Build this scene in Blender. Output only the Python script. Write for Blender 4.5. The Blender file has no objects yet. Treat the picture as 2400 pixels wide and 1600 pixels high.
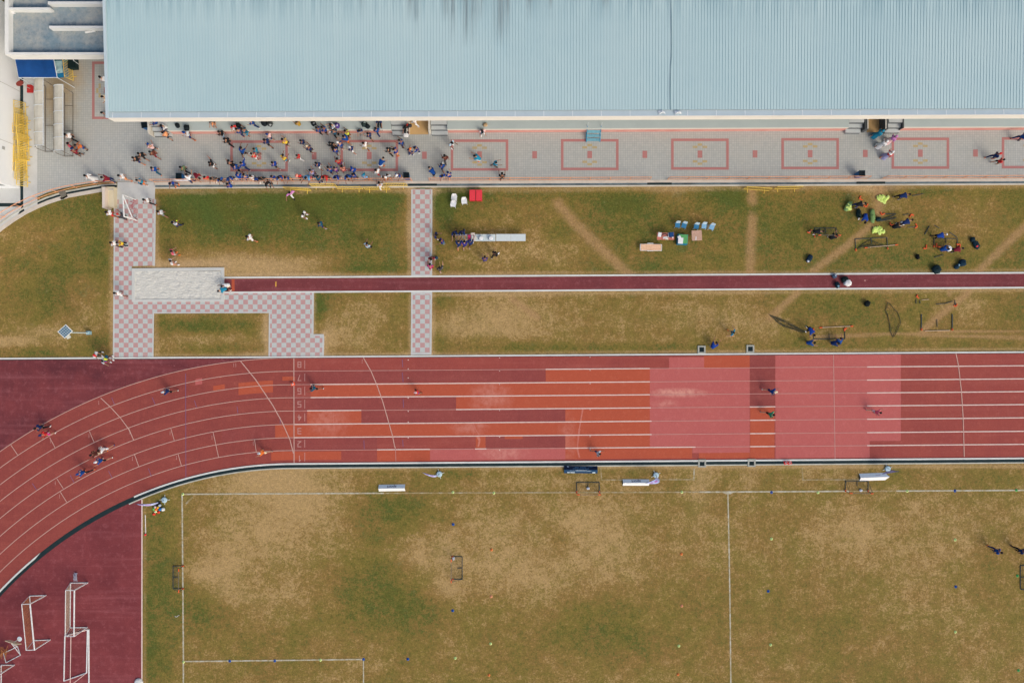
import bpy, bmesh, math, random
import numpy as np
from mathutils import Vector, Matrix
random.seed(7)
SC = bpy.context.scene
COL = SC.collection
R = math.radians
PI = math.pi
# ------------------------------------------------------------------ camera, sky, sun, exposure
H = 63.25            # camera height over the track (m)
S = 25.3             # photograph pixels per metre on the ground
cam = bpy.data.cameras.new("camera")
cam.sensor_width = 36.0
cam.lens = 36.0 * H / (2400.0 / S)
cam.clip_end = 3000.0
camo = bpy.data.objects.new("camera", cam)
COL.objects.link(camo)
camo.location = (0, 0, H)
SC.camera = camo
SUN_EL, SUN_AZ = R(40), R(139)
w = bpy.data.worlds.new("World")
SC.world = w
w.use_nodes = True
sky = w.node_tree.nodes.new('ShaderNodeTexSky')
sky.sky_type = 'NISHITA'
sky.sun_disc = False
sky.sun_elevation = SUN_EL
sky.sun_rotation = SUN_AZ
sky.dust_density = 4.8
w.node_tree.links.new(sky.outputs[0], w.node_tree.nodes['Background'].inputs[0])
w.node_tree.nodes['Background'].inputs[1].default_value = 0.15
sl = bpy.data.lights.new("sun", 'SUN')
sl.energy = 0.5
sl.angle = R(16)
sl.color = (1.0, 0.95, 0.87)
so = bpy.data.objects.new("sun", sl)
COL.objects.link(so)
so.rotation_euler = Vector((math.sin(SUN_AZ) * math.cos(SUN_EL), math.cos(SUN_AZ) * math.cos(SUN_EL), math.sin(SUN_EL))).to_track_quat('Z', 'Y').to_euler()
SC.view_settings.view_transform = 'Standard'
SC.view_settings.look = 'None'
SC.view_settings.exposure = 0.18
SC.view_settings.gamma = 1.0

# ------------------------------------------------------------------ helpers
def G(px, py, z=0.0):
    """world point at height z seen at photograph pixel (px, py)"""
    k = (H - z) / H / S
    return Vector(((px - 1200) * k, (800 - py) * k, z))

def lin(c):
    out = []
    for v in c[:3]:
        v /= 255.0
        out.append(v / 12.92 if v <= 0.04045 else ((v + 0.055) / 1.055) ** 2.4)
    return out

def col(c, k=0.96):
    r = lin(c)
    return (min(r[0] * k, .85), min(r[1] * k, .85), min(r[2] * k, .85), 1.0)

class NT:
    def __init__(s, name, rough=.8):
        s.m = bpy.data.materials.new(name)
        s.m.use_nodes = True
        s.n = s.m.node_tree.nodes
        s.l = s.m.node_tree.links
        s.b = s.n['Principled BSDF']
        s.b.inputs['Roughness'].default_value = rough
        s.b.inputs['Specular IOR Level'].default_value = 0.25
        s.tc = s.n.new('ShaderNodeTexCoord')
    def noise(s, scale, detail=4, rough=.55, vec=None, dist=0.0):
        t = s.n.new('ShaderNodeTexNoise')
        t.inputs['Scale'].default_value = scale
        t.inputs['Detail'].default_value = detail
        t.inputs['Roughness'].default_value = rough
        t.inputs['Distortion'].default_value = dist
        s.l.new(vec or s.tc.outputs['Object'], t.inputs['Vector'])
        return t.outputs[0]
    def mapping(s, scale, loc=(0, 0, 0), rot=(0, 0, 0)):
        t = s.n.new('ShaderNodeMapping')
        t.inputs['Scale'].default_value = scale
        t.inputs['Location'].default_value = loc
        t.inputs['Rotation'].default_value = rot
        s.l.new(s.tc.outputs['Object'], t.inputs['Vector'])
        return t.outputs[0]
    def ramp(s, f, a, b, lo=0.0, hi=1.0):
        t = s.n.new('ShaderNodeMapRange')
        t.inputs['From Min'].default_value = a
        t.inputs['From Max'].default_value = b
        t.inputs['To Min'].default_value = lo
        t.inputs['To Max'].default_value = hi
        s.l.new(f, t.inputs['Value'])
        return t.outputs[0]
    def math(s, op, a, b):
        t = s.n.new('ShaderNodeMath')
        t.operation = op
        for i, v in enumerate((a, b)):
            if isinstance(v, (int, float)):
                t.inputs[i].default_value = v
            else:
                s.l.new(v, t.inputs[i])
        return t.outputs[0]
    def mix(s, f, a, b, mode='MIX'):
        t = s.n.new('ShaderNodeMix')
        t.data_type = 'RGBA'
        t.blend_type = mode
        t.clamp_factor = True
        for i, v in ((0, f), (6, a), (7, b)):
            if isinstance(v, (int, float)):
                t.inputs[i].default_value = v
            elif isinstance(v, tuple):
                t.inputs[i].default_value = v
            else:
                s.l.new(v, t.inputs[i])
        return t.outputs[2]
    def blob(s, px_, py_, rx, ry_):
        """soft oval stain around a photograph pixel, radii in metres: 1 in the middle, 0 outside"""
        c = G(px_, py_)
        t = s.n.new('ShaderNodeTexGradient')
        t.gradient_type = 'SPHERICAL'
        s.l.new(s.mapping((1 / rx, 1 / ry_, 0), (-c.x / rx, -c.y / ry_, 0)), t.inputs['Vector'])
        return t.outputs['Fac']
    def attr(s, name):
        t = s.n.new('ShaderNodeAttribute')
        t.attribute_name = name
        return t.outputs['Fac']
    def out(s, c, bump=None, strength=.3, dist=.02):
        s.l.new(c, s.b.inputs['Base Color'])
        if bump is not None:
            t = s.n.new('ShaderNodeBump')
            t.inputs['Strength'].default_value = strength
            t.inputs['Distance'].default_value = dist
            s.l.new(bump, t.inputs['Height'])
            s.l.new(t.outputs[0], s.b.inputs['Normal'])
        return s.m

_mc = {}
def M(c, rough=.75, var=.12, scale=6.0, metal=0.0):
    """plain painted / moulded surface with slight uneven wear"""
    key = (tuple(c), rough, var, scale, metal)
    if key in _mc:
        return _mc[key]
    t = NT("paint", rough)
    a = col(c)
    lo = tuple(v * (1 - var) for v in a[:3]) + (1,)
    hi = tuple(min(.85, v * (1 + var)) for v in a[:3]) + (1,)
    t.b.inputs['Metallic'].default_value = metal
    n = t.ramp(t.noise(scale), .3, .7)
    _mc[key] = t.out(t.mix(n, lo, hi))
    return _mc[key]

class MB:
    """collects shapes and links them as ONE mesh object"""
    def __init__(s):
        s.v = []
        s.f = []
        s.mi = []
        s.cur = 0
    def add(s, vs, fs):
        o = len(s.v)
        s.v += [tuple(v) for v in vs]
        s.f += [tuple(i + o for i in f) for f in fs]
        s.mi += [s.cur] * len(fs)
        return s
    def box(s, c, sz, rz=0.0, mat=None):
        hx, hy, hz = sz[0] / 2, sz[1] / 2, sz[2] / 2
        vs = [Vector((x, y, z)) for z in (-hz, hz) for x, y in ((-hx, -hy), (hx, -hy), (hx, hy), (-hx, hy))]
        m = mat or Matrix.Rotation(rz, 3, 'Z')
        c = Vector(c)
        return s.add([m @ v + c for v in vs], [(3, 2, 1, 0), (4, 5, 6, 7), (0, 1, 5, 4), (1, 2, 6, 5), (2, 3, 7, 6), (3, 0, 4, 7)])
    def tube(s, p, q, r, n=8, r2=None):
        p, q = Vector(p), Vector(q)
        d = (q - p)
        if d.length < 1e-6:
            return s
        z = d.normalized()
        x = z.orthogonal().normalized()
        y = z.cross(x)
        r2 = r if r2 is None else r2
        vs = []
        for c, rr in ((p, r), (q, r2)):
            for i in range(n):
                a = 2 * PI * i / n
                vs.append(c + (x * math.cos(a) + y * math.sin(a)) * rr)
        fs = [(i, (i + 1) % n, n + (i + 1) % n, n + i) for i in range(n)]
        fs += [tuple(range(n - 1, -1, -1)), tuple(range(n, 2 * n))]
        return s.add(vs, fs)
    def path(s, pts, r, n=6):
        for a, b in zip(pts[:-1], pts[1:]):
            s.tube(a, b, r, n)
        return s
    def prism(s, poly, z0, z1):
        n = len(poly)
        ar = sum(poly[i][0] * poly[(i + 1) % n][1] - poly[(i + 1) % n][0] * poly[i][1] for i in range(n))
        if ar < 0:
            poly = poly[::-1]
        vs = [(p[0], p[1], z0) for p in poly] + [(p[0], p[1], z1) for p in poly]
        fs = [tuple(range(n - 1, -1, -1)), tuple(range(n, 2 * n))]
        fs += [(i, (i + 1) % n, n + (i + 1) % n, n + i) for i in range(n)]
        return s.add(vs, fs)
    def sheet(s, poly, z):
        n = len(poly)
        ar = sum(poly[i][0] * poly[(i + 1) % n][1] - poly[(i + 1) % n][0] * poly[i][1] for i in range(n))
        if ar < 0:
            poly = poly[::-1]
        return s.add([(p[0], p[1], z) for p in poly], [tuple(range(n))])
    def strip(s, A, B, z):
        vs = [(p[0], p[1], z) for p in A] + [(p[0], p[1], z) for p in B]
        n = len(A)
        fs = []
        for i in range(n - 1):
            a, b, c, d = A[i], A[i + 1], B[i + 1], B[i]
            cr = (b[0] - a[0]) * (d[1] - a[1]) - (b[1] - a[1]) * (d[0] - a[0])
            fs.append((i, i + 1, n + i + 1, n + i) if cr > 0 else (n + i, n + i + 1, i + 1, i))
        return s.add(vs, fs)
    def wall(s, A, B, z0, z1):
        """solid band between two polylines"""
        n = len(A)
        for i in range(n - 1):
            s.prism([A[i], A[i + 1], B[i + 1], B[i]], z0, z1)
        return s
    def lathe(s, prof, n=16, c=(0, 0, 0), mat=None):
        c = Vector(c)
        vs = []
        for r, z in prof:
            for i in range(n):
                a = 2 * PI * i / n
                v = Vector((r * math.cos(a), r * math.sin(a), z))
                vs.append((mat @ v if mat else v) + c)
        fs = []
        for k in range(len(prof) - 1):
            for i in range(n):
                j = (i + 1) % n
                fs.append((k * n + i, k * n + j, (k + 1) * n + j, (k + 1) * n + i))
        fs += [tuple(range(n - 1, -1, -1)), tuple(range((len(prof) - 1) * n, len(prof) * n))]
        return s.add(vs, fs)
    def ball(s, c, r, n=12, sc=(1, 1, 1), mat=None):
        pr = []
        m = n // 2
        vs, fs = [], []
        c = Vector(c)
        for k in range(m + 1):
            t = PI * k / m
            for i in range(n):
                a = 2 * PI * i / n
                v = Vector((r * sc[0] * math.sin(t) * math.cos(a), r * sc[1] * math.sin(t) * math.sin(a), r * sc[2] * math.cos(t)))
                vs.append((mat @ v if mat else v) + c)
        for k in range(m):
            for i in range(n):
                j = (i + 1) % n
                fs.append((k * n + i, (k + 1) * n + i, (k + 1) * n + j, k * n + j))
        return s.add(vs, fs)
    def build(s, name, mats, parent=None, smooth=False):
        me = bpy.data.meshes.new(name)
        me.from_pydata(s.v, [], s.f)
        mats = mats if isinstance(mats, (list, tuple)) else [mats]
        for m in mats:
            me.materials.append(m)
        if len(mats) > 1:
            me.polygons.foreach_set('material_index', s.mi)
        if smooth:
            me.polygons.foreach_set('use_smooth', [True] * len(me.polygons))
        me.update()
        o = bpy.data.objects.new(name, me)
        COL.objects.link(o)
        if parent:
            o.parent = parent
        return o

def tag(o, label, cat, group=None):
    o['label'] = label
    o['category'] = cat
    if group:
        o['group'] = group
    return o

def thing(name, label, cat, loc=(0, 0, 0), rz=0.0, group=None):
    o = bpy.data.objects.new(name, None)
    COL.objects.link(o)
    o.empty_display_size = .2
    o.location = loc
    o.rotation_euler = (0, 0, rz)
    return tag(o, label, cat, group)

def struct(o):
    o['kind'] = 'structure'
    return o

def dup(root, loc, rz, label, group=None, scale=None):
    r = root.copy()
    COL.objects.link(r)
    r.location = loc
    r.rotation_euler = (0, 0, rz)
    r['label'] = label
    if group:
        r['group'] = group
    if scale:
        r.scale = scale
    for ch in list(root.children):
        c = ch.copy()
        COL.objects.link(c)
        c.parent = r
        for g in list(ch.children):
            d = g.copy()
            COL.objects.link(d)
            d.parent = c
    return r

def text_mesh(txt, size, weight=0.0):
    cu = bpy.data.curves.new("lettering", 'FONT')
    cu.body = txt
    cu.size = size
    cu.align_x = 'CENTER'
    cu.align_y = 'CENTER'
    cu.offset = weight
    o = bpy.data.objects.new("lettering", cu)
    COL.objects.link(o)
    dg = bpy.context.evaluated_depsgraph_get()
    me = bpy.data.meshes.new_from_object(o.evaluated_get(dg))
    bpy.data.objects.remove(o)
    bpy.data.curves.remove(cu)
    return me

def px(*pts):
    return [G(a, b) for a, b in pts]

def lerp(x, x0, y0, x1, y1):
    return y0 + (x - x0) * (y1 - y0) / (x1 - x0)
# ------------------------------------------------------------------ ground and grass
def grass_material():
    t = NT("grass", .95)
    g, b = t.attr('green'), t.attr('bare')
    n1 = t.noise(.11, 5, .6)
    n2 = t.noise(.75, 6, .65)
    n3 = t.noise(4.6, 4, .75)
    n4 = t.noise(10.0, 3, .8)
    f = t.math('ADD', t.math('MULTIPLY', n1, .8), t.math('ADD', t.math('MULTIPLY', n2, 1.25), -.175))
    f = t.math('ADD', f, t.math('MULTIPLY', n3, 1.45))
    f = t.math('ADD', f, t.math('ADD', t.math('MULTIPLY', n4, 1.2), -.325))
    n6 = t.noise(2.1, 4, .7)
    f = t.math('ADD', f, t.math('MULTIPLY', t.math('SUBTRACT', n6, .5), 1.0))
    f = t.math('ADD', f, g)
    n5 = t.ramp(t.noise(.33, 4, .6), .38, .62)
    dry, gr = col((182, 152, 101)), t.mix(n5, col((84, 99, 42)), col((94, 98, 40)))
    mid = t.mix(n5, col((142, 114, 60)), col((133, 116, 55)))
    c = t.mix(t.ramp(f, 1.36, 1.80), dry, mid)
    c = t.mix(t.ramp(f, 1.90, 2.42), c, gr)
    fb = t.math('ADD', b, t.math('MULTIPLY', t.math('SUBTRACT', n3, .5), 1.5))
    fb = t.math('ADD', fb, t.math('MULTIPLY', t.math('SUBTRACT', n2, .5), 1.3))
    c = t.mix(t.ramp(fb, .22, 1.1, 0, .9), c, col((190, 160, 116)))
    so_ = t.math('ADD', t.attr('soil'), t.math('MULTIPLY', t.math('SUBTRACT', n3, .5), 1.1))
    so_ = t.math('ADD', so_, t.math('MULTIPLY', t.math('SUBTRACT', n6, .5), 1.2))
    c = t.mix(t.ramp(so_, .32, 1.0, 0, .78), c, col((178, 142, 98)))
    blade = t.math('MULTIPLY', t.ramp(t.noise(7.5, 3, .85), .3, .7, .62, 1.3), t.ramp(t.noise(3.2, 3, .7), .32, .68, .84, 1.14))
    mul = t.n.new('ShaderNodeCombineColor')
    for i in range(3):
        t.l.new(blade, mul.inputs[i])
    c = t.mix(1.0, c, mul.outputs[0], 'MULTIPLY')
    return t.out(c, n4, .5, .03)
GRASS = grass_material()
far = MB()
far.sheet([(-1500, -1500), (1500, -1500), (1500, 1500), (-1500, 1500)], -.03)
struct(far.build("ground", GRASS))

# greener and drier places of the lawn: px, py, rx, ry, greener, drier
BL = [(470, 1345, 60, 20, -.3, .12), (540, 1395, 60, 26, -.3, .12), (600, 1450, 60, 40, -.2, .08), (690, 1250, 110, 70, -.04, 0), (640, 1400, 90, 40, -.2, .06), (480, 1215, 50, 50, .2, 0), (470, 1440, 50, 50, .25, 0), (900, 1210, 90, 40, .18, 0), (880, 1370, 90, 70, .2, 0), (990, 1450, 50, 60, .15, 0), (950, 1305, 60, 26, -.25, .1), (1290, 1360, 160, 40, -.14, .06), (1620, 1400, 60, 120, .08, 0), (2100, 1330, 160, 50, -.1, .04), (1500, 1330, 80, 60, -.12, .05),
      (1180, 780, 160, 14, -.2, .12), (1500, 760, 120, 12, -.15, .08), (1240, 480, 80, 30, -.15, .06), (1100, 600, 80, 30, -.12, .05), (1300, 590, 60, 40, -.12, .05), (2280, 500, 60, 50, -.16, .05), (2200, 480, 60, 30, -.1, .03),
      (480, 490, 150, 60, .42, 0), (760, 470, 260, 45, .5, 0), (620, 540, 130, 70, .3, 0), (560, 520, 40, 20, -.15, .05), (700, 520, 50, 26, -.15, .03), (820, 510, 40, 24, -.12, .02), (440, 540, 40, 24, -.12, .03), (840, 560, 120, 60, .2, 0), (900, 470, 60, 40, .2, 0),
      (540, 610, 150, 32, -.55, .35), (650, 630, 120, 26, -.55, .35), (760, 610, 50, 26, -.2, .1), (420, 620, 40, 20, -.1, .3), (930, 560, 60, 70, -.1, .05), (960, 500, 18, 90, -.3, .2),
      (590, 480, 22, 16, -.4, .2), (860, 630, 130, 16, .3, 0),
      (1040, 470, 60, 45, .5, 0), (1100, 440, 60, 22, .45, 0), (1030, 560, 30, 80, .15, 0), (1250, 450, 200, 16, .25, 0), (1180, 560, 150, 70, -.22, .05), (1250, 600, 160, 50, -.25, .08), (1400, 560, 110, 60, .02, 0),
      (1480, 470, 90, 30, .5, 0), (1450, 520, 80, 40, .25, 0), (1570, 460, 60, 30, -.25, .2), (1540, 560, 90, 50, .15, 0), (1700, 450, 60, 30, .45, 0), (1620, 600, 120, 40, 0, .05), (1470, 640, 120, 14, .3, 0), (1540, 628, 60, 20, .2, 0),
      (1830, 520, 110, 80, .22, 0), (2000, 470, 60, 20, .25, 0), (2050, 470, 60, 36, -.3, .35), (2040, 440, 60, 14, -.4, .3), (2180, 440, 90, 16, .3, 0), (2330, 470, 100, 50, .1, 0), (2260, 540, 100, 40, -.1, .1), (2100, 600, 160, 40, .12, 0), (2000, 640, 300, 12, .25, 0),
      (60, 620, 60, 80, -.1, 0), (150, 620, 90, 50, .22, 0), (110, 700, 100, 50, .25, 0), (120, 560, 130, 50, -.15, .03), (200, 740, 60, 40, -.2, .06), (40, 540, 60, 50, -.1, .02), (220, 500, 50, 60, .25, 0), (120, 500, 120, 30, .1, 0), (200, 680, 50, 40, -.15, .1), (30, 800, 80, 14, -.5, .3), (90, 775, 60, 16, -.35, .2), (230, 800, 40, 26, .4, 0), (70, 825, 90, 12, .3, 0), (160, 780, 60, 30, -.2, .1), (235, 590, 20, 60, .2, 0),
      (480, 765, 100, 16, .5, 0), (400, 755, 40, 14, .2, 0), (480, 795, 110, 14, -.3, .15), (500, 815, 60, 14, .25, 0), (620, 770, 18, 40, -.4, .35), (600, 830, 60, 8, -.2, .3),
      (745, 720, 22, 40, .75, 0), (800, 700, 60, 18, .1, 0), (850, 740, 90, 60, -.28, .12), (920, 760, 40, 40, .05, 0), (940, 700, 30, 30, .1, 0), (800, 800, 80, 24, -.2, .12), (770, 780, 22, 40, -.3, .3),
      (1030, 700, 30, 30, .3, 0), (1030, 800, 24, 26, .35, 0), (1170, 720, 130, 40, -.3, .18), (1140, 760, 120, 30, -.32, .2), (1050, 770, 40, 40, -.2, .15), (1300, 740, 110, 40, -.05, .05), (1480, 730, 130, 40, -.02, 0), (1640, 740, 120, 40, -.28, .15), (1350, 815, 300, 10, .25, 0), (1500, 795, 140, 10, -.2, .1),
      (1900, 720, 90, 40, .25, 0), (1800, 760, 60, 40, -.25, .2), (2060, 730, 110, 40, .18, 0), (2280, 720, 40, 40, -.25, .15), (2360, 740, 50, 40, .15, 0), (1980, 810, 300, 12, .15, 0), (2300, 812, 120, 12, .15, 0),
      (640, 1120, 110, 36, -.6, .3), (700, 1180, 110, 60, -.45, .15), (500, 1250, 120, 90, -.22, .08), (730, 1290, 110, 80, -.14, .04), (520, 1340, 90, 60, -.3, .15), (600, 1250, 90, 90, -.2, .06), (430, 1120, 60, 20, -.1, .02), (460, 1450, 60, 60, .05, 0), (800, 1380, 60, 40, .05, 0),
      (930, 1190, 110, 50, .32, 0), (860, 1330, 110, 50, .26, 0), (910, 1430, 150, 60, .3, 0), (500, 1430, 110, 60, .18, 0), (520, 1200, 70, 40, .12, 0), (990, 1280, 60, 40, -.2, .08), (1180, 1330, 130, 50, -.12, .05), (980, 1440, 60, 50, .1, 0), (1050, 1380, 40, 30, -.35, .3), (1000, 1330, 60, 40, -.15, .1), (1240, 1280, 130, 90, -.2, .1), (1420, 1260, 90, 90, -.3, .14), (1350, 1210, 100, 40, -.1, .04), (1130, 1250, 90, 60, -.12, .05), (1380, 1480, 90, 60, .3, 0), (1250, 1500, 140, 60, .1, 0), (1150, 1580, 180, 40, 0, 0), (1480, 1500, 120, 60, .2, 0), (1000, 1130, 40, 20, .1, 0), (1060, 1110, 26, 16, .35, 0), (1105, 1105, 16, 26, .4, 0), (1168, 1100, 16, 30, .2, 0), (1240, 1130, 100, 14, -.15, .1),
      (380, 1330, 50, 200, .45, 0), (370, 1560, 40, 60, .35, 0), (370, 1200, 30, 50, .1, 0), (350, 1480, 16, 130, .25, 0),
      (1700, 1300, 120, 90, -.12, .05), (1900, 1250, 120, 60, -.12, .03), (2150, 1230, 180, 60, -.22, .08), (2000, 1240, 60, 50, -.3, .1), (1850, 1500, 160, 90, .1, 0), (2000, 1400, 200, 90, .02, 0), (2250, 1450, 160, 90, -.02, 0), (1640, 1190, 30, 90, -.2, .12), (1760, 1120, 26, 40, -.2, .25), (1645, 1120, 26, 40, -.2, .2), (2100, 1105, 60, 14, .2, 0), (2320, 1120, 90, 40, .12, 0), (1450, 1108, 50, 14, .1, 0), (1000, 1105, 60, 14, .12, 0), (1330, 1100, 20, 14, .2, 0)]
PATHS = [((1308, 478), (1345, 520), (1400, 575), (1475, 645), 22), ((1762, 450), (1763, 470), 20), ((1763, 510), (1760, 570), (1758, 640), 20), ((2040, 530), (1980, 580), (1905, 635), 17), ((2410, 525), (2355, 575), (2290, 640), 17),
         ((1870, 685), (1840, 712), (1805, 745), 15), ((2270, 685), (2220, 725), (2165, 772), 15), ((1900, 790), (2100, 782), (2400, 792), 7), ((2200, 775), (2400, 778), 4), ((2230, 660), (2225, 690), 10), ((1200, 700), (1260, 745), 14), ((2060, 440), (2060, 500), 20)]
EDGES = [((362, 448), (965, 445), 8), ((1012, 446), (2400, 434), 9), ((962, 446), (962, 640), 8), ((1014, 446), (1014, 640), 6), ((366, 470), (366, 625), 9), ((264, 500), (264, 838), 9), ((735, 690), (735, 783), 7), ((760, 783), (760, 838), 8), ((963, 690), (963, 830), 6), ((1014, 690), (1014, 830), 5),
         ((530, 645), (2400, 634), 5), ((1014, 690), (2400, 680), 5), ((362, 834), (630, 834), 5), ((760, 832), (965, 830), 5), ((1014, 830), (2400, 818), 5), ((700, 1096), (2400, 1092), 6), ((338, 1190), (338, 1700), 3), ((626, 740), (626, 836), 8), ((366, 733), (366, 836), 5), ((310, 622), (530, 622), 12)]
def seg_dist(X, Y, a, b):
    ax, ay, bx, by = a[0], a[1], b[0], b[1]
    dx, dy = bx - ax, by - ay
    t = np.clip(((X - ax) * dx + (Y - ay) * dy) / (dx * dx + dy * dy), 0, 1)
    return np.hypot(X - ax - t * dx, Y - ay - t * dy)
def lawn():
    st = 6.0
    xs = np.arange(-320, 2721, st)
    ys = np.arange(380, 1921, st)
    X, Y = np.meshgrid(xs, ys)
    gr = np.where(Y < 640, .19, np.where(Y < 840, .04, -.04)).astype(float)
    ba = np.zeros_like(X)
    soil = np.zeros_like(X)
    for a, b, rx, ry, g, d in BL:
        k = np.exp(-(((X - a) / rx) ** 2 + ((Y - b) / ry) ** 2))
        gr += k * g
        ba += k * d
    rng = np.random.RandomState(3)
    for i in range(60):     # sparse tufts and worn spots
        a, b = rng.uniform(0, 2400), rng.uniform(440, 1600)
        rx, ry = rng.uniform(12, 40), rng.uniform(10, 30)
        k = np.exp(-(((X - a) / rx) ** 2 + ((Y - b) / ry) ** 2))
        gr += k * rng.uniform(-.2, .25)
    for p in PATHS:
        wd = p[-1]
        wd *= .78
        d = np.min([seg_dist(X, Y, p[i], p[i + 1]) for i in range(len(p) - 2)], axis=0)
        k = np.exp(-(d / wd) ** 2)
        soil += 1.0 * k
    for a, b, wd in EDGES:
        k = np.exp(-(seg_dist(X, Y, a, b) / wd) ** 2)
        ba += .6 * k
        gr -= .3 * k
    h, wdt = X.shape
    vs = np.stack([(X - 1200) / S, (800 - Y) / S, np.zeros_like(X)], -1).reshape(-1, 3)
    idx = np.arange(h * wdt).reshape(h, wdt)
    fs = np.stack([idx[1:, :-1], idx[1:, 1:], idx[:-1, 1:], idx[:-1, :-1]], -1).reshape(-1, 4)
    me = bpy.data.meshes.new("grass")
    me.from_pydata(vs.tolist(), [], fs.tolist())
    for nm, arr in (('green', gr), ('bare', ba), ('soil', soil)):
        at = me.attributes.new(nm, 'FLOAT', 'POINT')
        at.data.foreach_set('value', arr.reshape(-1).astype(np.float32))
    me.materials.append(GRASS)
    o = bpy.data.objects.new("grass", me)
    COL.objects.link(o)
    o['kind'] = 'stuff'
lawn()

# ------------------------------------------------------------------ running track
Y0 = [1085, 1055, 1025, 994, 962.5, 931.5, 901, 869.5, 838.5]
Y1 = [1072, 1040.5, 1010, 978.6, 947.6, 917.3, 887.4, 856.8, 826.5]
CX, CY = 690.0, 2033.0
def lane_y(k, x):
    i = int(min(max(math.floor(k), 0), 7))
    f = k - i
    a = Y0[i] + (Y0[i + 1] - Y0[i]) * f
    b = Y1[i] + (Y1[i + 1] - Y1[i]) * f
    return lerp(x, 690, a, 2400, b)
def lane_line(k, x0=-1e9, x1=2700, off=0.0, tmax=100):
    """photo-pixel polyline along lane line k (0 = inner kerb), shifted off px outward"""
    r = CY - lane_y(k, 690) + off
    pts = []
    n = 90
    for i in range(n, 0, -1):
        t = R(tmax) * i / n
        p = (CX - r * math.sin(t), CY - r * math.cos(t))
        if p[0] >= x0 and p[0] <= x1:
            pts.append(p)
    for i in range(25):
        x = 690 + (2700 - 690) * i / 24
        if x0 <= x <= x1:
            pts.append((x, lane_y(k, x) - off))
    if x1 < 2700 and x1 > 690:
        pts.append((x1, lane_y(k, x1) - off))
    if x0 > 690:
        pts = [(x0, lane_y(k, x0) - off)] + pts
    return pts

def track_material(name, base, dark, light, streak=True, patch=.5, fine=.24, stains=()):
    t = NT(name, .9)
    n1 = t.noise(.28, 5, .65)
    n2 = t.noise(1.9, 5, .7)
    fin = t.noise(11, 3, .8)
    c = t.mix(t.ramp(n1, .35, .68, 0, patch), col(base), col(dark))
    c = t.mix(t.ramp(n2, .52, .78, 0, .45), c, col(light))
    if streak:
        sv = t.noise(1.0, 4, .7, t.mapping((2.2, .16, 1)))
        c = t.mix(t.ramp(sv, .5, .72, 0, .35), c, col(dark))
        sh = t.noise(1.0, 3, .6, t.mapping((.07, 1.7, 1)))
        c = t.mix(t.ramp(sh, .52, .75, 0, .28), c, col(light))
    f = t.ramp(fin, .25, .75, 1 - fine, 1 + fine)
    cc = t.n.new('ShaderNodeCombineColor')
    for i in range(3):
        t.l.new(f, cc.inputs[i])
    c = t.mix(1.0, c, cc.outputs[0], 'MULTIPLY')
    for a_, b_, rx, ry_, k_ in stains:
        m_ = t.math('MULTIPLY', t.blob(a_, b_, rx, ry_), t.ramp(n2, .3, .62))
        c = t.mix(t.ramp(m_, .05, .6, 0, k_), c, col((214, 150, 134)))
    sp = t.noise(4.3, 2, .5)
    c = t.mix(t.ramp(sp, .70, .78, 0, .55), c, col(light))
    return t.out(c, fin, .25, .01)
T_RED = track_material("rubber_track", (160, 78, 68), (142, 66, 63), (182, 104, 92))
T_CURVE = track_material("rubber_bend", (152, 74, 65), (130, 62, 60), (176, 96, 82))
T_DZONE = track_material("rubber_weathered", (130, 62, 64), (96, 46, 52), (176, 108, 112), True, .95, .28)
OR_ST = [(1150, 930, 2.6, 2.0, .42), (1100, 1000, 2.4, 1.0, .4), (770, 985, 2.6, 2.0, .34), (1330, 1030, 1.2, 3.0, .25)]
T_ORANGE = track_material("rubber_orange", (184, 88, 62), (172, 80, 58), (200, 112, 86), False, .35, .14, OR_ST)
T_PINK = track_material("rubber_pink", (188, 100, 94), (180, 92, 90), (204, 124, 120), False, .4, .14, [(1590, 920, 3.6, .55, 1.0), (1560, 945, 1.6, .5, .5), (1180, 1060, 3, 1, .5)])
T_DARK = track_material("rubber_dark", (150, 74, 68), (134, 64, 63), (172, 98, 88))
T_RUN = track_material("rubber_runway", (128, 62, 64), (108, 54, 58), (170, 104, 108), True, .7, .3)
WHITE_LINE = None
def line_material(name, c, wear):
    t = NT(name, .8)
    n = t.noise(3.0, 5, .75)
    return t.out(t.mix(t.ramp(n, .45, .75, 0, wear), col(c), col((172, 120, 112))))
L_WHITE = line_material("line_paint", (228, 204, 192), .4)
L_FADED = line_material("line_paint_faded", (198, 146, 136), .75)
L_BLUE = line_material("line_paint_blue", (126, 92, 128), .5)

trk = MB()
trk.strip(px(*lane_line(0)), px(*lane_line(8)), .012)
track = struct(trk.build("running_track", T_RED))
bend = MB()
bend.strip(px(*lane_line(0, -1e9, 690)), px(*lane_line(8, -1e9, 690)), .016)
bend.build("bend_surface", T_CURVE, track)
# corner apron between the border kerb and the outer lane
ap = MB()
L8 = [p for p in lane_line(8, -1e9, 690) if p[0] > -500 and p[1] < 1900]
top = [(p[0], lerp(p[0], 0, 842.5, 690, 838.0)) for p in L8]
ap.strip(px(*L8), px(*top), .012)
struct(ap.build("corner_apron", T_DZONE))
# red D-zone inside the bend
dz = MB()
inner = [p for p in lane_line(0, -300, 345, -10.2) if p[1] < 2000]
inner = [p for p in inner if p[0] <= 333]
inner.append((333, CY - math.sqrt((948 - 10.2) ** 2 - (CX - 333) ** 2)))
dz.strip(px(*inner), px(*[(p[0], 2000) for p in inner]), .012)
struct(dz.build("infield_apron", track_material("rubber_infield", (136, 64, 66), (112, 50, 54), (176, 104, 108), True, .9, .28)))

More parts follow.
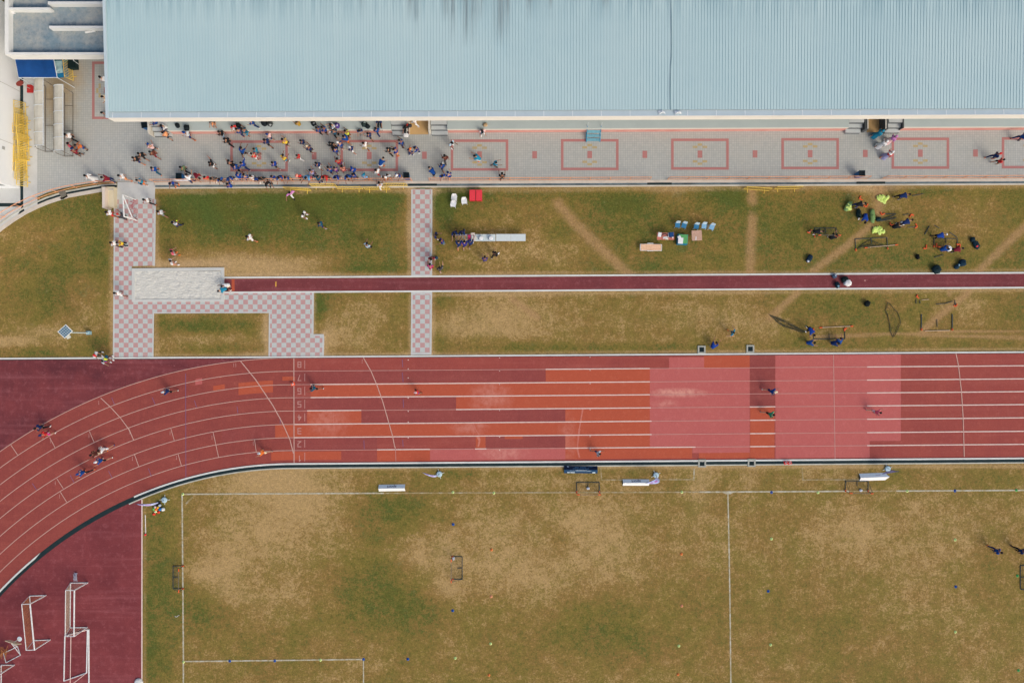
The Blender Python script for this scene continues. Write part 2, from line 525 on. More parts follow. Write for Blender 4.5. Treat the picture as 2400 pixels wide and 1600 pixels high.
def patch(mb, x0, x1, k0, k1, z):
    """rectangle over lanes k0..k1 (lane lines), columns x0..x1"""
    if x0 >= 690:
        mb.sheet(px((x0, lane_y(k0, x0)), (x1, lane_y(k0, x1)), (x1, lane_y(k1, x1)), (x0, lane_y(k1, x0))), z)
    else:
        def yy(k, x):
            if x >= 690:
                return lane_y(k, x)
            r = CY - lane_y(k, 690)
            return CY - math.sqrt(r * r - (CX - x) ** 2)
        n = 8
        xs = [x0 + (x1 - x0) * i / n for i in range(n + 1)]
        mb.strip(px(*[(x, yy(k0, x)) for x in xs]), px(*[(x, yy(k1, x)) for x in xs]), z)
e = .07
om = MB()
for a in [(1279, 1523, 6 + e, 7), (728, 1523, 5, 6 + e), (1069, 1523, 4, 5), (720, 847, 3, 4), (645, 1523, 2, 3), (1325, 1523, 3, 4), (1325, 1622, 0.15, 1), (1325, 1523, 1, 2), (636, 800, 0.25, .92),
          (884, 1008, .1, 1), (1758, 1815, 0.12, 4), (1650, 1757, 7, 8), (559, 640, 5.45, 6.35), (1115, 1138, 1, 2), (1638, 1757, .12, .55), (1183, 1225, 1.75, 1.98), (500, 527, 6.05, 6.4), (662, 692, 6.3, 6.6)]:
    patch(om, *a, .020)
om.build("resurfaced_patch", T_ORANGE, track)
pm = MB()
for a in [(1523, 1757, 1.05, 7), (1568, 1650, 7, 7.85), (1623, 1757, .55, 1.05), (1817, 2111, 1.35, 7.95), (1817, 2038, .1, 1.35), (1008, 1325, .15, 1), (458, 474, 6.7, 7.15)]:
    patch(pm, *a, .020)
pm.build("resurfaced_patch", T_PINK, track)
dm = MB()
for a in [(1757, 1816, 4, 8), (690, 1279, 6, 7), (690, 1069, 4, 5), (847, 1325, 3, 4), (690, 884, 1, 2), (1138, 1325, 1, 2), (520, 645, 2, 3)]:
    patch(dm, *a, .016 if a[0] >= 690 else .018)
dm.build("resurfaced_patch", T_DARK, track)
# pale scuffs and worn streaks in the rubber
T_SCUFF = track_material("rubber_scuff", (204, 130, 112), (190, 100, 84), (214, 142, 124), False, .9, .2)
sm = MB()
def scuff(pts, w0):
    for i in range(len(pts) - 1):
        a, b = Vector(pts[i]), Vector(pts[i + 1])
        d = (b - a).normalized()
        n = Vector((-d.y, d.x)) * w0 * random.uniform(.6, 1.3) / 2
        sm.sheet(px(tuple(a - n), tuple(b - n * .8), tuple(b + n * .8), tuple(a + n)), .0245)
scuff([(1366, 957), (1362, 980), (1358, 1004), (1355, 1030), (1353, 1050), (1358, 1072)], 4.5)
scuff([(1109, 990), (1116, 1008), (1123, 1018)], 3)
scuff([(1119, 1020), (1124, 1032), (1121, 1046)], 7)
scuff([(783, 966), (781, 985), (784, 1010)], 1.6)
sm.build("worn_streak", T_SCUFF, track)

# ---- markings
def line_px(mb, pts, w0, z):
    """painted line along photo-pixel polyline, w0 px wide"""
    A, B = [], []
    for i, p in enumerate(pts):
        a = Vector(pts[max(i - 1, 0)])
        b = Vector(pts[min(i + 1, len(pts) - 1)])
        d = (b - a).normalized()
        n = Vector((-d.y, d.x)) * w0 / 2
        A.append(tuple(Vector(p) + n))
        B.append(tuple(Vector(p) - n))
    mb.strip(px(*A), px(*B), z)
wl, fl, bl, cl = MB(), MB(), MB(), MB()
Z = .030
for k in range(1, 9):
    line_px(cl, lane_line(k, -1e9, 690), 1.6, Z)
    runs = {1: [(884, 1008, 1), (1008, 1110, 0), (1113, 1140, 1), (1140, 1325, 0), (1325, 1630, 1), (1630, 1758, 0), (1758, 1817, 1), (1817, 2032, 0), (2032, 2700, 1), (690, 884, 0)],
            2: [(690, 1527, 1), (1527, 1758, 0), (1758, 1817, 1), (1817, 2032, 0), (2032, 2700, 1)], 3: [(690, 1527, 1), (1527, 1758, 0), (1758, 1817, 1), (1817, 2032, 0), (2032, 2700, 1)],
            4: [(690, 720, 0), (720, 847, 1), (847, 1069, 0), (1069, 1525, 1), (1525, 1757, 0), (1757, 1817, 1), (1817, 2032, 0), (2032, 2700, 1)], 5: [(728, 1523, 1), (690, 728, 0), (1523, 2032, 0), (2032, 2700, 1)],
            6: [(728, 1523, 1), (690, 728, 0), (1523, 2032, 0), (2032, 2700, 1)], 7: [(690, 1279, 0), (1279, 1523, 1), (1523, 1757, 0), (1757, 2032, 0), (2032, 2700, 1)], 8: [(690, 2700, 0)]}[k]
    for a, b, new in runs:
        line_px(wl if new else fl, lane_line(k, a, b), 2.5 if new else 1.5, Z if new else Z - .001)
line_px(cl, [(689, 838), (689.5, 1084)], 2.1, Z + .003)
line_px(fl, [(1953, 829), (1957, 1075)], 1.6, Z + .003)
def arc_line(pts, w0):
    line_px(cl, pts, w0 * .9, Z + .006)
arc_line([(564, 846), (600, 890), (640, 950), (662, 990), (680, 1030), (688, 1062)], 2.4)
arc_line([(852, 838), (870, 870), (884, 903), (897, 940), (910, 985), (920, 1020), (925, 1045), (927, 1050)], 2.2)
line_px(fl, [(927, 1051), (928, 1080)], 1.2, Z + .003)
arc_line([(2240, 828), (2246, 857), (2253, 918), (2257, 980), (2259.5, 1070)], 2.2)
arc_line([(236.5, 932), (260, 954), (283, 979), (302, 1005), (314, 1031)], 2.0)
for a, b in [((25.5, 1041), (42, 1065.5)), ((117, 1024), (130, 1049)), ((210, 1010), (221.5, 1036.5)), ((401, 1004), (409, 1032)), ((316, 1065), (326, 1093)), ((418, 1064), (426, 1092)), ((134, 1121), (149, 1144)), ((142, 1152), (157, 1176)), ((302, 1003), (314, 1031)), ((500, 1013), (513, 1072)), ((597, 1030), (601, 1058))]:
    line_px(cl, [a, b], 1.5, Z + .009)
for a, b in [((262, 931), (269, 948)), ((357, 931), (364, 947)), ((456, 938), (461, 954)), ((435.5, 875), (436, 1118)), ((76, 1132), (87, 1148)), ((165, 1113), (174, 1130)), ((255, 1103), (263, 1119)), ((348, 1097), (355, 1115)), ((943, 842), (944, 860)), ((943, 873), (945, 895)), ((945, 935), (946, 955)), ((944, 1030), (945, 1047)), ((853, 1031), (854, 1052)), ((556, 952), (558, 968)), ((657, 978), (657, 992))]:
    line_px(bl, [a, b], 1.3, Z + .003)
tick = [(714.5, 844, 864), (714.5, 875, 893), (714.5, 905, 926), (714.5, 936, 957), (714.5, 968, 987), (714.5, 1030, 1048), (714.5, 1060, 1081)]
for x, a, b in tick:
    line_px(fl, [(x, a), (x, b)], 1.5, Z + .003)
for yy in (842, 863, 884, 931, 962, 987, 1024):
    wl.sheet(px((955.8, yy), (958, yy), (958, yy + 2.4), (955.8, yy + 2.4)), Z + .003)
for xx in (1170, 1382):
    for k in (8, 7, 6, 4, 2, 1):
        yy = lane_y(k, xx) + 2
        wl.sheet(px((xx, yy), (xx + 1.8, yy), (xx + 1.8, yy + 2), (xx, yy + 2)), Z + .003)
wl.build("lane_marking", L_WHITE, track)
fl.build("lane_marking", L_FADED, track)
cl.build("lane_marking", line_material("line_paint_bend", (204, 164, 150), .5), track)
bl.build("lane_marking", L_BLUE, track)
# lane numbers, painted to be read from the grandstand side
seg = {'1': "bc", '2': "abged", '3': "abgcd", '4': "fgbc", '5': "afgcd", '6': "afgedc", '7': "abc", '8': "abcdefg"}
nm = MB()
def seven(ch, cx, cy, w0, h0, t0):
    hw, hh = w0 / 2, h0 / 2
    S7 = {'a': ((-hw, hh), (hw, hh)), 'g': ((-hw, 0), (hw, 0)), 'd': ((-hw, -hh), (hw, -hh)), 'f': ((-hw, 0), (-hw, hh)), 'e': ((-hw, -hh), (-hw, 0)), 'b': ((hw, 0), (hw, hh)), 'c': ((hw, -hh), (hw, 0))}
    if ch == '7':
        L = [S7['a'], ((hw, hh), (-hw * .2, -hh))]
    elif ch == '1':
        L = [((0, hh), (0, -hh)), ((0, hh), (-hw * .6, hh * .6))]
    elif ch == '4':
        L = [((hw * .3, -hh), (hw * .3, hh)), ((hw * .3, hh), (-hw, -hh * .2)), ((-hw, -hh * .2), (hw, -hh * .2))]
    elif ch == '2':
        L = [S7['a'], S7['b'], ((hw, 0), (-hw, -hh)), S7['d']]
    else:
        L = [S7[q] for q in seg[ch]]
    for i, (a, b) in enumerate(L):      # turned half round
        a, b = Vector((cx - a[0], cy + a[1])), Vector((cx - b[0], cy + b[1]))
        d = (b - a).normalized() * t0 / 2
        n = Vector((-d.y, d.x))
        a, b = a - d, b + d
        nm.sheet(px(tuple(a - n), tuple(b - n), tuple(b + n), tuple(a + n)), Z + .003 + .0005 * i)
for i, ch in enumerate("87654321"):
    yc = (Y0[8 - i] + Y0[7 - i]) / 2 + (0 if i < 7 else 4)
    seven(ch, 702, yc, 7.0, 12.5, 1.9)
nm.build("lane_number", L_FADED, track)
# tiny painted distance figures beside the stagger marks
tm = MB()
for x, y, a in [(548, 851, 0), (553, 851, 0), (849, 842, 0), (232, 939, -25), (119, 1029, -30), (209, 1017, -20), (305, 1008, -20), (399, 1010, -15), (311, 1070, -20), (414, 1068, -15), (130, 1127, -35), (140, 1158, -35), (594, 1034, 0), (497, 1020, -8)]:
    for j in range(3):
        c = Vector((x, y + j * 3.2))
        tm.sheet(px((c.x - .8, c.y), (c.x + .8, c.y), (c.x + .8, c.y + 2), (c.x - .8, c.y + 2)), Z + .003)
tm.build("distance_figure", L_FADED, track)

# ---- kerbs and drains around the track
CONC = None
def concrete(name, c, stain, amt=.5, sc=.8):
    t = NT(name, .9)
    n = t.noise(sc, 6, .7)
    n2 = t.noise(7, 4, .7)
    cc = t.mix(t.ramp(n, .42, .72, 0, amt), col(c), col(stain))
    cc = t.mix(t.ramp(n2, .5, .8, 0, amt * .6), cc, col(stain))
    return t.out(cc, n2, .3, .01)
C_KERB = concrete("kerb_white", (224, 226, 220), (180, 180, 172), .4)
C_EDGE = concrete("edge_concrete", (196, 198, 186), (150, 148, 128), .7)
C_BEIGE = concrete("beige_concrete", (208, 200, 186), (168, 160, 148), .5)
C_PALE = concrete("pale_concrete", (202, 204, 200), (176, 176, 170), .5)
C_DARK = concrete("drain_dark", (26, 46, 50), (48, 58, 56), .6, 1.5)
C_TRENCH = concrete("drain_trench", (112, 130, 136), (52, 62, 66), .95, .35)
kb = MB()
for a, b in ((-1e9, 95), (308, 2700)):
    A = lane_line(0, a, b, 0.5)
    B = lane_line(0, a, b, -3.2)
    n = min(len(A), len(B))
    kb.wall(px(*A[-n:]), px(*B[-n:]), .0, .075)
struct(kb.build("inner_kerb", C_KERB))
db = MB()
db.strip(px(*lane_line(0, -1e9, 2700, 0.3)), px(*lane_line(0, -1e9, 2700, -10.4)), .02)
struct(db.build("drain_cover", C_DARK))
eb = MB()
A, B = lane_line(0, 300, 2700, -10.4), lane_line(0, 300, 2700, -13.2)
n = min(len(A), len(B))
eb.wall(px(*A[-n:]), px(*B[-n:]), .0, .035)
struct(eb.build("drain_edge", C_EDGE))
ob = MB()
ob.wall(px((-400, 840.5), (690, 834.5), (2700, 821)), px((-400, 844.5), (690, 838), (2700, 824.5)), 0, .07)
struct(ob.build("border_kerb", C_KERB))
oj = MB()
oj.strip(px((-400, 844.6), (690, 838.1), (2700, 824.6)), px((-400, 846), (690, 839.2), (2700, 826)), .034)
struct(oj.build("kerb_joint", C_DARK))
sm2 = MB()
sm2.strip(px((331.5, 1170), (331, 2000)), px((334.6, 1170), (334, 2000)), .02)
struct(sm2.build("apron_edge_line", L_WHITE))
# ------------------------------------------------------------------ paving, paths, sand pit, runway
def paver_material():
    t = NT("small_pavers", .9)
    n1 = t.noise(.22, 5, .65)
    n2 = t.noise(1.6, 5, .7)
    br = t.n.new('ShaderNodeTexBrick')
    br.offset = 0.0
    br.inputs['Scale'].default_value = 1.0
    br.inputs['Brick Width'].default_value = .21
    br.inputs['Row Height'].default_value = .21
    br.inputs['Mortar Size'].default_value = .016
    br.inputs['Mortar Smooth'].default_value = .4
    br.inputs['Color1'].default_value = col((186, 188, 182))
    br.inputs['Color2'].default_value = col((176, 179, 174))
    br.inputs['Mortar'].default_value = col((152, 157, 157))
    t.l.new(t.tc.outputs['Object'], br.inputs['Vector'])
    c = t.mix(t.ramp(n1, .48, .72, 0, .3), br.outputs['Color'], col((188, 184, 170)))
    c = t.mix(t.ramp(n2, .52, .8, 0, .4), c, col((164, 170, 172)))
    d = t.attr('tan')
    n3 = t.noise(1.2, 5, .7)
    c = t.mix(t.ramp(t.math('ADD', d, t.math('MULTIPLY', t.math('SUBTRACT', n3, .5), .8)), .2, 1.0, 0, .8), c, col((176, 152, 112)))
    return t.out(c, br.outputs['Fac'], -.3, .01)
PAVER = paver_material()
def pave_edge(x):
    return lerp(x, 362, 427.5, 2400, 417.5)
pv = MB()
bot = [(88, 462), (110, 452), (150, 441), (200, 431), (240, 427), (275, 426), (362, 427.5), (2700, pave_edge(2700))]
pv.sheet(px((88, -100), *bot, (2700, -100)), .02)
pave = struct(pv.build("pavement", PAVER))
# worn tan paving by the shelters, held as an attribute on a finer sheet
tp = MB()
xs = [88 + 6 * i for i in range(32)]
ys = [110 + 6 * i for i in range(42)]
for j, y in enumerate(ys):
    for i, x in enumerate(xs):
        tp.v.append(tuple(G(x, y)[:2]) + (.024,))
for j in range(len(ys) - 1):
    for i in range(len(xs) - 1):
        a = j * len(xs) + i
        tp.f.append((a + len(xs), a + len(xs) + 1, a + 1, a))
tp.mi = [0] * len(tp.f)
to = struct(tp.build("worn_pavement", PAVER))
at = to.data.attributes.new('tan', 'FLOAT', 'POINT')
vals = []
for y in ys:
    for x in xs:
        v = math.exp(-((x - 130) / 55) ** 2 - ((y - 225) / 75) ** 2) * .95 + math.exp(-((x - 170) / 40) ** 2 - ((y - 170) / 40) ** 2) * .6
        edge = min(1, max(0, (274 - x) / 60.0)) * min(1, max(0, (356 - y) / 50.0))
        vals.append(v * edge)
at.data.foreach_set('value', vals)
RED_PV = concrete("red_pavers", (182, 124, 120), (174, 130, 126), .6, 3)
YEL_PV = concrete("yellow_pavers", (186, 166, 116), (178, 172, 150), .8, 4)
rp, yp = MB(), MB()
def rect(mb, x0, y0, x1, y1, z):
    mb.sheet(px((x0, y0), (x1, y0), (x1, y1), (x0, y1)), z)
def court(x0, x1, y0, y1, wv=6.0):
    rect(rp, x0, y0, x1, y0 + wv, .030)
    rect(rp, x0, y1 - wv, x1, y1, .030)
    rect(rp, x0, y0 + wv, x0 + wv, y1 - wv, .030)
    rect(rp, x1 - wv, y0 + wv, x1, y1 - wv, .030)
def bow(cx, cy):
    rect(rp, cx - 5.5, cy - 8.5, cx + 5.5, cy + 8.5, .030)
    for sx, sy in ((0, -22.5), (-11.5, -17), (11.5, -17), (0, 22.5), (-11.5, 17), (11.5, 17)):
        rect(yp, cx + sx - 5.5, cy + sy - 2.7, cx + sx + 5.5, cy + sy + 2.7, .030)
for i in range(8):
    x0 = 540 + 258.2 * i
    y0 = 329.5 - 1.05 * i
    court(x0, x0 + 135, y0, y0 + 73)
    bow(x0 + 67.5, y0 + 36.5)
    rect(rp, x0 + 67.5 + 123.6, y0 + 27.5, x0 + 67.5 + 134.6, y0 + 44.5, .030)
court(216, 290, 145, 280, 6)
rect(rp, 244, 205, 262, 219, .030)
for sx, sy in ((-17.5, 0), (-12, -11), (-12, 11)):
    rect(yp, 246 + sx - 2.7, 213 + sy - 5.5, 246 + sx + 2.7, 213 + sy + 5.5, .030)
rp.build("red_paving_band", RED_PV, pave)
yp.build("yellow_paving_block", YEL_PV, pave)
# concrete border, trench drain and kerb along the lawn
def yd(x):
    return lerp(x, 362, 436.5, 2400, 427.5)
b1, b2, b3 = MB(), MB(), MB()
for a, b in ((362, 967), (967, 1012), (1012, 1527), (1527, 1562), (1562, 2017), (2017, 2062), (2062, 2700)):
    gate = a in (967, 1527, 2017)
    b1.wall(px((a, yd(a) - 9.4), (b, yd(b) - 9.4)), px((a, yd(a) - 2.6), (b, yd(b) - 2.6)), 0, .05)
    if gate:
        b2.wall(px((a - 10, yd(a) - 3), (b + 12, yd(b) - 3)), px((a - 10, yd(a) + 3), (b + 12, yd(b) + 3)), 0, .055)
b3.strip(px((362, yd(362) - 2.6), (2700, yd(2700) - 2.6)), px((362, yd(362) + 2.6), (2700, yd(2700) + 2.6)), .012)
struct(b1.build("paving_border", C_BEIGE))
for_gate = struct(b2.build("drain_grating", C_DARK))
struct(b3.build("trench_drain", C_TRENCH))
b4 = MB()
b4.wall(px((362, yd(362) + 2.6), (2700, yd(2700) + 2.6)), px((362, yd(362) + 6.0), (2700, yd(2700) + 6.0)), 0, .06)
struct(b4.build("lawn_kerb", concrete("lawn_kerb", (210, 206, 192), (178, 168, 144), .6)))
# curved part on the left
cd = [(274, 436.5), (255, 437.5), (236, 439), (210, 443.5), (185, 448), (158, 453), (136, 459.5), (110, 468), (84, 479), (57, 492), (28, 510), (0, 530), (-60, 580), (-140, 660)]
def offs(pts, d):
    o = []
    for i, p in enumerate(pts):
        a, b = Vector(pts[max(i - 1, 0)]), Vector(pts[min(i + 1, len(pts) - 1)])
        t = (b - a).normalized()
        o.append((p[0] + t.y * d, p[1] - t.x * d))
    return o
c1, c2, c3 = MB(), MB(), MB()
c1.wall(px(*offs(cd, 11)), px(*offs(cd, 2.6)), 0, .05)
c2.strip(px(*offs(cd, 2.6)), px(*offs(cd, -2.6)), .012)
c3.wall(px(*offs(cd, -2.6)), px(*offs(cd, -5.8)), 0, .06)
struct(c1.build("curved_border", C_BEIGE))
struct(c2.build("curved_drain", C_DARK))
struct(c3.build("curved_kerb", C_EDGE))
# concrete aprons on the left
l1 = MB()
edge = offs(cd, 11)
edge = [p for p in edge if 55 < p[0] < 100][::-1]
l1.sheet(px((55, 120), (88, 120), (88, 458), *[(p[0], p[1]) for p in edge[::-1]], (55, 488)), .026)
struct(l1.build("concrete_apron", C_PALE))
l2 = MB()
rect(l2, -300, 440, 48, 476, .02)
l2.sheet(px((-300, 484.5), (50, 484.5), (50, 489), *[p for p in offs(cd, 11) if p[0] < 50], (-300, 640)), .02)
struct(l2.build("corner_path", C_PALE))
l3 = MB()
rect(l3, 48, 100, 55, 492, .018)
rect(l3, -300, 476.5, 48, 484, .018)
struct(l3.build("wall_drain", C_DARK))
mh = MB()
mh.prism(px((138, 449), (152, 445), (158, 458), (146, 464)), 0, .12)
pit = tag(mh.build("drain_box", concrete("pit_grey", (120, 116, 104), (80, 78, 70), .6)), "small grey concrete drain box on the curved drain under the railing", "drain box")
ms = MB()
ms.prism(px((140, 464), (158, 457), (160, 461), (146, 469)), 0, .05)
ms.build("collar", C_EDGE, pit)

# ---- chequered paths
def checker_material():
    t = NT("chequered_tiles", .9)
    ck = t.n.new('ShaderNodeTexChecker')
    ck.inputs['Scale'].default_value = 1.0 / .4427
    ck.inputs['Color1'].default_value = col((198, 156, 152))
    ck.inputs['Color2'].default_value = col((196, 203, 198))
    mp = t.mapping((1, 1, 1), (.1, .12, .5))
    t.l.new(mp, ck.inputs['Vector'])
    br = t.n.new('ShaderNodeTexBrick')
    br.offset = 0.0
    br.inputs['Scale'].default_value = 1.0
    br.inputs['Brick Width'].default_value = .4427 / 3
    br.inputs['Row Height'].default_value = .4427 / 3
    br.inputs['Mortar Size'].default_value = .012
    br.inputs['Color1'].default_value = (1, 1, 1, 1)
    br.inputs['Color2'].default_value = (.93, .93, .93, 1)
    br.inputs['Mortar'].default_value = (.82, .84, .84, 1)
    t.l.new(mp, br.inputs['Vector'])
    c = t.mix(1.0, ck.outputs['Color'], br.outputs['Color'], 'MULTIPLY')
    n = t.noise(.6, 5, .7)
    c = t.mix(t.ramp(n, .5, .75, 0, .45), c, col((196, 190, 178)))
    return t.out(c, br.outputs['Fac'], -.2, .01)
CHK = checker_material()
cp = MB()
cp.sheet(px((268, 466), (364, 466), (362, 622), (309, 624), (309, 704), (525, 706), (525, 684), (734, 683), (733, 786), (758, 786), (757, 835), (631, 835.4), (632, 733), (360, 734), (358.5, 837), (266, 838)), .02)
struct(cp.build("chequered_path", CHK))
cq = MB()
rect(cq, 967, 443, 1010, 645, .02)
cq.sheet(px((967, 686), (1009.5, 685.5), (1008, 829.5), (966, 830)), .02)
struct(cq.build("crossing_path", CHK))
ed = MB()
def edging(p, q, w0=3.2, h=.03, e0=0):
    a, b = Vector(p), Vector(q)
    d = (b - a).normalized()
    n = Vector((-d.y, d.x)) * w0 / 2
    ed.prism(px(tuple(a - n), tuple(b - n), tuple(b + n), tuple(a + n)), 0, h + e0)
edging((269, 466), (266.5, 838))
edging((363.5, 468), (361, 623), 4.5)
edging((359.5, 734), (358.3, 837), 3)
edging((360, 733), (632, 732), 3, .03, .002)
edging((632, 733), (631, 835.5), 3)
edging((733.5, 684), (732.5, 784), 4.5)
edging((731, 785), (759, 785), 4, .03, .002)
edging((758, 787), (757, 835), 4)
edging((965.5, 444), (966, 646), 3.6)
edging((1011.5, 444), (1011, 646), 3.6)
edging((965.5, 685), (965, 830), 3.6)
edging((1011, 685), (1009.5, 830), 3.6)
edging((964, 645.5), (1013, 645.5), 5, .03, .002)
edging((964, 686.5), (1012, 686), 5, .03, .002)
edging((963, 829), (1011, 828.5), 5, .03, .002)
struct(ed.build("path_edging", C_PALE))
cs = MB()
cs.prism(px((276, 427), (362, 427.5), (364, 433), (363, 467), (275, 468)), 0, .05)
struct(cs.build("concrete_crossing", C_PALE))
# ---- sand pit
SAND = NT("sand", .95)
sn1 = SAND.noise(1.0, 4, .7, SAND.mapping((1.4, 4.5, 1), rot=(0, 0, .2)), 1.2)
sn2 = SAND.noise(9, 4, .7)
SANDM = SAND.out(SAND.mix(SAND.ramp(sn2, .3, .7), col((212, 211, 200)), col((224, 224, 214))), sn1, 1.0, .12)
sp = MB()
sp.prism(px((310, 629), (526, 627), (526, 634.5), (310, 636)), 0, .09)
sp.prism(px((310, 702), (526, 700.5), (526, 706.5), (310, 707.5)), 0, .09)
sp.prism(px((310, 636), (317, 636), (317, 702), (310, 702)), 0, .09)
sp.prism(px((519, 634.6), (526, 634.6), (526, 700.5), (519, 700.5)), 0, .09)
pitf = thing("sand_pit", "long jump sand pit of raked pale sand with a concrete surround", "sand pit")
sp.build("surround", concrete("pit_surround", (206, 208, 202), (188, 190, 182), .5), pitf)
sd = MB()
nx, ny = 90, 32
rng = np.random.RandomState(5)
hh = rng.rand(ny + 1, nx + 1)
for j in range(ny + 1):
    for i in range(nx + 1):
        p = G(317 + 202 * i / nx, 635.5 + 66 * j / ny)
        sd.v.append((p.x, p.y, .03 + .035 * hh[j, i] + .012 * math.sin(i * .55 + 1.7 * math.sin(j * .4))))
for j in range(ny):
    for i in range(nx):
        a = j * (nx + 1) + i
        sd.f.append((a + nx + 1, a + nx + 2, a + 1, a))
sd.mi = [0] * len(sd.f)
sd.build("sand", SANDM, pitf, True)
# ---- long jump runway
def ry(x, o):
    return lerp(x, 530, 652.5, 2400, 641.2) + o
rw = MB()
rw.sheet(px((526, 653.5), (2700, ry(2700, 0)), (2700, ry(2700, 31.5)), (526, 683)), .016)
run = struct(rw.build("jump_runway", T_RUN))
rk = MB()
for o in (-3.8, 31):
    A = [(526 + (2700 - 526) * i / 40, ry(526 + (2700 - 526) * i / 40, o)) for i in range(41)]
    rk.wall(px(*A), px(*[(x, y + 3.8) for x, y in A]), 0, .04)
struct(rk.build("runway_kerb", C_KERB))
bd = MB()
rect(bd, 543, 654, 550, 682, .020)
bd.build("takeoff_strip", T_ORANGE, run)
bd2 = MB()
rect(bd2, 645.5, 660, 648, 671.5, .024)
bd2.build("marker_board", M((232, 176, 74)), run)
bd3 = MB()
rect(bd3, 2025, 656, 2029, 658.5, .024)
bd3.build("chalk_mark", L_FADED, run)

# ---- football pitch markings
CHALK = NT("chalk_line", .95)
cn = CHALK.noise(2.2, 6, .8)
CH_S = CHALK.out(CHALK.mix(CHALK.ramp(cn, .40, .62, 0, .9), col((198, 196, 178)), col((158, 140, 92))))
CHALK2 = NT("chalk_line_faint", .95)
cn = CHALK2.noise(2.2, 6, .8)
CH_F = CHALK2.out(CHALK2.mix(CHALK2.ramp(cn, .33, .55, 0, .95), col((186, 176, 150)), col((150, 130, 80))))
pl, pf = MB(), MB()
line_px(pl, [(427, 1158), (430, 1550), (430, 1850)], 3.4, .012)
line_px(pl, [(427, 1157.5), (900, 1155)], 3.2, .016)
line_px(pf, [(900, 1155), (1640, 1152.5)], 3.2, .016)
line_px(pl, [(1640, 1152.5), (1990, 1150.5)], 3.4, .016)
line_px(pf, [(1990, 1150.5), (2100, 1150)], 3.0, .016)
line_px(pl, [(2100, 1150), (2700, 1146.5)], 3.4, .016)
line_px(pl, [(1706, 1154), (1709, 1300), (1711, 1430), (1714, 1700), (1716, 1900)], 3.0, .012)
pl.sheet(px((1685, 1151), (1722, 1151), (1712, 1157), (1702, 1157)), .020)
line_px(pl, [(430, 1549), (852, 1544)], 3.2, .020)
line_px(pl, [(852, 1545), (853, 1850)], 2.6, .024)
for x0, x1, y0, y1 in ((1408, 1627, 1096, 1124), (1880, 2050, 1096, 1124)):
    line_px(pf, [(x0, y0), (x0 + 2, y1)], 2.6, .012)
    line_px(pf, [(x0, y1), (x1, y1 - 1)], 2.6, .020)
line_px(pl, [(1627, 1098), (1626, 1125)], 2.6, .012)
line_px(pf, [(436, 1180), (452, 1164)], 4, .024)
pitch = struct(pl.build("pitch_line", CH_S))
pf.build("faint_line", CH_F, pitch)

# ------------------------------------------------------------------ grandstand
ST = thing("grandstand", "long covered grandstand with a pale blue ribbed metal roof", "grandstand")
PLAT = concrete("platform_grey", (184, 196, 194), (170, 182, 182), .5, .5)
WALLC = concrete("stand_wall", (222, 218, 206), (200, 196, 184), .4)
STEP = concrete("step_concrete", (198, 204, 204), (172, 178, 176), .4, 1.2)
TAN = concrete("tan_floor", (200, 166, 116), (178, 146, 98), .5)
FASC = concrete("fascia_cream", (240, 238, 228), (220, 218, 208), .5, .4)
RED_SK = concrete("skirting_red", (212, 158, 146), (192, 116, 108), .6, .5)
DARKW = concrete("passage_wall", (84, 88, 90), (70, 74, 76), .4)
BACK = G(0, -200, 0).y
def pfy(x):        # platform front edge: world y at z = 1
    return G(x, lerp(x, 362, 306, 2400, 296.3), 1.0).y
def wx(x, z=1.0):
    return G(x, 0, z).x
segs = [(392.6, 916), (1048, 1990), (2119, 2760)]
for a, b in segs:
    plm, redm, whm = MB(), MB(), MB()
    A, B = Vector((wx(a), pfy(a))), Vector((wx(b), pfy(b)))
    plm.prism([A, B, Vector((B.x, B.y + 9)), Vector((A.x, A.y + 9))], 0, 1.0)
    redm.prism([A + Vector((0.02, -.03)), B + Vector((-.02, -.03)), B + Vector((-.02, 0.002)), A + Vector((.02, .002))], .012, .78)
    whm.prism([A + Vector((.01, -.05)), B + Vector((-.01, -.05)), B + Vector((-.01, 0.002)), A + Vector((.01, .002))], .782, .985)
    plo = plm.build("platform", PLAT, ST)
    redm.build("painted_skirting", RED_SK, plo)
    whm.build("platform_nosing", WALLC, plo)
# stairs and passages
stm = MB()
FL = []
for a, b in ((352, 392.4), (916.2, 953), (1009, 1047.8), (1990.2, 2026), (2083, 2118.8)):
    xa, xb = wx(a), wx(b)
    y = pfy((a + b) / 2)
    for i in range(3):
        stm.box(((xa + xb) / 2, y - .30 + .36 * i + 4.0, .17 + .165 * i), (xb - xa - .02 - .008 * i, 8.0 - .02 * i, .33 + .33 * i))
    FL.append(stm.build("stair_flight", STEP, ST))
    stm = MB()
for a, b in ((352, 392.4), (916.2, 953), (1009, 1047.8), (1990.2, 2026), (2083, 2118.8)):
    y = pfy((a + b) / 2)
    for i in range(3):
        rsm = MB()
        rsm.box(((wx(a) + wx(b)) / 2, y - .318 + .36 * i, .15 + .333 * i), (wx(b) - wx(a) - .06, .03, .28))
        rsm.build("riser", M((112, 118, 120)), FL[[352, 916.2, 1009, 1990.2, 2083].index(a)])  # dark strips painting in the shadow gap under each step edge
def one_wall(c, sz, mt, nm_="stair_wall"):
    q = MB()
    q.box(c, sz)
    q.build(nm_, mt, ST)
for a in (346, ):
    pwm = MB()
    xa = wx(a)
    y = pfy(a)
    pwm.prism([Vector((xa, y - .1)), Vector((xa + .14, y - .35)), Vector((xa + .14, y + 8)), Vector((xa, y + 8))], 0, 1.04)
    pwm.build('stair_wall', WALLC, ST)
for a in (955, 1006):
    xa = wx(a)
    y = pfy(a)
    one_wall((xa, y + 3.85, .53), (.16, 8.1, 1.06), WALLC)
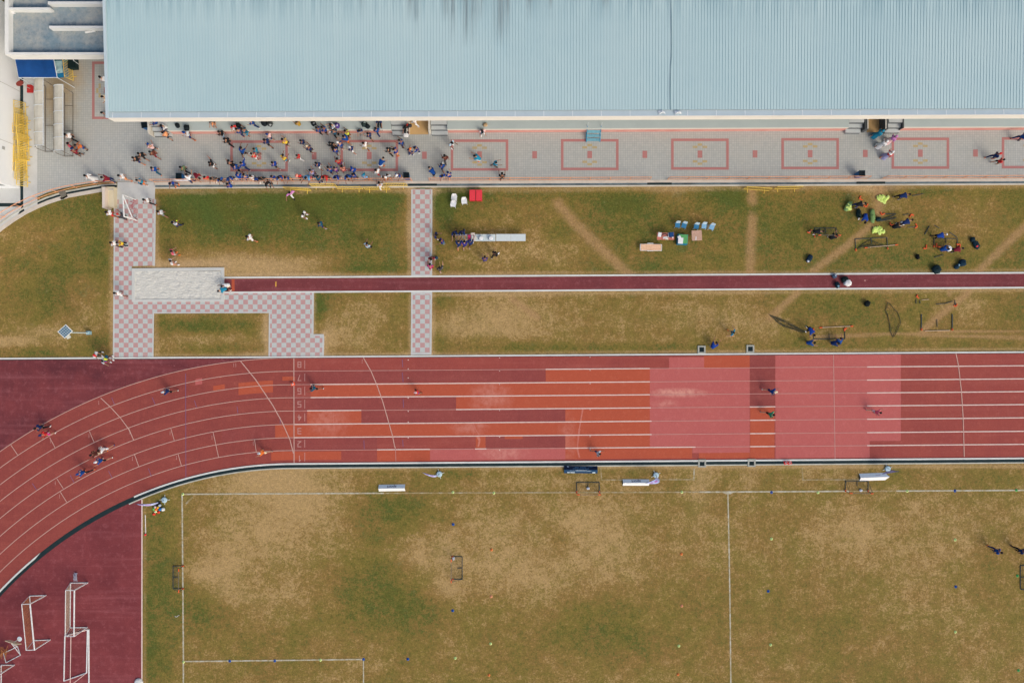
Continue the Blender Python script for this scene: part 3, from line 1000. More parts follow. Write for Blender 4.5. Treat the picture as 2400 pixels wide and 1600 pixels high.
for a, s in ((2028.5, 1), (2081, -1)):
    xa = wx(a)
    y = pfy(a)
    one_wall((xa + s * .12, y + 3.85, .49), (.30, 8.1, .98), DARKW, "passage_wall")
    one_wall((xa + s * .20, y + 3.85, 1.02), (.08, 8.0, .08), WALLC, "coping")
one_wall((wx(2117), pfy(2117) + 3.9, .52), (.1, 8.0, 1.04), DARKW, "passage_wall")
for a, b in ((957, 1004), (2031, 2079)):
    tn = MB()
    y = pfy(a)
    tn.sheet([Vector((wx(a, 0), y - .18)), Vector((wx(b, 0), y - .18)), Vector((wx(b, 0), y + 9)), Vector((wx(a, 0), y + 9))], .036)
    tn.build("passage_floor", TAN, ST)
# tiers of seats behind the platform
for a, b in ((352, 916), (1048, 1990), (2119, 2760)):
    xa, xb = wx(a), wx(b)
    tr = MB()
    for i in range(9):
        y = pfy(a) + 2.4 + .85 * i
        tr.box(((xa + xb) / 2, y + 5, .5 + .22 * (i + 1)), (xb - xa - .01 * i, 10 - .004 * i, 1.0 + .44 * (i + 1)))
    tr.build("seating_tier", PLAT, ST)
bw = MB()
bw.box((wx(1556), pfy(1200) + 17.5, 3.4), (wx(2760) - wx(352), .3, 6.8))
bw.build("rear_wall", WALLC, ST)
# roof
RZ = 7.5
ra, rb = G(252, 262.5, RZ), G(2400, 254.6, RZ)
d = (rb - ra)
d.z = 0
d.normalize()
nrm = Vector((-d.y, d.x, 0))
LEN = (rb - ra).length + 9.0
DEP = 20.0
rise = .035
t = NT("ribbed_roof", .5)
t.b.inputs['Specular IOR Level'].default_value = .4
n1 = t.noise(.1, 4, .6)
sx = t.noise(1.0, 5, .7, t.mapping((2.6, .09, 1)))
up = t.attr('up')
strk = t.attr('streak')
c = t.mix(t.ramp(n1, .35, .65), col((177, 203, 205)), col((186, 209, 209)))
c = t.mix(t.ramp(sx, .45, .75, 0, .3), c, col((168, 198, 203)))
c = t.mix(t.math('MULTIPLY', up, t.ramp(sx, .42, .62, 0, .8)), c, col((146, 176, 182)))
c = t.mix(t.math('MULTIPLY', strk, t.ramp(t.noise(1.0, 4, .7, t.mapping((5, .12, 1))), .38, .6, .1, 1)), c, col((132, 148, 150)))
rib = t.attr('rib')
c = t.mix(t.math('MULTIPLY', rib, .75), c, col((112, 154, 164)))  # darker rib flanks: the shading of the ribs is put into the colour
ROOFM = t.out(c)
prof = []      # ribs every 0.247 m
pitch_r = .2475
x = 0.0
while x < LEN:
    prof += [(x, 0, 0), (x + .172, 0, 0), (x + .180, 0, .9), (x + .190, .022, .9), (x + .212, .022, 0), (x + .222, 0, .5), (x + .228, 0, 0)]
    x += pitch_r
rows = [0, .25, 2.5, 5, 7, 8, 9, 10.5, DEP]
rf = MB()
upv, rib_shade, stv = [], [], []
STK = [(1092, 70), (1110, 60), (1128, 35), (1165, 72), (1176, 80), (1188, 60), (976, 45), (1060, 55), (1045, 40), (960, 25), (850, 20), (1240, 20), (1420, 15), (1290, 12)]
for r_ in rows:
    for x, hgt, rb_ in prof:
        p = ra + d * x + nrm * r_
        rf.v.append((p.x, p.y, RZ + rise * r_ + hgt))
        rib_shade.append(float(rb_))
        k = H / (H - RZ - rise * r_) * S
        ppx, ppy = 1200 + p.x * k, 800 - p.y * k
        upv.append(max(0.0, min(1.0, (60 - ppy) / 70)))
        s_ = 0.0
        for a, ln in STK:
            s_ = max(s_, math.exp(-((ppx - a) / 7) ** 2) * max(0.0, min(1.0, (ln + 18 - ppy) / 40)))
        stv.append(s_)
n = len(prof)
for j in range(len(rows) - 1):
    for i in range(n - 1):
        rf.f.append((j * n + i, j * n + i + 1, (j + 1) * n + i + 1, (j + 1) * n + i))
rf.mi = [0] * len(rf.f)
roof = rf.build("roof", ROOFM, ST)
for nm_, arr in (('up', upv), ('rib', rib_shade), ('streak', stv)):
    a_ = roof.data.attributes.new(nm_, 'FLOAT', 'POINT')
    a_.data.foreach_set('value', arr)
def rpt(x, y, z):
    p = ra + d * x + nrm * y
    return Vector((p.x, p.y, z))
gm = MB()
GUT = concrete("gutter_pale", (192, 208, 212), (172, 190, 196), .5, .6)
gm.add([rpt(0, .02, RZ - .10), rpt(LEN, .02, RZ - .10), rpt(LEN, -.46, RZ - .06), rpt(0, -.46, RZ - .06), rpt(0, .02, RZ - .2), rpt(LEN, .02, RZ - .2), rpt(LEN, -.46, RZ - .2), rpt(0, -.46, RZ - .2)],
       [(3, 2, 1, 0), (4, 5, 6, 7), (3, 7, 6, 2), (0, 1, 5, 4), (0, 4, 7, 3), (1, 2, 6, 5)])
gut = gm.build("gutter", GUT, roof)
for i in range(37):
    jm = MB()
    x = .35 + 2.35 * i
    jm.add([rpt(x, -.01, RZ - .085), rpt(x + .06, -.01, RZ - .085), rpt(x + .06, -.465, RZ - .045), rpt(x, -.465, RZ - .045)], [(3, 2, 1, 0)])
    jm.build("gutter_joint", M((222, 230, 230)), gut)
fm = MB()
def rbox(mb, x0, x1, y0, y1, z0, z1):
    vs = [rpt(x0, y0, z0), rpt(x1, y0, z0), rpt(x1, y1, z0), rpt(x0, y1, z0), rpt(x0, y0, z1), rpt(x1, y0, z1), rpt(x1, y1, z1), rpt(x0, y1, z1)]
    mb.add(vs, [(3, 2, 1, 0), (4, 5, 6, 7), (0, 1, 5, 4), (1, 2, 6, 5), (2, 3, 7, 6), (3, 0, 4, 7)])
rbox(fm, .012, LEN, -.51, -.462, RZ - .93, RZ - .035)
fm.build("fascia", FASC, ST)
sf = MB()
rbox(sf, .03, LEN, -.45, DEP, RZ - .42, RZ - .22)
sf.build("soffit", WALLC, ST)
vg = MB()
vg.add([rpt(-.13, -.5, RZ - .02), rpt(.10, -.5, RZ - .02), rpt(.10, DEP, RZ + .1 + rise * DEP), rpt(-.13, DEP, RZ + .1 + rise * DEP), rpt(-.13, -.5, RZ + .05), rpt(.10, -.5, RZ + .05), rpt(.10, DEP, RZ + .17 + rise * DEP), rpt(-.13, DEP, RZ + .17 + rise * DEP)],
       [(3, 2, 1, 0), (4, 5, 6, 7), (0, 1, 5, 4), (1, 2, 6, 5), (2, 3, 7, 6), (3, 0, 4, 7)])
vg.build("verge_trim", GUT, ST)
for i in range(10):
    cm = MB()
    p = rpt(2.5 + 9.1 * i, 4.6, 0)
    cm.tube((p.x, p.y, 2.0), (p.x, p.y, RZ - .4), .14, 10)
    cm.build("column", M((190, 196, 198)), ST)
# cable and torn flashing lying on the roof
cb = MB()
kk = [(1573, 0, 0), (1573.5, 40, 0), (1574.5, 90, 0), (1574, 130, 0), (1571, 180, 0), (1570.5, 215, 0), (1572, 258, 0)]
cb.path([G(a, b, RZ + .06 + rise * (262 - b) / 28.5) for a, b, _ in kk], .02, 5)
tag(cb.build("cable", M((96, 126, 138))), "thin dark cable running down the ribbed grandstand roof to the gutter", "cable")
fl_names = ["torn white flashing scrap lying on the roof gutter beside the cable end", "torn white flashing scrap on the gutter a little past the cable end"]
for i, (a, b) in enumerate(((1551, 264), (1589, 264))):
    c = G(a, b, RZ)
    q = MB()
    random.seed(3 + i)
    pts = [(-.3, .15), (.0, .2), (.25, .05), (.3, -.15), (.0, -.05), (-.25, -.2)]
    vs = [(c.x + x, c.y + y, RZ + random.uniform(-.04, .16)) for x, y in pts] + [(c.x, c.y, RZ + .2)]
    q.add(vs, [(i2, (i2 + 1) % 6, 6) for i2 in range(6)])
    tag(q.build("flashing_scrap", M((226, 232, 232))), fl_names[i], "metal scrap", "flashing scraps on the gutter")

# ------------------------------------------------------------------ flat-roofed link and white building on the left
LK = thing("flat_roof_building", "low building with a stained flat concrete roof and cream upstand beams", "building")
LZ = 5.0
t = NT("stained_roof", .9)
n1 = t.noise(.5, 6, .7)
n2 = t.noise(2.6, 6, .75)
c = t.mix(t.ramp(n1, .38, .62), col((122, 144, 154)), col((168, 170, 164)))
c = t.mix(t.ramp(n2, .5, .72, 0, .65), c, col((92, 114, 126)))
c = t.mix(t.ramp(n2, .28, .42, .5, 0), c, col((178, 174, 160)))
c = t.mix(t.math('MULTIPLY', t.attr('beam_edge'), t.ramp(n2, .3, .6, .5, 1)), c, col((46, 84, 108)))  # darker blue bands on the roof floor beside the upstand beams
FLATM = t.out(c)
fr = MB()
nx, ny = 60, 40
dv = []
for j in range(ny + 1):
    for i in range(nx + 1):
        x, y = 14 + 256 * i / nx, -60 + 188 * j / ny
        fr.v.append(tuple(G(x, y, LZ - .55)))
        dv.append(max(math.exp(-((y - 124) / 9) ** 2), math.exp(-((y - 62) / 8) ** 2) * (1 if x > 116 else 0), math.exp(-((y - 14) / 6) ** 2) * (1 if x < 112 else 0), math.exp(-((x - 20) / 5) ** 2) * (1 if y > 80 else .2), math.exp(-((y - 2) / 5) ** 2) * (1 if x > 112 else 0)) * .9)
for j in range(ny):
    for i in range(nx):
        a = j * (nx + 1) + i
        fr.f.append((a + nx + 1, a + nx + 2, a + 1, a))
fr.mi = [0] * len(fr.f)
fo = fr.build("roof", FLATM, LK)
fo.data.attributes.new('beam_edge', 'FLOAT', 'POINT').data.foreach_set('value', dv)
BEAM = concrete("upstand_cream", (226, 227, 222), (204, 205, 198), .5)
def zbox(mb, x0, y0, x1, y1, z0, z1):
    a, b = G(x0, y0, z1), G(x1, y1, z1)
    mb.box(((a.x + b.x) / 2, (a.y + b.y) / 2, (z0 + z1) / 2), (abs(b.x - a.x), abs(a.y - b.y), z1 - z0))
bm_ = MB()
zbox(bm_, 12, 123, 270, 128.5, LZ - 1.0, LZ)
bm_.build("upstand_beam", BEAM, LK)
bm_ = MB()
zbox(bm_, 11, -80, 20, 122.9, LZ - 1.0, LZ - .004)
bm_.build("upstand_beam", BEAM, LK)
bm_ = MB()
zbox(bm_, 20.1, 18, 117, 23, LZ - .56, LZ - .02)
bm_.build("upstand_beam", BEAM, LK)
bm_ = MB()
zbox(bm_, 112, 4, 270, 10, LZ - .56, LZ - .02)
bm_.build("upstand_beam", BEAM, LK)
bm_ = MB()
zbox(bm_, 115, 61, 270, 66.5, LZ - .56, LZ - .02)
bm_.build("upstand_beam", BEAM, LK)
sb = MB()
zbox(sb, 21, -80, 268, 122, LZ - .95, LZ - .56)
sb.build("roof_slab", BEAM, LK)
wb = MB()
a, b = G(60, 60, 0), G(268, 60, 0)
wb.box(((a.x + b.x) / 2, a.y + 3.6, 2.0), (b.x - a.x, .25, 4.0))
for xx in (110, 180, 250):
    p = G(xx, 122, 0)
    q = MB()
    q.tube((p.x, p.y + .1, 0), (p.x, p.y + .1, 4.05), .16, 10)
    q.build("column", WALLC, LK)
wb.build("wall", WALLC, LK)
rd = MB()
p, q = G(200, 76.5, LZ - .5), G(223, 73, LZ - .5)
rd.tube(p, q, .085, 8)
tag(rd.build("pipe_offcut", M((226, 226, 220))), "white pipe offcut lying on the stained flat roof", "pipe")
vb = MB()
c = G(31, 30, LZ - .5)
vb.box((c.x, c.y, LZ - .45), (.28, .22, .2), .2)
tag(vb.build("roof_outlet", M((232, 232, 230))), "small white outlet box in the flat roof's corner by the beam", "roof outlet")

WB = thing("white_building", "tall white plastered building beside the yellow barriers", "building")
CREAM = concrete("plaster_white", (238, 244, 250), (228, 235, 240), .4, .25)
wm = MB()
a, b = G(-500, 30), G(47, 441)
wm.box(((a.x + b.x) / 2, (a.y + b.y) / 2, 5.0), (b.x - a.x, a.y - b.y, 10.0))
wm.build("wall", CREAM, WB)
jm = MB()
for yy in (345, 215):
    q = G(47, yy)
    jm.box((q.x + .006, q.y, 5.0), (.02, .05, 10.0))
jm.build("wall_joint", C_PALE, WB)
wn = MB()
for xx, z in ((20, 1.5),):
    q = G(xx, 441)
    wn.box((q.x - .6, q.y - .004, z), (2.2, .02, .9))
wn.build("vent_panel", M((150, 156, 156)), WB)
ol = MB()
q = G(47, 362)
ol.box((q.x + .02, q.y, 2.1), (.06, .25, .3))
ol.build("switch_box", M((170, 172, 168)), WB)
# ------------------------------------------------------------------ railings
PEACH = M((226, 162, 122), .5)
def railing(pts_px, label, step=1.83, loop_end=True):
    """handrail over a photo-pixel ground polyline"""
    P = px(*pts_px)
    t = thing("railing", label, "railing", P[0], 0, "railings along the lawn drain")
    o = P[0]
    P = [p - o for p in P]
    m1, m2 = MB(), MB()
    m1.path([p + Vector((0, 0, 1.05)) for p in P], .035, 6)
    m2.path([p + Vector((0, 0, .22)) for p in P], .03, 6)
    m1.build("handrail", PEACH, t)
    m2.build("lower_rail", PEACH, t)
    # posts at equal steps
    L = [0]
    for a, b in zip(P[:-1], P[1:]):
        L.append(L[-1] + (b - a).length)
    n = max(1, round(L[-1] / step))
    for i in range(n + 1):
        s_ = L[-1] * i / n
        j = max(k for k in range(len(L)) if L[k] <= s_ + 1e-6)
        j = min(j, len(P) - 2)
        p = P[j] + (P[j + 1] - P[j]) * ((s_ - L[j]) / (L[j + 1] - L[j]))
        m = MB()
        m.tube(p + Vector((0, 0, .02)), p + Vector((0, 0, 1.05)), .03, 6)
        m.build("post", PEACH, t)
def ryy(x):
    return lerp(x, 362, 426.8, 2400, 417.6)
railing([(272, 430), (244, 431), (220, 433.5), (190, 438.5), (166, 443), (140, 449.5), (112, 458.5), (85, 469), (55, 483), (25, 500), (0, 518), (-60, 565)], "curved orange railing bending along the drain beside the white building")
railing([(363, ryy(363)), (660, ryy(660)), (966, ryy(966))], "orange railing lined with seated and leaning people behind the green lawn")
railing([(1008, ryy(1008)), (1522, ryy(1522))], "orange railing from the crossing path to the first gap beyond the blue steps")
railing([(1564, ryy(1564)), (2029, ryy(2029))], "orange railing ending at the blue bin by the second gap")
railing([(2066, ryy(2066)), (2720, ryy(2720))], "orange railing beyond the second gap, past the people in robes")

# ------------------------------------------------------------------ yellow crowd barriers
YEL = M((232, 200, 96), .5)
def make_barrier():
    t = thing("crowd_barrier", "", "barrier", (0, 0, 0), 0, "yellow crowd barriers")
    f = MB()
    f.path([(-1.15, 0, .12), (-1.15, 0, 1.08), (1.15, 0, 1.08), (1.15, 0, .12), (-1.15, 0, .12)], .03, 6)
    f.build("frame", YEL, t)
    for i in range(14):
        b = MB()
        x = -1.15 + 2.3 * (i + 1) / 15
        b.tube((x, 0, .12), (x, 0, 1.08), .021, 5)
        b.build("bar", YEL, t)
    for x in (-.78, .78):
        g = MB()
        g.tube((x, -.30, .03), (x, .30, .03), .032, 6)
        g.tube((x, 0, .03), (x, 0, .14), .03, 6)
        g.build("foot", YEL, t)
    return t
bar0 = make_barrier()
BARS = [(701, 446, 3, "yellow crowd barrier on the lawn kerb above the person in pink"), (761, 437, 0, "yellow crowd barrier standing across the drain in the middle of the row"),
        (822, 443.5, 0, "yellow crowd barrier on the lawn edge between two others in the row"), (886, 444.5, 0, "yellow crowd barrier with a person in white standing against it"), (926, 436, 0, "yellow crowd barrier over the drain nearest the crossing path"),
        (1771, 445.5, -4, "tilted yellow crowd barrier alone on the lawn, beside the straight dirt trail"), (1842, 443, 1, "yellow crowd barrier on the lawn, end one towards the football gear")]
for i, (x, y, a, lab) in enumerate(BARS):
    p = G(x, y)
    if i == 0:
        bar0.location = p
        bar0.rotation_euler = (0, 0, R(-a))
        bar0['label'] = lab
    else:
        dup(bar0, p, R(a), lab)
STACK = [(57, 268, 92, "yellow crowd barrier at the top of the row leaning by the white building"), (53, 300, 91, "yellow crowd barrier tight against the white building wall"), (62, 322, 93, "yellow crowd barrier outermost of the row along the white building"),
         (57, 352, 90, "yellow crowd barrier in the middle of the row by the white building"), (58, 392, 87, "yellow crowd barrier at the drain end of the row by the white building"),
         (50, 284, 94, "yellow crowd barrier flattest against the white building, near its top"), (60, 300, 89, "yellow crowd barrier overlapping two others by the round sign end of the row"), (64, 345, 91, "yellow crowd barrier sticking out furthest towards the shelters"),
         (55, 372, 89, "yellow crowd barrier tucked under others low in the white building row"), (60, 405, 92, "yellow crowd barrier lowest of all, touching the open drain")]
for x, y, a, lab in STACK:
    q = dup(bar0, G(x + 7, y + 4), R(a), lab, "yellow crowd barriers stored by the white building")
    q.rotation_euler = (R(-24 - (x * 7) % 14), 0, R(a))
dup(bar0, G(172, 161), R(-84), "yellow crowd barrier standing beside the blue awning", "yellow crowd barriers").rotation_euler = (R(14), 0, R(-84))

# ------------------------------------------------------------------ team shelters
SHEET = NT("shelter_sheet", .35)
SHEETM = SHEET.out(SHEET.mix(SHEET.ramp(SHEET.noise(1.3, 5, .7), .35, .7), col((206, 203, 190)), col((186, 182, 166))))
STEEL = M((116, 110, 102), .5)
SILV = M((206, 214, 218), .4)
def shelter(x_front, y0, y1, label):
    """curved portable bench shelter, open to +x; x_front = pixel of the base front"""
    p0, p1 = G(x_front, y0), G(x_front, y1)
    L = p0.y - p1.y
    t = thing("team_shelter", label, "shelter", (p1.x, p1.y, 0.024), 0, "team shelters beside the barriers")
    prof = [(-.80, 1.25), (-.74, 1.5), (-.60, 1.78), (-.34, 2.02), (.02, 2.13), (.46, 2.12)]
    m = MB()
    th = .025
    n = len(prof)
    up_ = [(x, z + th) for x, z in prof]
    for q in (prof, up_):
        for yy in (0, L):
            m.v += [(x, yy, z) for x, z in q]
    for i in range(n - 1):
        m.f += [(i, i + 1, n + i + 1, n + i), (2 * n + i, 3 * n + i, 3 * n + i + 1, 2 * n + i + 1), (i, 2 * n + i, 2 * n + i + 1, i + 1), (n + i, n + i + 1, 3 * n + i + 1, 3 * n + i)]
    m.f += [(n - 1, 3 * n - 1, 4 * n - 1, 2 * n - 1)]
    m.mi = [0] * len(m.f)
    m.build("canopy", SHEETM, t)
    k = round(L / 1.2)
    for i in range(k + 1):
        y = L * i / k
        r = MB()
        r.path([(x, y, z + .045) for x, z in prof], .03, 6)
        r.build("rib", SILV, t)
    e = MB()
    e.tube((.46, 0, 2.14), (.46, L, 2.14), .035, 6)
    e.build("front_edge", SILV, t)
    f = MB()
    f.tube((0, 0, .04), (0, L, .04), .03, 6)
    f.tube((-.78, 0, .04), (-.78, L, .04), .03, 6)
    for i in range(0, k + 1, 2 if k > 3 else 1):
        y = L * i / k
        f.tube((0, y, .04), (-.78, y, .04), .025, 6)
    f.tube((0, 0, .04), (.2, 0, 2.1), .025, 6)
    f.tube((0, L, .04), (.2, L, 2.1), .025, 6)
    f.build("base_frame", STEEL, t)
    for yy in (0, L):
        b = MB()
        b.tube((-.78, yy, .04), (-.80, yy, 1.28), .028, 6)
        b.build("rear_leg", STEEL, t)
shelter(127, 203, 356, "team shelter with a curved translucent roof nearer the white building")
shelter(172, 219, 367, "team shelter with a curved translucent roof nearer the standing group")

# ------------------------------------------------------------------ awning corner
BLUE_T = NT("blue_tarpaulin", .6)
BLUEM = BLUE_T.out(BLUE_T.mix(BLUE_T.ramp(BLUE_T.noise(.9, 4, .6), .35, .7), col((14, 76, 142)), col((8, 62, 122))))
aw = thing("awning", "deep blue awning over the corner under the flat roof", "awning")
m = MB()
z = 2.7
A, B, C, D = G(32, 118, z), G(122, 118, z), G(134, 182, z - .25), G(44, 182, z - .25)
m.add([A, B, C, D, A + Vector((0, 0, .03)), B + Vector((0, 0, .03)), C + Vector((0, 0, .03)), D + Vector((0, 0, .03))], [(0, 1, 2, 3), (7, 6, 5, 4), (2, 6, 7, 3), (1, 5, 6, 2), (3, 7, 4, 0)])
m.build("canopy", BLUEM, aw)
m = MB()
m.path([A, B, C, D, A], .035, 6)
for q in (C, D):
    m.tube(q, (q.x, q.y, 0.03), .035, 6)
m.build("frame", SILV, aw)
bxl = thing("storage_tub", "blue tub filled with a pale crumpled plastic sheet beside the awning", "tub", G(147, 166, .024), R(6))
m = MB()
m.box((0, 0, .36), (1.05, 1.25, .72))
m.build("body", M((20, 128, 186)), bxl)
m = MB()
random.seed(4)
for j in range(7):
    for i in range(6):
        m.v.append((-.5 + i * .2, -.55 + j * .183, .74 + random.uniform(0, .13)))
for j in range(6):
    for i in range(5):
        a = j * 6 + i
        m.f.append((a, a + 1, a + 7, a + 6))
m.mi = [0] * len(m.f)
m.build("plastic_sheet", M((170, 206, 212)), bxl)
m = MB()
c = G(134, 145, .3)
m.ball((c.x, c.y, .32), .36, 12, (1.5, 1.1, .85))
m.ball((c.x + .7, c.y + .2, .26), .3, 12, (1.3, 1, .8))
tag(m.build("tarpaulin_bundle", M((22, 122, 142)), None, True), "teal tarpaulin bundle behind the blue tub under the roof edge", "tarpaulin")
m = MB()
c = G(177, 157)
m.prism([(c.x - .32, c.y - .34), (c.x + .34, c.y - .3), (c.x + .30, c.y + .6), (c.x - .30, c.y + .55)], .024, .55)
db_ = tag(m.build("storage_bin", M((18, 44, 46))), "dark green box standing just past the barrier by the awning", "box")
m = MB()
m.prism([(c.x - .34, c.y - .36), (c.x + .36, c.y - .32), (c.x + .32, c.y + .62), (c.x - .32, c.y + .57)], .55, .60)
m.build("lid", M((14, 36, 38)), db_)
for i, (a, b, lab) in enumerate((((172, 142), (184, 151), "white metal strut leaning over the dark green box"), ((176, 131), (186, 138), "short white metal strut at the flat roof's edge"))):
    m = MB()
    m.tube(G(*a, .8), G(*b, .06), .03, 6)
    m.tube(G(*a, .8), G(*a, .8) + Vector((0, .25, 0)), .03, 6)
    tag(m.build("metal_strut", SILV), lab, "strut")
sg = thing("round_sign", "round maroon sign on a pole with a square red base by the white wall", "sign", G(72, 209, .026), R(40))
m = MB()
m.box((0, 0, .06), (.55, .72, .12), R(-40))
m.build("base", M((184, 48, 46)), sg)
m = MB()
m.tube((0, 0, .1), (0, 0, 1.15), .03, 8)
m.build("pole", M((196, 190, 186)), sg)
m = MB()
m.lathe([(.02, -.02), (.33, -.02), (.33, .02), (.02, .02)], 20, (0, 0, 1.4), Matrix.Rotation(R(90), 3, 'X'))
m.build("disc", M((128, 56, 50)), sg)

# ------------------------------------------------------------------ bins
BINB, BIND, BINW = M((24, 92, 150), .5), M((10, 34, 44), .5), M((84, 160, 210), .5)
def make_bin():
    t = thing("litter_bin", "", "bin", (0, 0, 0), 0, "blue litter bins")
    m = MB()
    m.add([(-.20, -.20, .02), (.20, -.20, .02), (.20, .20, .02), (-.20, .20, .02), (-.25, -.25, 1.0), (.25, -.25, 1.0), (.25, .25, 1.0), (-.25, .25, 1.0)],
          [(3, 2, 1, 0), (0, 1, 5, 4), (1, 2, 6, 5), (2, 3, 7, 6), (3, 0, 4, 7), (4, 5, 6, 7)])
    m.build("body", BINB, t)
    m = MB()
    for sx, sy, a, b in ((0, -.24, .54, .06), (0, .24, .54, .06)):
        m.box((sx, sy, 1.03), (a, b, .06))
    for sx in (-.24, .24):
        m.box((sx, 0, 1.03), (.06, .42, .06))
    m.build("rim", BIND, t)
    m = MB()
    m.box((0, 0, 1.003), (.41, .41, .012))
    m.build("liner", M((8, 20, 26), .6), t)
    return t
bin0 = make_bin()
BINS = [(345, 297, 8, "dark-topped blue bin at the foot of the end stairs"), (425, 415.5, 0, "dark-topped blue bin on the paving by the camouflage shirt"), (954, 414, 0, "dark-topped blue bin at the railing's end by the crossing path"), (2014, 409.5, 0, "dark-topped blue bin alone at the railing near the second gap")]
for i, (x, y, a, lab) in enumerate(BINS):
    p = G(x, y, .55)
    p.z = .02
    if i == 0:
        bin0.location, bin0.rotation_euler = p, (0, 0, R(a))
        bin0['label'] = lab
    else:
        dup(bin0, p, R(a), lab)

# ------------------------------------------------------------------ small white goals and step block
WHT = M((226, 228, 226), .45)
NETP = M((176, 96, 104), .8)
def net(mb, a, b, c, d, nu, nv, r=.008):
    """netting over the quad a b c d"""
    for i in range(nu + 1):
        u = i / nu
        mb.tube(a.lerp(b, u), d.lerp(c, u), r, 3)
    for j in range(nv + 1):
        v = j / nv
        mb.tube(a.lerp(d, v), b.lerp(c, v), r, 3)
def upright_goal(name, p0, p1, hgt, depth_vec, label, netcol, cat="goal", top_depth=.35, group=None):
    """goal standing between ground points p0 and p1 with its back frame along depth_vec"""
    o = p0.copy()
    t = thing(name, label, cat, o, 0, group)
    a, b = Vector((0, 0, 0)), p1 - p0
    dv = Vector((depth_vec[0], depth_vec[1], 0))
    up = Vector((0, 0, hgt))
    tb = dv * top_depth
    for q in (a, b):
        m = MB()
        m.tube(q + Vector((0, 0, .02)), q + up, .055, 8)
        m.build("post", WHT, t)
    m = MB()
    m.tube(a + up, b + up, .06, 8)
    m.build("crossbar", WHT, t)
    m = MB()
    g = Vector((0, 0, .05))
    m.path([a + g, a + dv + g, b + dv + g, b + g], .045, 6)
    for q in (a, b):
        m.path([q + up, q + up + tb, q + dv + g], .035, 6)
    m.tube(a + up + tb, b + up + tb, .035, 6)
    m.build("back_frame", WHT, t)
    m = MB()
    net(m, a + up + tb, b + up + tb, b + dv + g, a + dv + g, 14, 10)
    net(m, a + g, a + up, a + up + tb, a + dv + g, 6, 6)
    net(m, b + g, b + up, b + up + tb, b + dv + g, 6, 6)
    m.build("net", netcol, t)
    return t
ORN = M((176, 118, 72), .8)
gl = thing("goal", "plain white goal with two slim uprights standing on the chequered path", "goal", G(318, 468))
ga, gb = Vector(), G(321, 517) - G(318, 468)
for nm_, q0, q1, rr in (("post", ga + Vector((0, 0, .02)), ga + Vector((0, 0, 2.1)), .045), ("post", gb + Vector((0, 0, .02)), gb + Vector((0, 0, 2.1)), .055), ("crossbar", ga + Vector((0, 0, 2.1)), gb + Vector((0, 0, 2.1)), .06), ("back_bar", ga + Vector((0, 0, 2.1)), gb + Vector((.42, 0, 1.55)), .05)):
    m = MB()
    m.tube(q0, q1, rr, 8)
    m.build(nm_, WHT, gl)
m = MB()
m.tube(gb + Vector((.42, 0, 1.55)), gb + Vector((0, 0, 2.1)), .03, 6)
m.tube(gb + Vector((.42, 0, 1.55)), gb + Vector((.05, 0, .02)), .03, 6)
m.build("brace", WHT, gl)
m = MB()
for i in range(26):
    a = Vector((313 + random.uniform(-10, 10), 466 + 2 * i))
    b = Vector((312 + random.uniform(-10, 10), 470 + 2 * i))
    m.tube(G(a.x, a.y, .03), G(b.x, b.y, .03), .02, 4)
tag(m.build("fallen_net", NETP), "dark pink net slumped on the chequered path beside the white goal", "net")
sbk = thing("concrete_steps", "cream concrete block with a raised side wall beside the chequered path", "concrete block")
m = MB()
m.prism(px((246, 441), (275, 441), (275, 488), (250, 488)), 0, .55)
m.build("landing", concrete("cream_block", (216, 206, 176), (196, 184, 150), .5), sbk)
m = MB()
a, b = G(237, 438.5, 1.0), G(245.5, 487, 1.0)
m.box(((a.x + b.x) / 2 + .06, (a.y + b.y) / 2, .5), (.26, a.y - b.y, 1.0))
m.build("side_wall", concrete("cream_wall", (222, 208, 192), (204, 190, 172), .4), sbk)
m = MB()
m.prism(px((254, 446), (275, 446.5), (275, 449), (254, 449)), .552, .60)
m.build("step_edge", C_BEIGE, sbk)
m = MB()
p, q = G(405, 421.5, .5), G(440, 421.5, .5)
m.box(((p.x + q.x) / 2, p.y, .46), (q.x - p.x + .5, .26, .05))
bn = tag(m.build("bench", M((226, 226, 224))), "narrow white bench against the railing beside the person in royal blue", "bench")
m = MB()
for xx in (p.x - .1, q.x + .1):
    m.box((xx, p.y, .23), (.06, .24, .41))
m.build("leg", M((190, 192, 190)), bn)

# ------------------------------------------------------------------ solar lamp
sl_ = thing("solar_lamp", "solar panel lamp on a tall pale pole standing in the grass", "solar lamp", G(211, 780))
m = MB()
m.box((0, 0, .18), (.32, .32, .36))
m.build("footing", M((148, 186, 196)), sl_)
m = MB()
m.tube((0, 0, .3), (0, 0, 3.55), .06, 10, .05)
m.build("pole", M((186, 204, 200)), sl_)
tilt = Matrix.Rotation(R(42), 3, 'Z') @ Matrix.Rotation(R(10), 3, 'X')
pc = G(153, 776.5, 3.75) - sl_.location
m = MB()
m.box(pc, (.96, .80, .05), 0, tilt)
pan = m.build("solar_panel", M((226, 228, 222), .4), sl_)
m = MB()
for i in range(5):
    for j in range(4):
        m.box(pc + tilt @ Vector((-.344 + .172 * i, -.27 + .18 * j, .03)), (.15, .158, .012), 0, tilt)
m.build("solar_cell", M((74, 112, 134), .3), pan)
m = MB()
m.tube((0, 0, 3.5), pc - Vector((0, 0, .04)), .045, 8)
m.build("bracket", M((186, 204, 200)), sl_)
m = MB()
lh = G(160, 788, 3.45) - sl_.location
m.box(lh, (.32, .36, .12), R(30))
m.tube((0, 0, 3.3), lh, .03, 6)
m.build("lamp_head", M((214, 218, 206), .4), sl_)

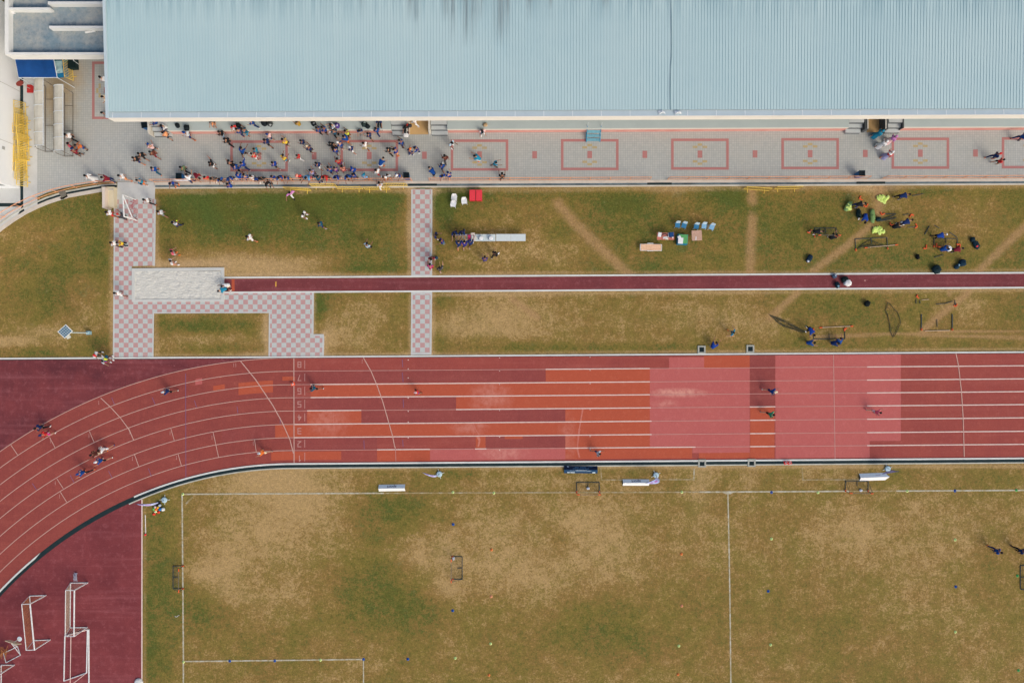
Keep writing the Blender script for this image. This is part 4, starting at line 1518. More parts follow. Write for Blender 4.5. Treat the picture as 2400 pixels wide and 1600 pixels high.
# ------------------------------------------------------------------ drain pits in the lawn edges
PITC = concrete("pit_concrete", (176, 178, 166), (140, 142, 132), .6)
def make_pit():
    t = thing("drain_pit", "", "drain pit", (0, 0, 0), 0, "square drain pits along the track")
    m = MB()
    for sx, sy, a, b in ((0, .29, .72, .14), (0, -.29, .72, .14), (.29, 0, .14, .438), (-.29, 0, .14, .438)):
        m.box((sx, sy, .05), (a, b, .10))
    m.build("collar", PITC, t)
    m = MB()
    m.box((0, 0, .035), (.44, .44, .02))
    for i in range(6):
        m.box((-.18 + .072 * i, 0, .052), (.022, .43, .014))
    m.build("grate", C_DARK, t)
    return t
p0_ = make_pit()
for i, (x, y, lab) in enumerate(((1644, 819, "square drain pit above the track by the crouched person in royal blue"), (1758, 817.5, "square drain pit on the grass above the dark track patch"), (1645, 1085, "square drain pit on the infield side, towards the white board"), (1761, 1084, "square drain pit on the infield side near the red cones"))):
    if i == 0:
        p0_.location = G(x, y)
        p0_['label'] = lab
    else:
        dup(p0_, G(x, y), 0, lab)

# ------------------------------------------------------------------ blue stepped stand
bs = thing("stepped_stand", "bright blue four-step metal stand on the paving before the platform", "step stand", G(1391, 333.5, .024))
BLS = M((120, 178, 196), .45)
BLD = M((44, 140, 178), .45)
for i in range(4):
    m = MB()
    m.box((-.05, .16 + .3 * i, .2 + .24 * i), (1.22, .27, .04))
    m.build("tread", BLS, bs)
    m = MB()
    m.tube((-.68, .02 + .3 * i, .225 + .24 * i), (.58, .02 + .3 * i, .225 + .24 * i), .02, 6)
    m.build("nosing", M((176, 206, 212), .4), bs)
for sx in (-.68, .58):
    m = MB()
    m.path([(sx, 0, .03), (sx, 0, .22), (sx, 1.2, 1.02), (sx, 1.2, .03), (sx, 0, .03)], .03, 6)
    m.path([(sx, .4, .45), (sx, .4, .03)], .025, 6)
    m.path([(sx, .8, .75), (sx, .8, .03)], .025, 6)
    m.build("side_frame", BLD, bs)
    m = MB()
    m.path([(sx, 1.2, 1.0), (sx, 1.25, 1.75)], .022, 6)
    m.build("upright", SILV, bs)

# ------------------------------------------------------------------ chairs
def make_chair(name, cseat, cframe, arms, group):
    t = thing(name, "", "chair", (0, 0, 0), 0, group)
    a, b = M(cseat, .4), M(cframe, .4)
    m = MB()
    m.box((0, 0, .43), (.44, .42, .035))
    m.build("seat", a, t)
    m = MB()
    n = 5
    vs = []
    for k, (yy, zz, wv) in enumerate(((.2, .45, .20), (.25, .65, .20), (.29, .80, .18), (.30, .84, .12))):
        vs += [(-wv, yy, zz), (wv, yy, zz), (wv, yy + .03, zz), (-wv, yy + .03, zz)]
    fs = []
    for k in range(3):
        o = 4 * k
        for i in range(4):
            j = (i + 1) % 4
            fs.append((o + i, o + j, o + 4 + j, o + 4 + i))
    fs += [(0, 3, 2, 1), (12, 13, 14, 15)]
    m.add(vs, fs)
    m.build("backrest", b, t)
    for sx in (-.19, .19):
        for sy in (-.18, .18):
            m = MB()
            m.tube((sx, sy, .42), (sx * 1.18, sy * 1.25, .01), .022, 6)
            m.build("leg", b, t)
        if arms:
            m = MB()
            m.path([(sx * 1.2, -.16, .42), (sx * 1.25, -.14, .64), (sx * 1.2, .24, .66)], .025, 6)
            m.build("armrest", b, t)
    return t
ch = make_chair("plastic_chair", (228, 232, 234), (230, 234, 236), True, "white plastic chairs by the red boxes")
ch.location, ch.rotation_euler = Vector((*G(1065, 465, .3)[:2], 0)), (0, 0, R(-4))
ch['label'] = "white plastic chair set back to back, nearer the drain kerb"
dup(ch, Vector((*G(1063, 480, .3)[:2], 0)), R(-10), "white plastic chair set close in front of another white chair")
dup(ch, Vector((*G(1088.5, 473, .3)[:2], 0)), R(6), "white plastic chair standing alone between two chairs and the red boxes")
bc = make_chair("blue_chair", (56, 122, 162), (186, 208, 218), False, "blue seated chairs behind the camp table")
CH5 = [(1588, 528, -6, "blue chair at the end of the row nearest the white tables"), (1603, 529, -16, "blue chair turned slightly, second of the close pair"), (1632, 531.5, -10, "deep blue chair in the middle of the row"), (1650, 530.5, -6, "pale blue chair beside the white stick"), (1668, 533, -20, "pale rounded chair beyond the white stick, last of the row")]
for i, (x, y, a, lab) in enumerate(CH5):
    p = Vector((*G(x, y, .4)[:2], 0))
    if i == 0:
        bc.location, bc.rotation_euler = p, (0, 0, R(a))
        bc['label'] = lab
    else:
        q = dup(bc, p, R(a), lab)
        if i >= 3:
            for c_ in q.children:
                if c_.name.startswith('seat'):
                    c_.data = c_.data.copy()
                    c_.data.materials[0] = M((132, 178, 208), .4)
m = MB()
m.tube(G(1659, 527, .03), G(1659.5, 538, .03), .025, 6)
m.ball(G(1659, 526.5, .05), .04, 8)
tag(m.build("stick", WHT), "white stick on the grass between two pale blue chairs", "stick")

# ------------------------------------------------------------------ red boxes, tables and what stands on them
REDB = M((212, 50, 62), .45, .06)
for x, lab in ((1107.5, "red insulated box, the one nearer the white chairs"), (1122.8, "red insulated box on the side away from the white chairs")):
    p = Vector((*G(x, 457.5, .5)[:2], 0))
    t = thing("cool_box", lab, "cool box", p, 0, "pair of red boxes on the lawn")
    m = MB()
    m.box((0, 0, .24), (.53, .94, .48))
    m.build("body", REDB, t)
    m = MB()
    m.box((0, 0, .52), (.545, .96, .08))
    m.build("lid", M((226, 66, 76), .4, .05), t)
    m = MB()
    m.box((0, -.485, .36), (.26, .03, .05))
    m.build("handle", M((190, 44, 54)), t)
TBL = M((208, 219, 219), .5, .05)
def table(x0, x1, y0, y1, hgt, c, label, group=None, halves=True, rz=0):
    a, b = G(x0, y0, hgt), G(x1, y1, hgt)
    cx, cy = (a.x + b.x) / 2, (a.y + b.y) / 2
    wx_, wy_ = b.x - a.x, a.y - b.y
    t = thing("folding_table", label, "table", (cx, cy, 0), R(rz), group)
    m = MB()
    if halves:
        m.box((-wx_ / 4, 0, hgt - .02), (wx_ / 2 - .012, wy_, .04))
        m.box((wx_ / 4, 0, hgt - .02), (wx_ / 2 - .012, wy_, .04))
    else:
        m.box((0, 0, hgt - .02), (wx_, wy_, .04))
    m.build("tabletop", c, t)
    for sx in (-1, 1):
        for sy in (-1, 1):
            m = MB()
            m.tube((sx * (wx_ / 2 - .18), sy * (wy_ / 2 - .1), hgt - .05), (sx * (wx_ / 2 - .14), sy * (wy_ / 2 - .08), .01), .02, 6)
            m.build("leg", STEEL, t)
    return t
table(1068, 1161.4, 549, 565.3, .73, TBL, "long pale folding table with trays and white-lidded pots", "pale folding tables end to end")
table(1162.6, 1232, 548.5, 565, .73, TBL, "empty pale folding table at the end of the row", "pale folding tables end to end")
def tray(x0, y0, x1, y1, z, c, c2, label):
    a, b = G(x0, y0, z), G(x1, y1, z)
    m = MB()
    wx_, wy_ = b.x - a.x, a.y - b.y
    cx, cy = (a.x + b.x) / 2, (a.y + b.y) / 2
    m.box((cx, cy, z + .012), (wx_, wy_, .02))
    for s in (-1, 1):
        m.box((cx + s * (wx_ / 2 - .012), cy, z + .045), (.024, wy_, .05))
        m.box((cx, cy + s * (wy_ / 2 - .012), z + .045), (wx_ - .05, .024, .05))
    o = tag(m.build("tray", M(c)), label, "tray")
    m = MB()
    random.seed(int(x0))
    for i in range(16):
        m.ball((cx + random.uniform(-.4, .4) * (wx_ - .1), cy + random.uniform(-.4, .4) * (wy_ - .1), z + .05), .055, 8, (1, 1, .6))
    m.build("contents", M(c2), o)
tray(1068, 553, 1079.8, 562.5, .735, (222, 190, 110), (236, 212, 136), "yellow tray on the table's end by the two people in navy")
tray(1081.5, 553, 1093, 563, .735, (224, 196, 100), (214, 216, 190), "yellow and white tray second along the folding table")
tray(1095.5, 550, 1103.5, 562, .735, (196, 70, 124), (226, 60, 120), "bright pink tray on the folding table")
tray(1104.5, 552, 1112.5, 560.5, .735, (214, 218, 220), (228, 230, 230), "white tray between cream boxes on the folding table")
for (x, y, sx_, sy_, lab) in ((1108.5, 548.6, 8.5, 4.5, "cream box on the table's back edge above the white tray"), (1110.8, 563.6, 5.5, 3.6, "small cream box on the table's front edge below the white tray"), (1114.3, 556, 2.6, 5.4, "narrow pale carton beside the white tray")):
    c = G(x, y, .75)
    m = MB()
    m.box((c.x, c.y, .735 + .05), (sx_ / 25.6, sy_ / 25.6, .1))
    o = tag(m.build("food_box", M((220, 206, 192))), lab, "box", "cream boxes on the table")
    m = MB()
    m.box((c.x, c.y, .735 + .106), (sx_ / 25.6 + .02, sy_ / 25.6 + .02, .012))
    m.build("lid", M((226, 214, 202)), o)
def pot(x, y, label):
    p = Vector((*G(x, y, 1.05)[:2], .732))
    t = thing("drinks_pot", label, "pot", p, 0, "white-lidded pots on the folding table")
    m = MB()
    m.lathe([(.15, 0), (.19, .03), (.19, .30), (.18, .31)], 20)
    m.build("body", M((52, 140, 178), .4), t)
    m = MB()
    m.lathe([(.195, .31), (.20, .34), (.17, .375), (.05, .385)], 20)
    m.build("lid", M((232, 234, 232), .4), t)
    m = MB()
    m.tube((-.19, -.02, .08), (-.28, -.04, .08), .02, 6)
    m.build("tap", M((40, 70, 90), .4), t)
pot(1127.5, 558.5, "white-lidded blue pot beside the food trays, tap to the side")
pot(1150.5, 558.5, "white-lidded blue pot towards the empty folding table")
# camp: stretcher, registration table, green crate, square table
st = thing("stretcher", "long peach stretcher bed with white rails on the grass", "stretcher", Vector((*G(1526, 579.5, .5)[:2], 0)), R(-1))
m = MB()
m.box((0, 0, .42), (1.86, .56, .07))
m.build("mattress", M((236, 190, 154), .6), st)
m = MB()
m.path([(-.98, -.28, .42), (-.98, .28, .42), (.98, .28, .42), (.98, -.28, .42), (-.98, -.28, .42)], .035, 6)
m.tube((-.35, .36, .5), (.2, .36, .5), .035, 6)
m.tube((-.35, -.33, .5), (.2, -.33, .5), .03, 6)
m.build("rail", WHT, st)
m = MB()
for sx in (-.7, .7):
    m.path([(sx, -.25, .03), (sx, .25, .40)], .02, 6)
    m.path([(sx, .25, .03), (sx, -.25, .40)], .02, 6)
m.build("leg", STEEL, st)
table(1540, 1580, 545.5, 562, .72, M((196, 120, 104), .6), "small reddish table crowded with white papers and a dark case", None, False)
def on_table(name, x, y, z, sx_, sy_, h_, c, label, cat, rz=0.0, lid=None):
    p = G(x, y, z)
    t = thing(name, label, cat, p, R(rz))
    m = MB()
    m.box((0, 0, h_ / 2 + .003), (sx_, sy_, h_))
    m.build("body", M(c), t)
    m = MB()
    m.box((0, 0, h_ + .008), (sx_ * .92, sy_ * .92, .008))
    m.build("top_sheet", M(lid or tuple(min(255, v + 8) for v in c)), t)
    return t
on_table("paper_stack", 1546, 550, .72, .30, .40, .04, (230, 232, 230), "white paper stack on the reddish table's end", "papers", -12)
on_table("paper_stack", 1559, 557, .72, .42, .18, .05, (232, 230, 222), "white papers before the dark ring on the reddish table", "papers", 8)
on_table("lunch_box", 1562.5, 559.8, .72, .26, .14, .08, (226, 224, 204), "cream carton at the reddish table's front edge", "carton", -5)
on_table("equipment_case", 1573, 550.5, .72, .40, .42, .22, (20, 62, 112), "dark blue case on the reddish table", "case", 4, (24, 72, 126))
on_table("ruler_box", 1566.5, 551, .72, .07, .40, .06, (214, 226, 230), "thin white box against the dark blue case", "box", 5)
on_table("drink_carton", 1576, 557, .72, .14, .12, .1, (226, 210, 196), "small pale carton in front of the dark blue case", "carton", 10)
m = MB()
c = G(1558, 553, .75)
prev = None
pts = []
for i in range(13):
    a = R(15 + 150 * i / 12)
    pts.append((c.x + .30 * math.cos(a), c.y - .08 + .26 * math.sin(a), .76))
m.path(pts, .035, 6)
tag(m.build("coiled_cable", M((34, 48, 56))), "dark curved cable arching over papers on the reddish table", "cable")
gc = thing("crate_table", "teal-sided crate with a green top half covered by white papers", "crate", Vector((*G(1600, 561, .5)[:2], 0)), R(-4))
m = MB()
m.box((0, 0, .27), (.92, .92, .54))
m.build("body", M((14, 122, 158), .5), gc)
m = MB()
m.box((.02, .03, .555), (.82, .82, .03))
m.build("lid", M((92, 164, 100), .5), gc)
on_table("paper_stack", 1595, 564, .585, .46, .56, .03, (230, 228, 232), "large white paper sheet stack lying on the green crate", "papers", -5)
on_table("paper_stack", 1592, 556, .585, .28, .26, .04, (214, 222, 232), "small white bundle at the green crate's corner", "papers", 30)
tb = table(1621.5, 1645, 540, 563.5, .66, M((196, 160, 138), .6), "square light wooden table behind the chairs, with a white strip on it", None, False, 3)
on_table("paper_strip", 1631, 558.5, .662, .08, .32, .012, (232, 230, 226), "white paper strip on the square wooden table", "paper", -4)
# ------------------------------------------------------------------ training goals and loose gear
TUBE, ORANGE_J, TANP = M((62, 74, 76), .5), M((232, 98, 52), .5), M((190, 168, 140), .5)
def training_goal(x, y, rz, label, weight=None, wdt=2.1, dep=.95, crossbar=True, back=True):
    """low portable goal; (x, y) pixel of the middle of its back bar, opening along local -y"""
    t = thing("training_goal", label, "goal", G(x, y), R(rz), "small portable training goals")
    h = wdt / 2
    m = MB()
    if back:
        m.path([(-h, -dep + .1, .04), (-h, 0, .04), (h, 0, .04), (h, -dep + .1, .04)], .032, 6)
    else:
        for s_ in (-h, h):
            q = MB()
            q.tube((s_, -dep + .1, .04), (s_, 0, .04), .045, 6)
            q.build("side_bar", TUBE, t)
    m.tube((0, 0 if back else -.5, .06), (.02, -.46 if back else -1.2, .06), .028, 6)
    m.build("ground_frame", TUBE, t)
    for s_ in (-h, h):
        m = MB()
        m.tube((s_, -dep + .14, .04), (s_, -dep - .06, .04), .055, 6)
        m.tube((s_, -dep, .04), (s_, -dep, .16), .05, 6)
        m.build("corner_joint", ORANGE_J, t)
        if crossbar:
            m = MB()
            m.tube((s_, -dep, .16), (s_, -dep, .86), .03, 6)
            m.tube((s_, -dep, .82), (s_, 0, .06), .014, 5)
            m.build("post", TUBE, t)
            m = MB()
            m.tube((s_, -dep, .84), (s_, -dep, .94), .045, 6)
            m.tube((s_, -dep, .92), (s_ - math.copysign(.22, s_), -dep, .92), .045, 6)
            m.build("top_joint", ORANGE_J, t)
    if crossbar:
        m = MB()
        m.tube((-h + .2, -dep, .92), (h - .2, -dep, .92), .022, 6)
        m.build("crossbar", STEEL, t)
        m = MB()
        a, b, c, d = Vector((-h, -dep, .9)), Vector((h, -dep, .9)), Vector((h, 0, .06)), Vector((-h, 0, .06))
        net(m, a, b, c, d, 16, 9, .004)
        m.build("net", TUBE, t)
    if weight:
        m = MB()
        m.ball((weight[0], weight[1], .10), .16, 10, (1, .8, .6))
        m.build("weight_bag", M((206, 214, 226)), t)
    return t
training_goal(1378, 1129.5, 0, "training goal below the dark blue board, white weight in its middle", (0, -.55))
training_goal(2008, 1126.5, -1, "training goal tucked under the white boat-shaped board", (.35, -.85))
training_goal(1083.5, 1330, -90, "training goal standing alone in the middle of the infield", (-.9, -.8))
training_goal(406, 1352, 90, "training goal beyond the pitch's goal line near the red apron")
training_goal(2391, 1352, 90, "training goal cut by the picture edge with a green disc beside it", None, 2.2, 1.0)
training_goal(1934, 534.5, 0, "training goal being assembled by two people in black", None, 2.0, .8)
training_goal(2041, 558.5, 3, "training goal with a loose tan crossbar lying in front of it", None, 2.95, 1.05, False)
training_goal(2216, 559, -2, "training goal frame around the people working by the black bags", None, 2.15, .8, False)
training_goal(1943, 794.5, 180, "training goal frame being assembled just above the track", None, 2.9, .95, False)
training_goal(2195, 736, 0, "three-sided goal frame lying alone on the grass, no people by it", None, 2.85, 1.45, False, False)
def pole_piece(a, b, label, c=TANP, ends=True, r=.04, name="goal_crossbar"):
    p, q = G(*a, .05), G(*b, .05)
    o = p.copy()
    o.z = 0
    t = thing(name, label, "pole", o, 0, "loose goal poles")
    d = (q - p)
    p, q = Vector((0, 0, .05)), Vector((d.x, d.y, .05))
    u = d.normalized()
    u = Vector((u.x, u.y, 0))
    m = MB()
    m.tube(p, q, r, 6)
    m.build("tube", c, t)
    if ends:
        for e_, s_ in ((p, 1), (q, -1)):
            m = MB()
            m.tube(e_ - u * .02 * s_, e_ + u * .24 * s_, r + .015, 6)
            m.build("end_joint", ORANGE_J, t)
pole_piece((2027, 580.5), (2104, 573.5), "tan crossbar with orange ends in front of the assembled black frame")
pole_piece((1921, 767.5), (1999, 764), "tan crossbar with orange ends above the people crouching by the track")
pole_piece((2168, 775.5), (2226, 774), "tan pole along the base of the three-sided frame", TANP, False)
pole_piece((2160, 703), (2177, 701.5), "short tan pole beside an orange corner on the lower lawn", TANP, False, .03)
pole_piece((2194, 713), (2212, 711), "short dark pole on the lower lawn's dirt trail", TUBE, False, .03)
pole_piece((2212, 712), (2233, 706), "dark bent pole end on the lower lawn's dirt trail", TUBE, False, .03)
pole_piece((2147, 711), (2147, 701), "dark upright stub by the orange corner on the lower lawn", TUBE, False, .03)
pole_piece((2156, 711), (2156, 703), "dark stub between an orange corner and a short tan pole", TUBE, False, .03)
pole_piece((2238, 703), (2239, 714), "dark stub joining the orange corner at the dirt trail", TUBE, False, .03)
pole_piece((2167, 549), (2178, 530), "dark pole leaning up from the grass beside the person in bright blue", TUBE, False, .035)
pole_piece((2190, 528), (2202, 535), "faint dark pole on the grass above the working group", TUBE, False, .03)
pole_piece((2225, 544), (2244, 557), "dark bent pole reaching the goal frame by the black holdall", TUBE, False, .035)
pole_piece((2190, 603), (2211, 597), "dark pole with a pale tip below the two crouching people", TUBE, False, .03)
pole_piece((2064, 518), (2100, 510), "dark tube bundle on the grass beside the green bag, upper piece", TUBE, False, .05)
pole_piece((2066, 515), (2096, 504), "dark tube crossing another next to the green bag", TUBE, False, .04)
pole_piece((2072, 501), (2100, 501.5), "dark tube with an orange corner above the green bag's poles", TUBE, False, .04)
pole_piece((2138, 459), (2164, 454), "dark pole drag line beside the bending person in navy", TUBE, False, .03)
pole_piece((2128, 533), (2150, 531), "thin pole beside the orange corner by the kneeling person", STEEL, False, .025)
pole_piece((2116, 504), (2130, 501), "thin dark pole ending in an orange corner on the upper lawn", TUBE, False, .025)
def corner_joint(x, y, a, label, s=1.0):
    t = MB()
    m = Matrix.Rotation(R(a), 3, 'Z')
    p = G(x, y, .05)
    t.tube(p, p + m @ Vector((.32 * s, 0, 0)), .06, 6)
    t.tube(p, p + m @ Vector((0, .26 * s, 0)), .06, 6)
    tag(t.build("corner_joint", ORANGE_J), label, "goal part", "loose orange goal corners")
corner_joint(2014, 465, -30, "orange corner piece above the person in navy beside the lime bag")
corner_joint(2030, 485, 60, "orange corner piece beside the person in navy over the lime bag")
corner_joint(2066, 503, 20, "orange corner piece at the end of the tube bundle by the green bag")
corner_joint(2136, 502, -120, "orange corner piece at the end of a thin pole on the upper lawn")
corner_joint(2150, 531, 120, "orange corner piece beside the kneeling person's thin pole")
corner_joint(2087, 528, 10, "orange corner piece beside the kneeling person's back")
corner_joint(1898, 546, 70, "orange corner piece at the foot of the goal built by two people in black")
corner_joint(2171, 582, 90, "orange corner piece on the grass by the goal frame's dark upright")
corner_joint(2250, 572.5, 180, "orange corner piece towards the black holdall")
corner_joint(2195, 578, 0, "orange bar end beside the white cap over the goal frame", 1.2)
corner_joint(2148, 695, -30, "orange corner piece alone at the top of the lower lawn gear", .8)
corner_joint(2240, 718, 60, "orange corner piece at the dirt trail on the lower lawn", .8)
corner_joint(1979, 769.5, -90, "orange corner piece on the frame near the crouching pair above the track", .8)
# heaps of netting
NETD = M((70, 72, 58), .9)
def net_heap(outline, label, density, seed):
    random.seed(seed)
    density = int(density * .55)
    m = MB()
    pts = [G(a, b, random.uniform(.04, .09)) for a, b in outline]
    m.path(pts + [pts[0]], .026, 5)
    c = sum(pts, Vector()) / len(pts)
    n = len(pts)
    for i in range(density):
        a = random.randrange(n)
        b = random.randrange(n)
        p = pts[a].lerp(pts[(a + 1) % n], random.random())
        q = pts[b].lerp(pts[(b + 1) % n], random.random())
        mid = (p + q) / 2 + Vector((random.uniform(-.2, .2), random.uniform(-.2, .2), random.uniform(0, .06)))
        m.tube(p, mid, .009, 3)
        m.tube(mid, q, .009, 3)
    tag(m.build("goal_net", NETD), label, "net", "goal nets on the grass")
net_heap([(2081, 708), (2086, 712), (2094, 722), (2104, 732), (2110, 750), (2111, 757), (2104, 772), (2096, 788), (2092, 789), (2086, 775), (2084, 756), (2080, 735), (2075, 728), (2079, 718)], "dark goal net spread flat between the black bag and the empty frame", 22, 2)
net_heap([(1804, 738), (1818, 744), (1836, 752), (1856, 762), (1876, 773), (1890, 778), (1880, 778), (1860, 772), (1840, 765), (1822, 755)], "dark goal net dragged across the grass behind the person in blue", 70, 3)
net_heap([(2010, 583), (2022, 572), (2040, 562), (2058, 570), (2078, 578), (2060, 577), (2040, 574), (2024, 577)], "dark goal net bunched inside the frame with the loose crossbar", 40, 4)
m = MB()
random.seed(9)
for i in range(30):
    a = G(176 + random.uniform(-5, 6), 1342 + random.uniform(-1, 20), .05 + random.uniform(0, .2))
    b = G(176 + random.uniform(-5, 5), 1342 + random.uniform(0, 20), .05 + random.uniform(0, .2))
    m.tube(a, b, .02, 4)
tag(m.build("goal_net", M((186, 186, 200), .8)), "pale tangled net bundle at the top end of the white goal on the red apron", "net")

# ------------------------------------------------------------------ bags and bibs
def lump(name, x, y, sx_, sy_, h_, c, label, cat, rz=0.0, group=None, seed=1, z0=0.0, extra=None):
    """soft rumpled bag"""
    random.seed(seed)
    p = Vector((*G(x, y, z0 + h_ * .5)[:2], z0))
    t = thing(name, label, cat, p, R(rz), group)
    m = MB()
    n, k = 14, 8
    for j in range(k + 1):
        th = PI * j / k
        for i in range(n):
            a = 2 * PI * i / n
            w_ = 1 + random.uniform(-.16, .16)
            ct, stt = math.cos(a), math.sin(a)
            pw = .75
            m.v.append((sx_ / 2 * w_ * math.copysign(abs(ct) ** pw, ct) * math.sin(th) ** .6, sy_ / 2 * w_ * math.copysign(abs(stt) ** pw, stt) * math.sin(th) ** .6, max(.01, h_ / 2 + h_ / 2 * math.cos(th) * (1 + random.uniform(-.1, .1)))))
    for j in range(k):
        for i in range(n):
            i2 = (i + 1) % n
            m.f.append((j * n + i, (j + 1) * n + i, (j + 1) * n + i2, j * n + i2))
    m.mi = [0] * len(m.f)
    m.build("body", M(c, .85, .2, 9), t, True)
    m = MB()
    m.path([(-sx_ * .28, -.02, h_ * .92), (-sx_ * .12, .05, h_ * 1.04), (sx_ * .12, .05, h_ * 1.04), (sx_ * .28, -.02, h_ * .92)], .02, 5)
    m.build("strap", M(tuple(max(8, v - 14) for v in c)), t)
    if extra:
        m = MB()
        m.ball((extra[0], extra[1], h_ * .85), .13, 8, (1, .8, .6))
        m.build("tag_patch", M(extra[2]), t)
    return t
BLK, NVB, GRB = (22, 32, 38), (20, 46, 66), (60, 66, 66)
for a in [("backpack", 416, 294.5, .40, .44, .45, BLK, "black backpack alone on the platform near the end stairs", "bag", 20, None, 1, 1.0),
          ("backpack", 437.5, 299.5, .45, .55, .5, BLK, "black backpack on the platform edge above the white shirt and blue cap", "bag", 0, None, 2, 1.0),
          ("backpack", 558.5, 293.5, .42, .40, .45, BLK, "round black bag on the platform beside the red-topped person", "bag", 0, None, 3, 1.0),
          ("backpack", 619, 288.5, .50, .55, .5, BLK, "large black backpack half under the roof, first of two", "bag", 30, None, 4, 1.0),
          ("backpack", 633, 290.5, .46, .52, .45, GRB, "black and grey backpack beside a larger black one", "bag", -20, None, 5, 1.0, (.1, -.1, (170, 176, 176))),
          ("backpack", 734.5, 289.5, .46, .46, .45, BLK, "black backpack with grey marks above the pair in royal blue", "bag", 40, None, 6, 1.0, (.05, -.08, (120, 126, 130))),
          ("backpack", 790, 294.5, .46, .5, .4, (84, 64, 140), "purple bag on the platform", "bag", 60, None, 7, 1.0, (0, -.05, (200, 196, 214))),
          ("backpack", 853.5, 291.5, .48, .5, .45, (40, 56, 56), "dark green bag on the platform beside a black bag", "bag", 0, None, 8, 1.0, (.05, .1, (170, 186, 186))),
          ("backpack", 861, 296, .40, .5, .4, BLK, "black bag leaning on a dark green one on the platform", "bag", 50, None, 9, 1.0),
          ("backpack", 959, 294.5, .34, .5, .35, (60, 58, 62), "dark bag with a red top by the stairs", "bag", 80, None, 10, 1.0, (0, .15, (206, 54, 50))),
          ("shopping_bag", 951.5, 315.5, .55, .50, .3, (226, 228, 228), "large white bag hanging beside the person on the stairs", "bag", 0, None, 11, .5),
          ("shopping_bag", 1037.5, 381.5, .24, .18, .2, (216, 220, 218), "small white bag beside the dark brown top", "bag", 40, None, 12, 0.02),
          ("straw_hat", 1137.5, 293, .40, .36, .2, (196, 168, 130), "tan hat left on the platform", "hat", 0, None, 13, 1.0),
          ("backpack", 331.5, 429, .3, .34, .3, (18, 58, 84), "dark blue bag held by the person in teal at the path head", "bag", 0, None, 14, .2),
          ("holdall", 1897, 606, .46, .8, .35, NVB, "dark navy holdall with a pale strap above the runway", "bag", -25, "bags on the lawn", 15, 0, (-.05, -.3, (210, 216, 222))),
          ("backpack", 2151, 601.5, .32, .5, .3, (12, 18, 20), "small black bag alone between the frames", "bag", 10, "bags on the lawn", 16, 0),
          ("holdall", 2195, 631, .78, .78, .5, (18, 42, 48), "bulky black bag pile touching the runway kerb", "bag", 20, "bags on the lawn", 17, 0),
          ("backpack", 2256, 616, .62, .62, .45, (16, 48, 66), "round dark blue bag near the runway", "bag", 0, "bags on the lawn", 18, 0),
          ("holdall", 2243, 624.5, .55, .40, .25, (20, 52, 70), "flat dark blue bag with a pale clasp beside the round bag", "bag", 45, "bags on the lawn", 19, 0, (.2, 0, (150, 190, 206))),
          ("holdall", 2280, 561, .42, .46, .3, (16, 44, 56), "dark holdall's upper bundle lying on the grass", "bag", 0, "bags on the lawn", 20, 0),
          ("holdall", 2288, 574, .5, .85, .32, (16, 44, 56), "long black holdall with a red mark on the grass", "bag", 28, "bags on the lawn", 21, 0, (-.06, -.12, (222, 60, 66))),
          ("backpack", 1956, 647, .42, .42, .3, (74, 92, 116), "greyish blue bag on the runway's upper kerb", "bag", 30, "bags on the runway", 22, .02, (.05, .05, (176, 190, 206))),
          ("backpack", 1962.5, 668, .40, .62, .4, (18, 44, 56), "navy backpack on the runway's lower kerb", "bag", 10, "bags on the runway", 23, .02, (0, -.1, (130, 170, 190))),
          ("holdall", 1980.5, 655, .66, .56, .4, (16, 36, 38), "black bag on the runway behind the white one", "bag", 0, "bags on the runway", 24, .02),
          ("plastic_sack", 1986.5, 662.5, .70, .62, .45, (230, 231, 230), "bulging white sack on the runway", "sack", -15, "bags on the runway", 25, .02),
          ("backpack", 2032.5, 711, .50, .55, .45, (12, 26, 28), "black bag alone on the lower lawn above the flat net", "bag", -20, "bags on the lawn", 26, 0),
          ("rubbish_sack", 2012.5, 500, .44, .85, .3, (20, 44, 44), "dark green sack behind the bending person in royal blue", "sack", 5, "bags on the lawn", 27, 0),
          ("rubbish_sack", 2059, 513.5, .5, .42, .35, (18, 48, 54), "round dark teal sack at the end of the tube bundle", "sack", 0, "bags on the lawn", 28, 0)]:
    lump(*a)
lump("equipment_bag", 1987.5, 484, .48, 1.1, .35, (124, 158, 100), "pale green bag spilling lime bibs beside the person in navy", "bag", -32, "lime gear bags", 31, 0)
lump("equipment_bag", 2044.5, 505.5, .46, 1.3, .35, (116, 150, 90), "long pale green bag lying by the dirt trail", "bag", 5, "lime gear bags", 32, 0)
LIME = NT("lime_cloth", .9)
LIMEM = LIME.out(LIME.mix(LIME.ramp(LIME.noise(5, 4, .7), .35, .65), col((228, 244, 150)), col((180, 216, 90))))
def bib_heap(x, y, rx, ry_, n, label, seed, z=0.0):
    random.seed(seed)
    m = MB()
    for i in range(n):
        a = random.uniform(0, 2 * PI)
        r_ = math.sqrt(random.random())
        p = G(x + rx * r_ * math.cos(a), y + ry_ * r_ * math.sin(a), 0)
        rr = random.uniform(.14, .24)
        rot = Matrix.Rotation(random.uniform(0, PI), 3, 'Z')
        vs = []
        for k in range(8):
            b = 2 * PI * k / 8
            w_ = rr * random.uniform(.7, 1.3)
            vs.append(rot @ Vector((w_ * 1.25 * math.cos(b), w_ * .8 * math.sin(b), 0)) + Vector((p.x, p.y, z + random.uniform(.01, .06) + .006 * i)))
        vs.append(Vector((p.x, p.y, z + .11 + .006 * i)))
        m.add(vs, [(k, (k + 1) % 8, 8) for k in range(8)])
    tag(m.build("bib_heap", LIMEM), label, "bibs", "heaps of lime bibs")
bib_heap(2067, 466, 11, 6.5, 20, "heap of lime bibs nearest the drain kerb", 5)
bib_heap(2057, 540.5, 12, 6, 20, "heap of lime bibs below the long green bag", 6)
bib_heap(1986, 487, 4, 8, 8, "lime bibs spilling over the pale green bag beside the person in navy", 7, .25)
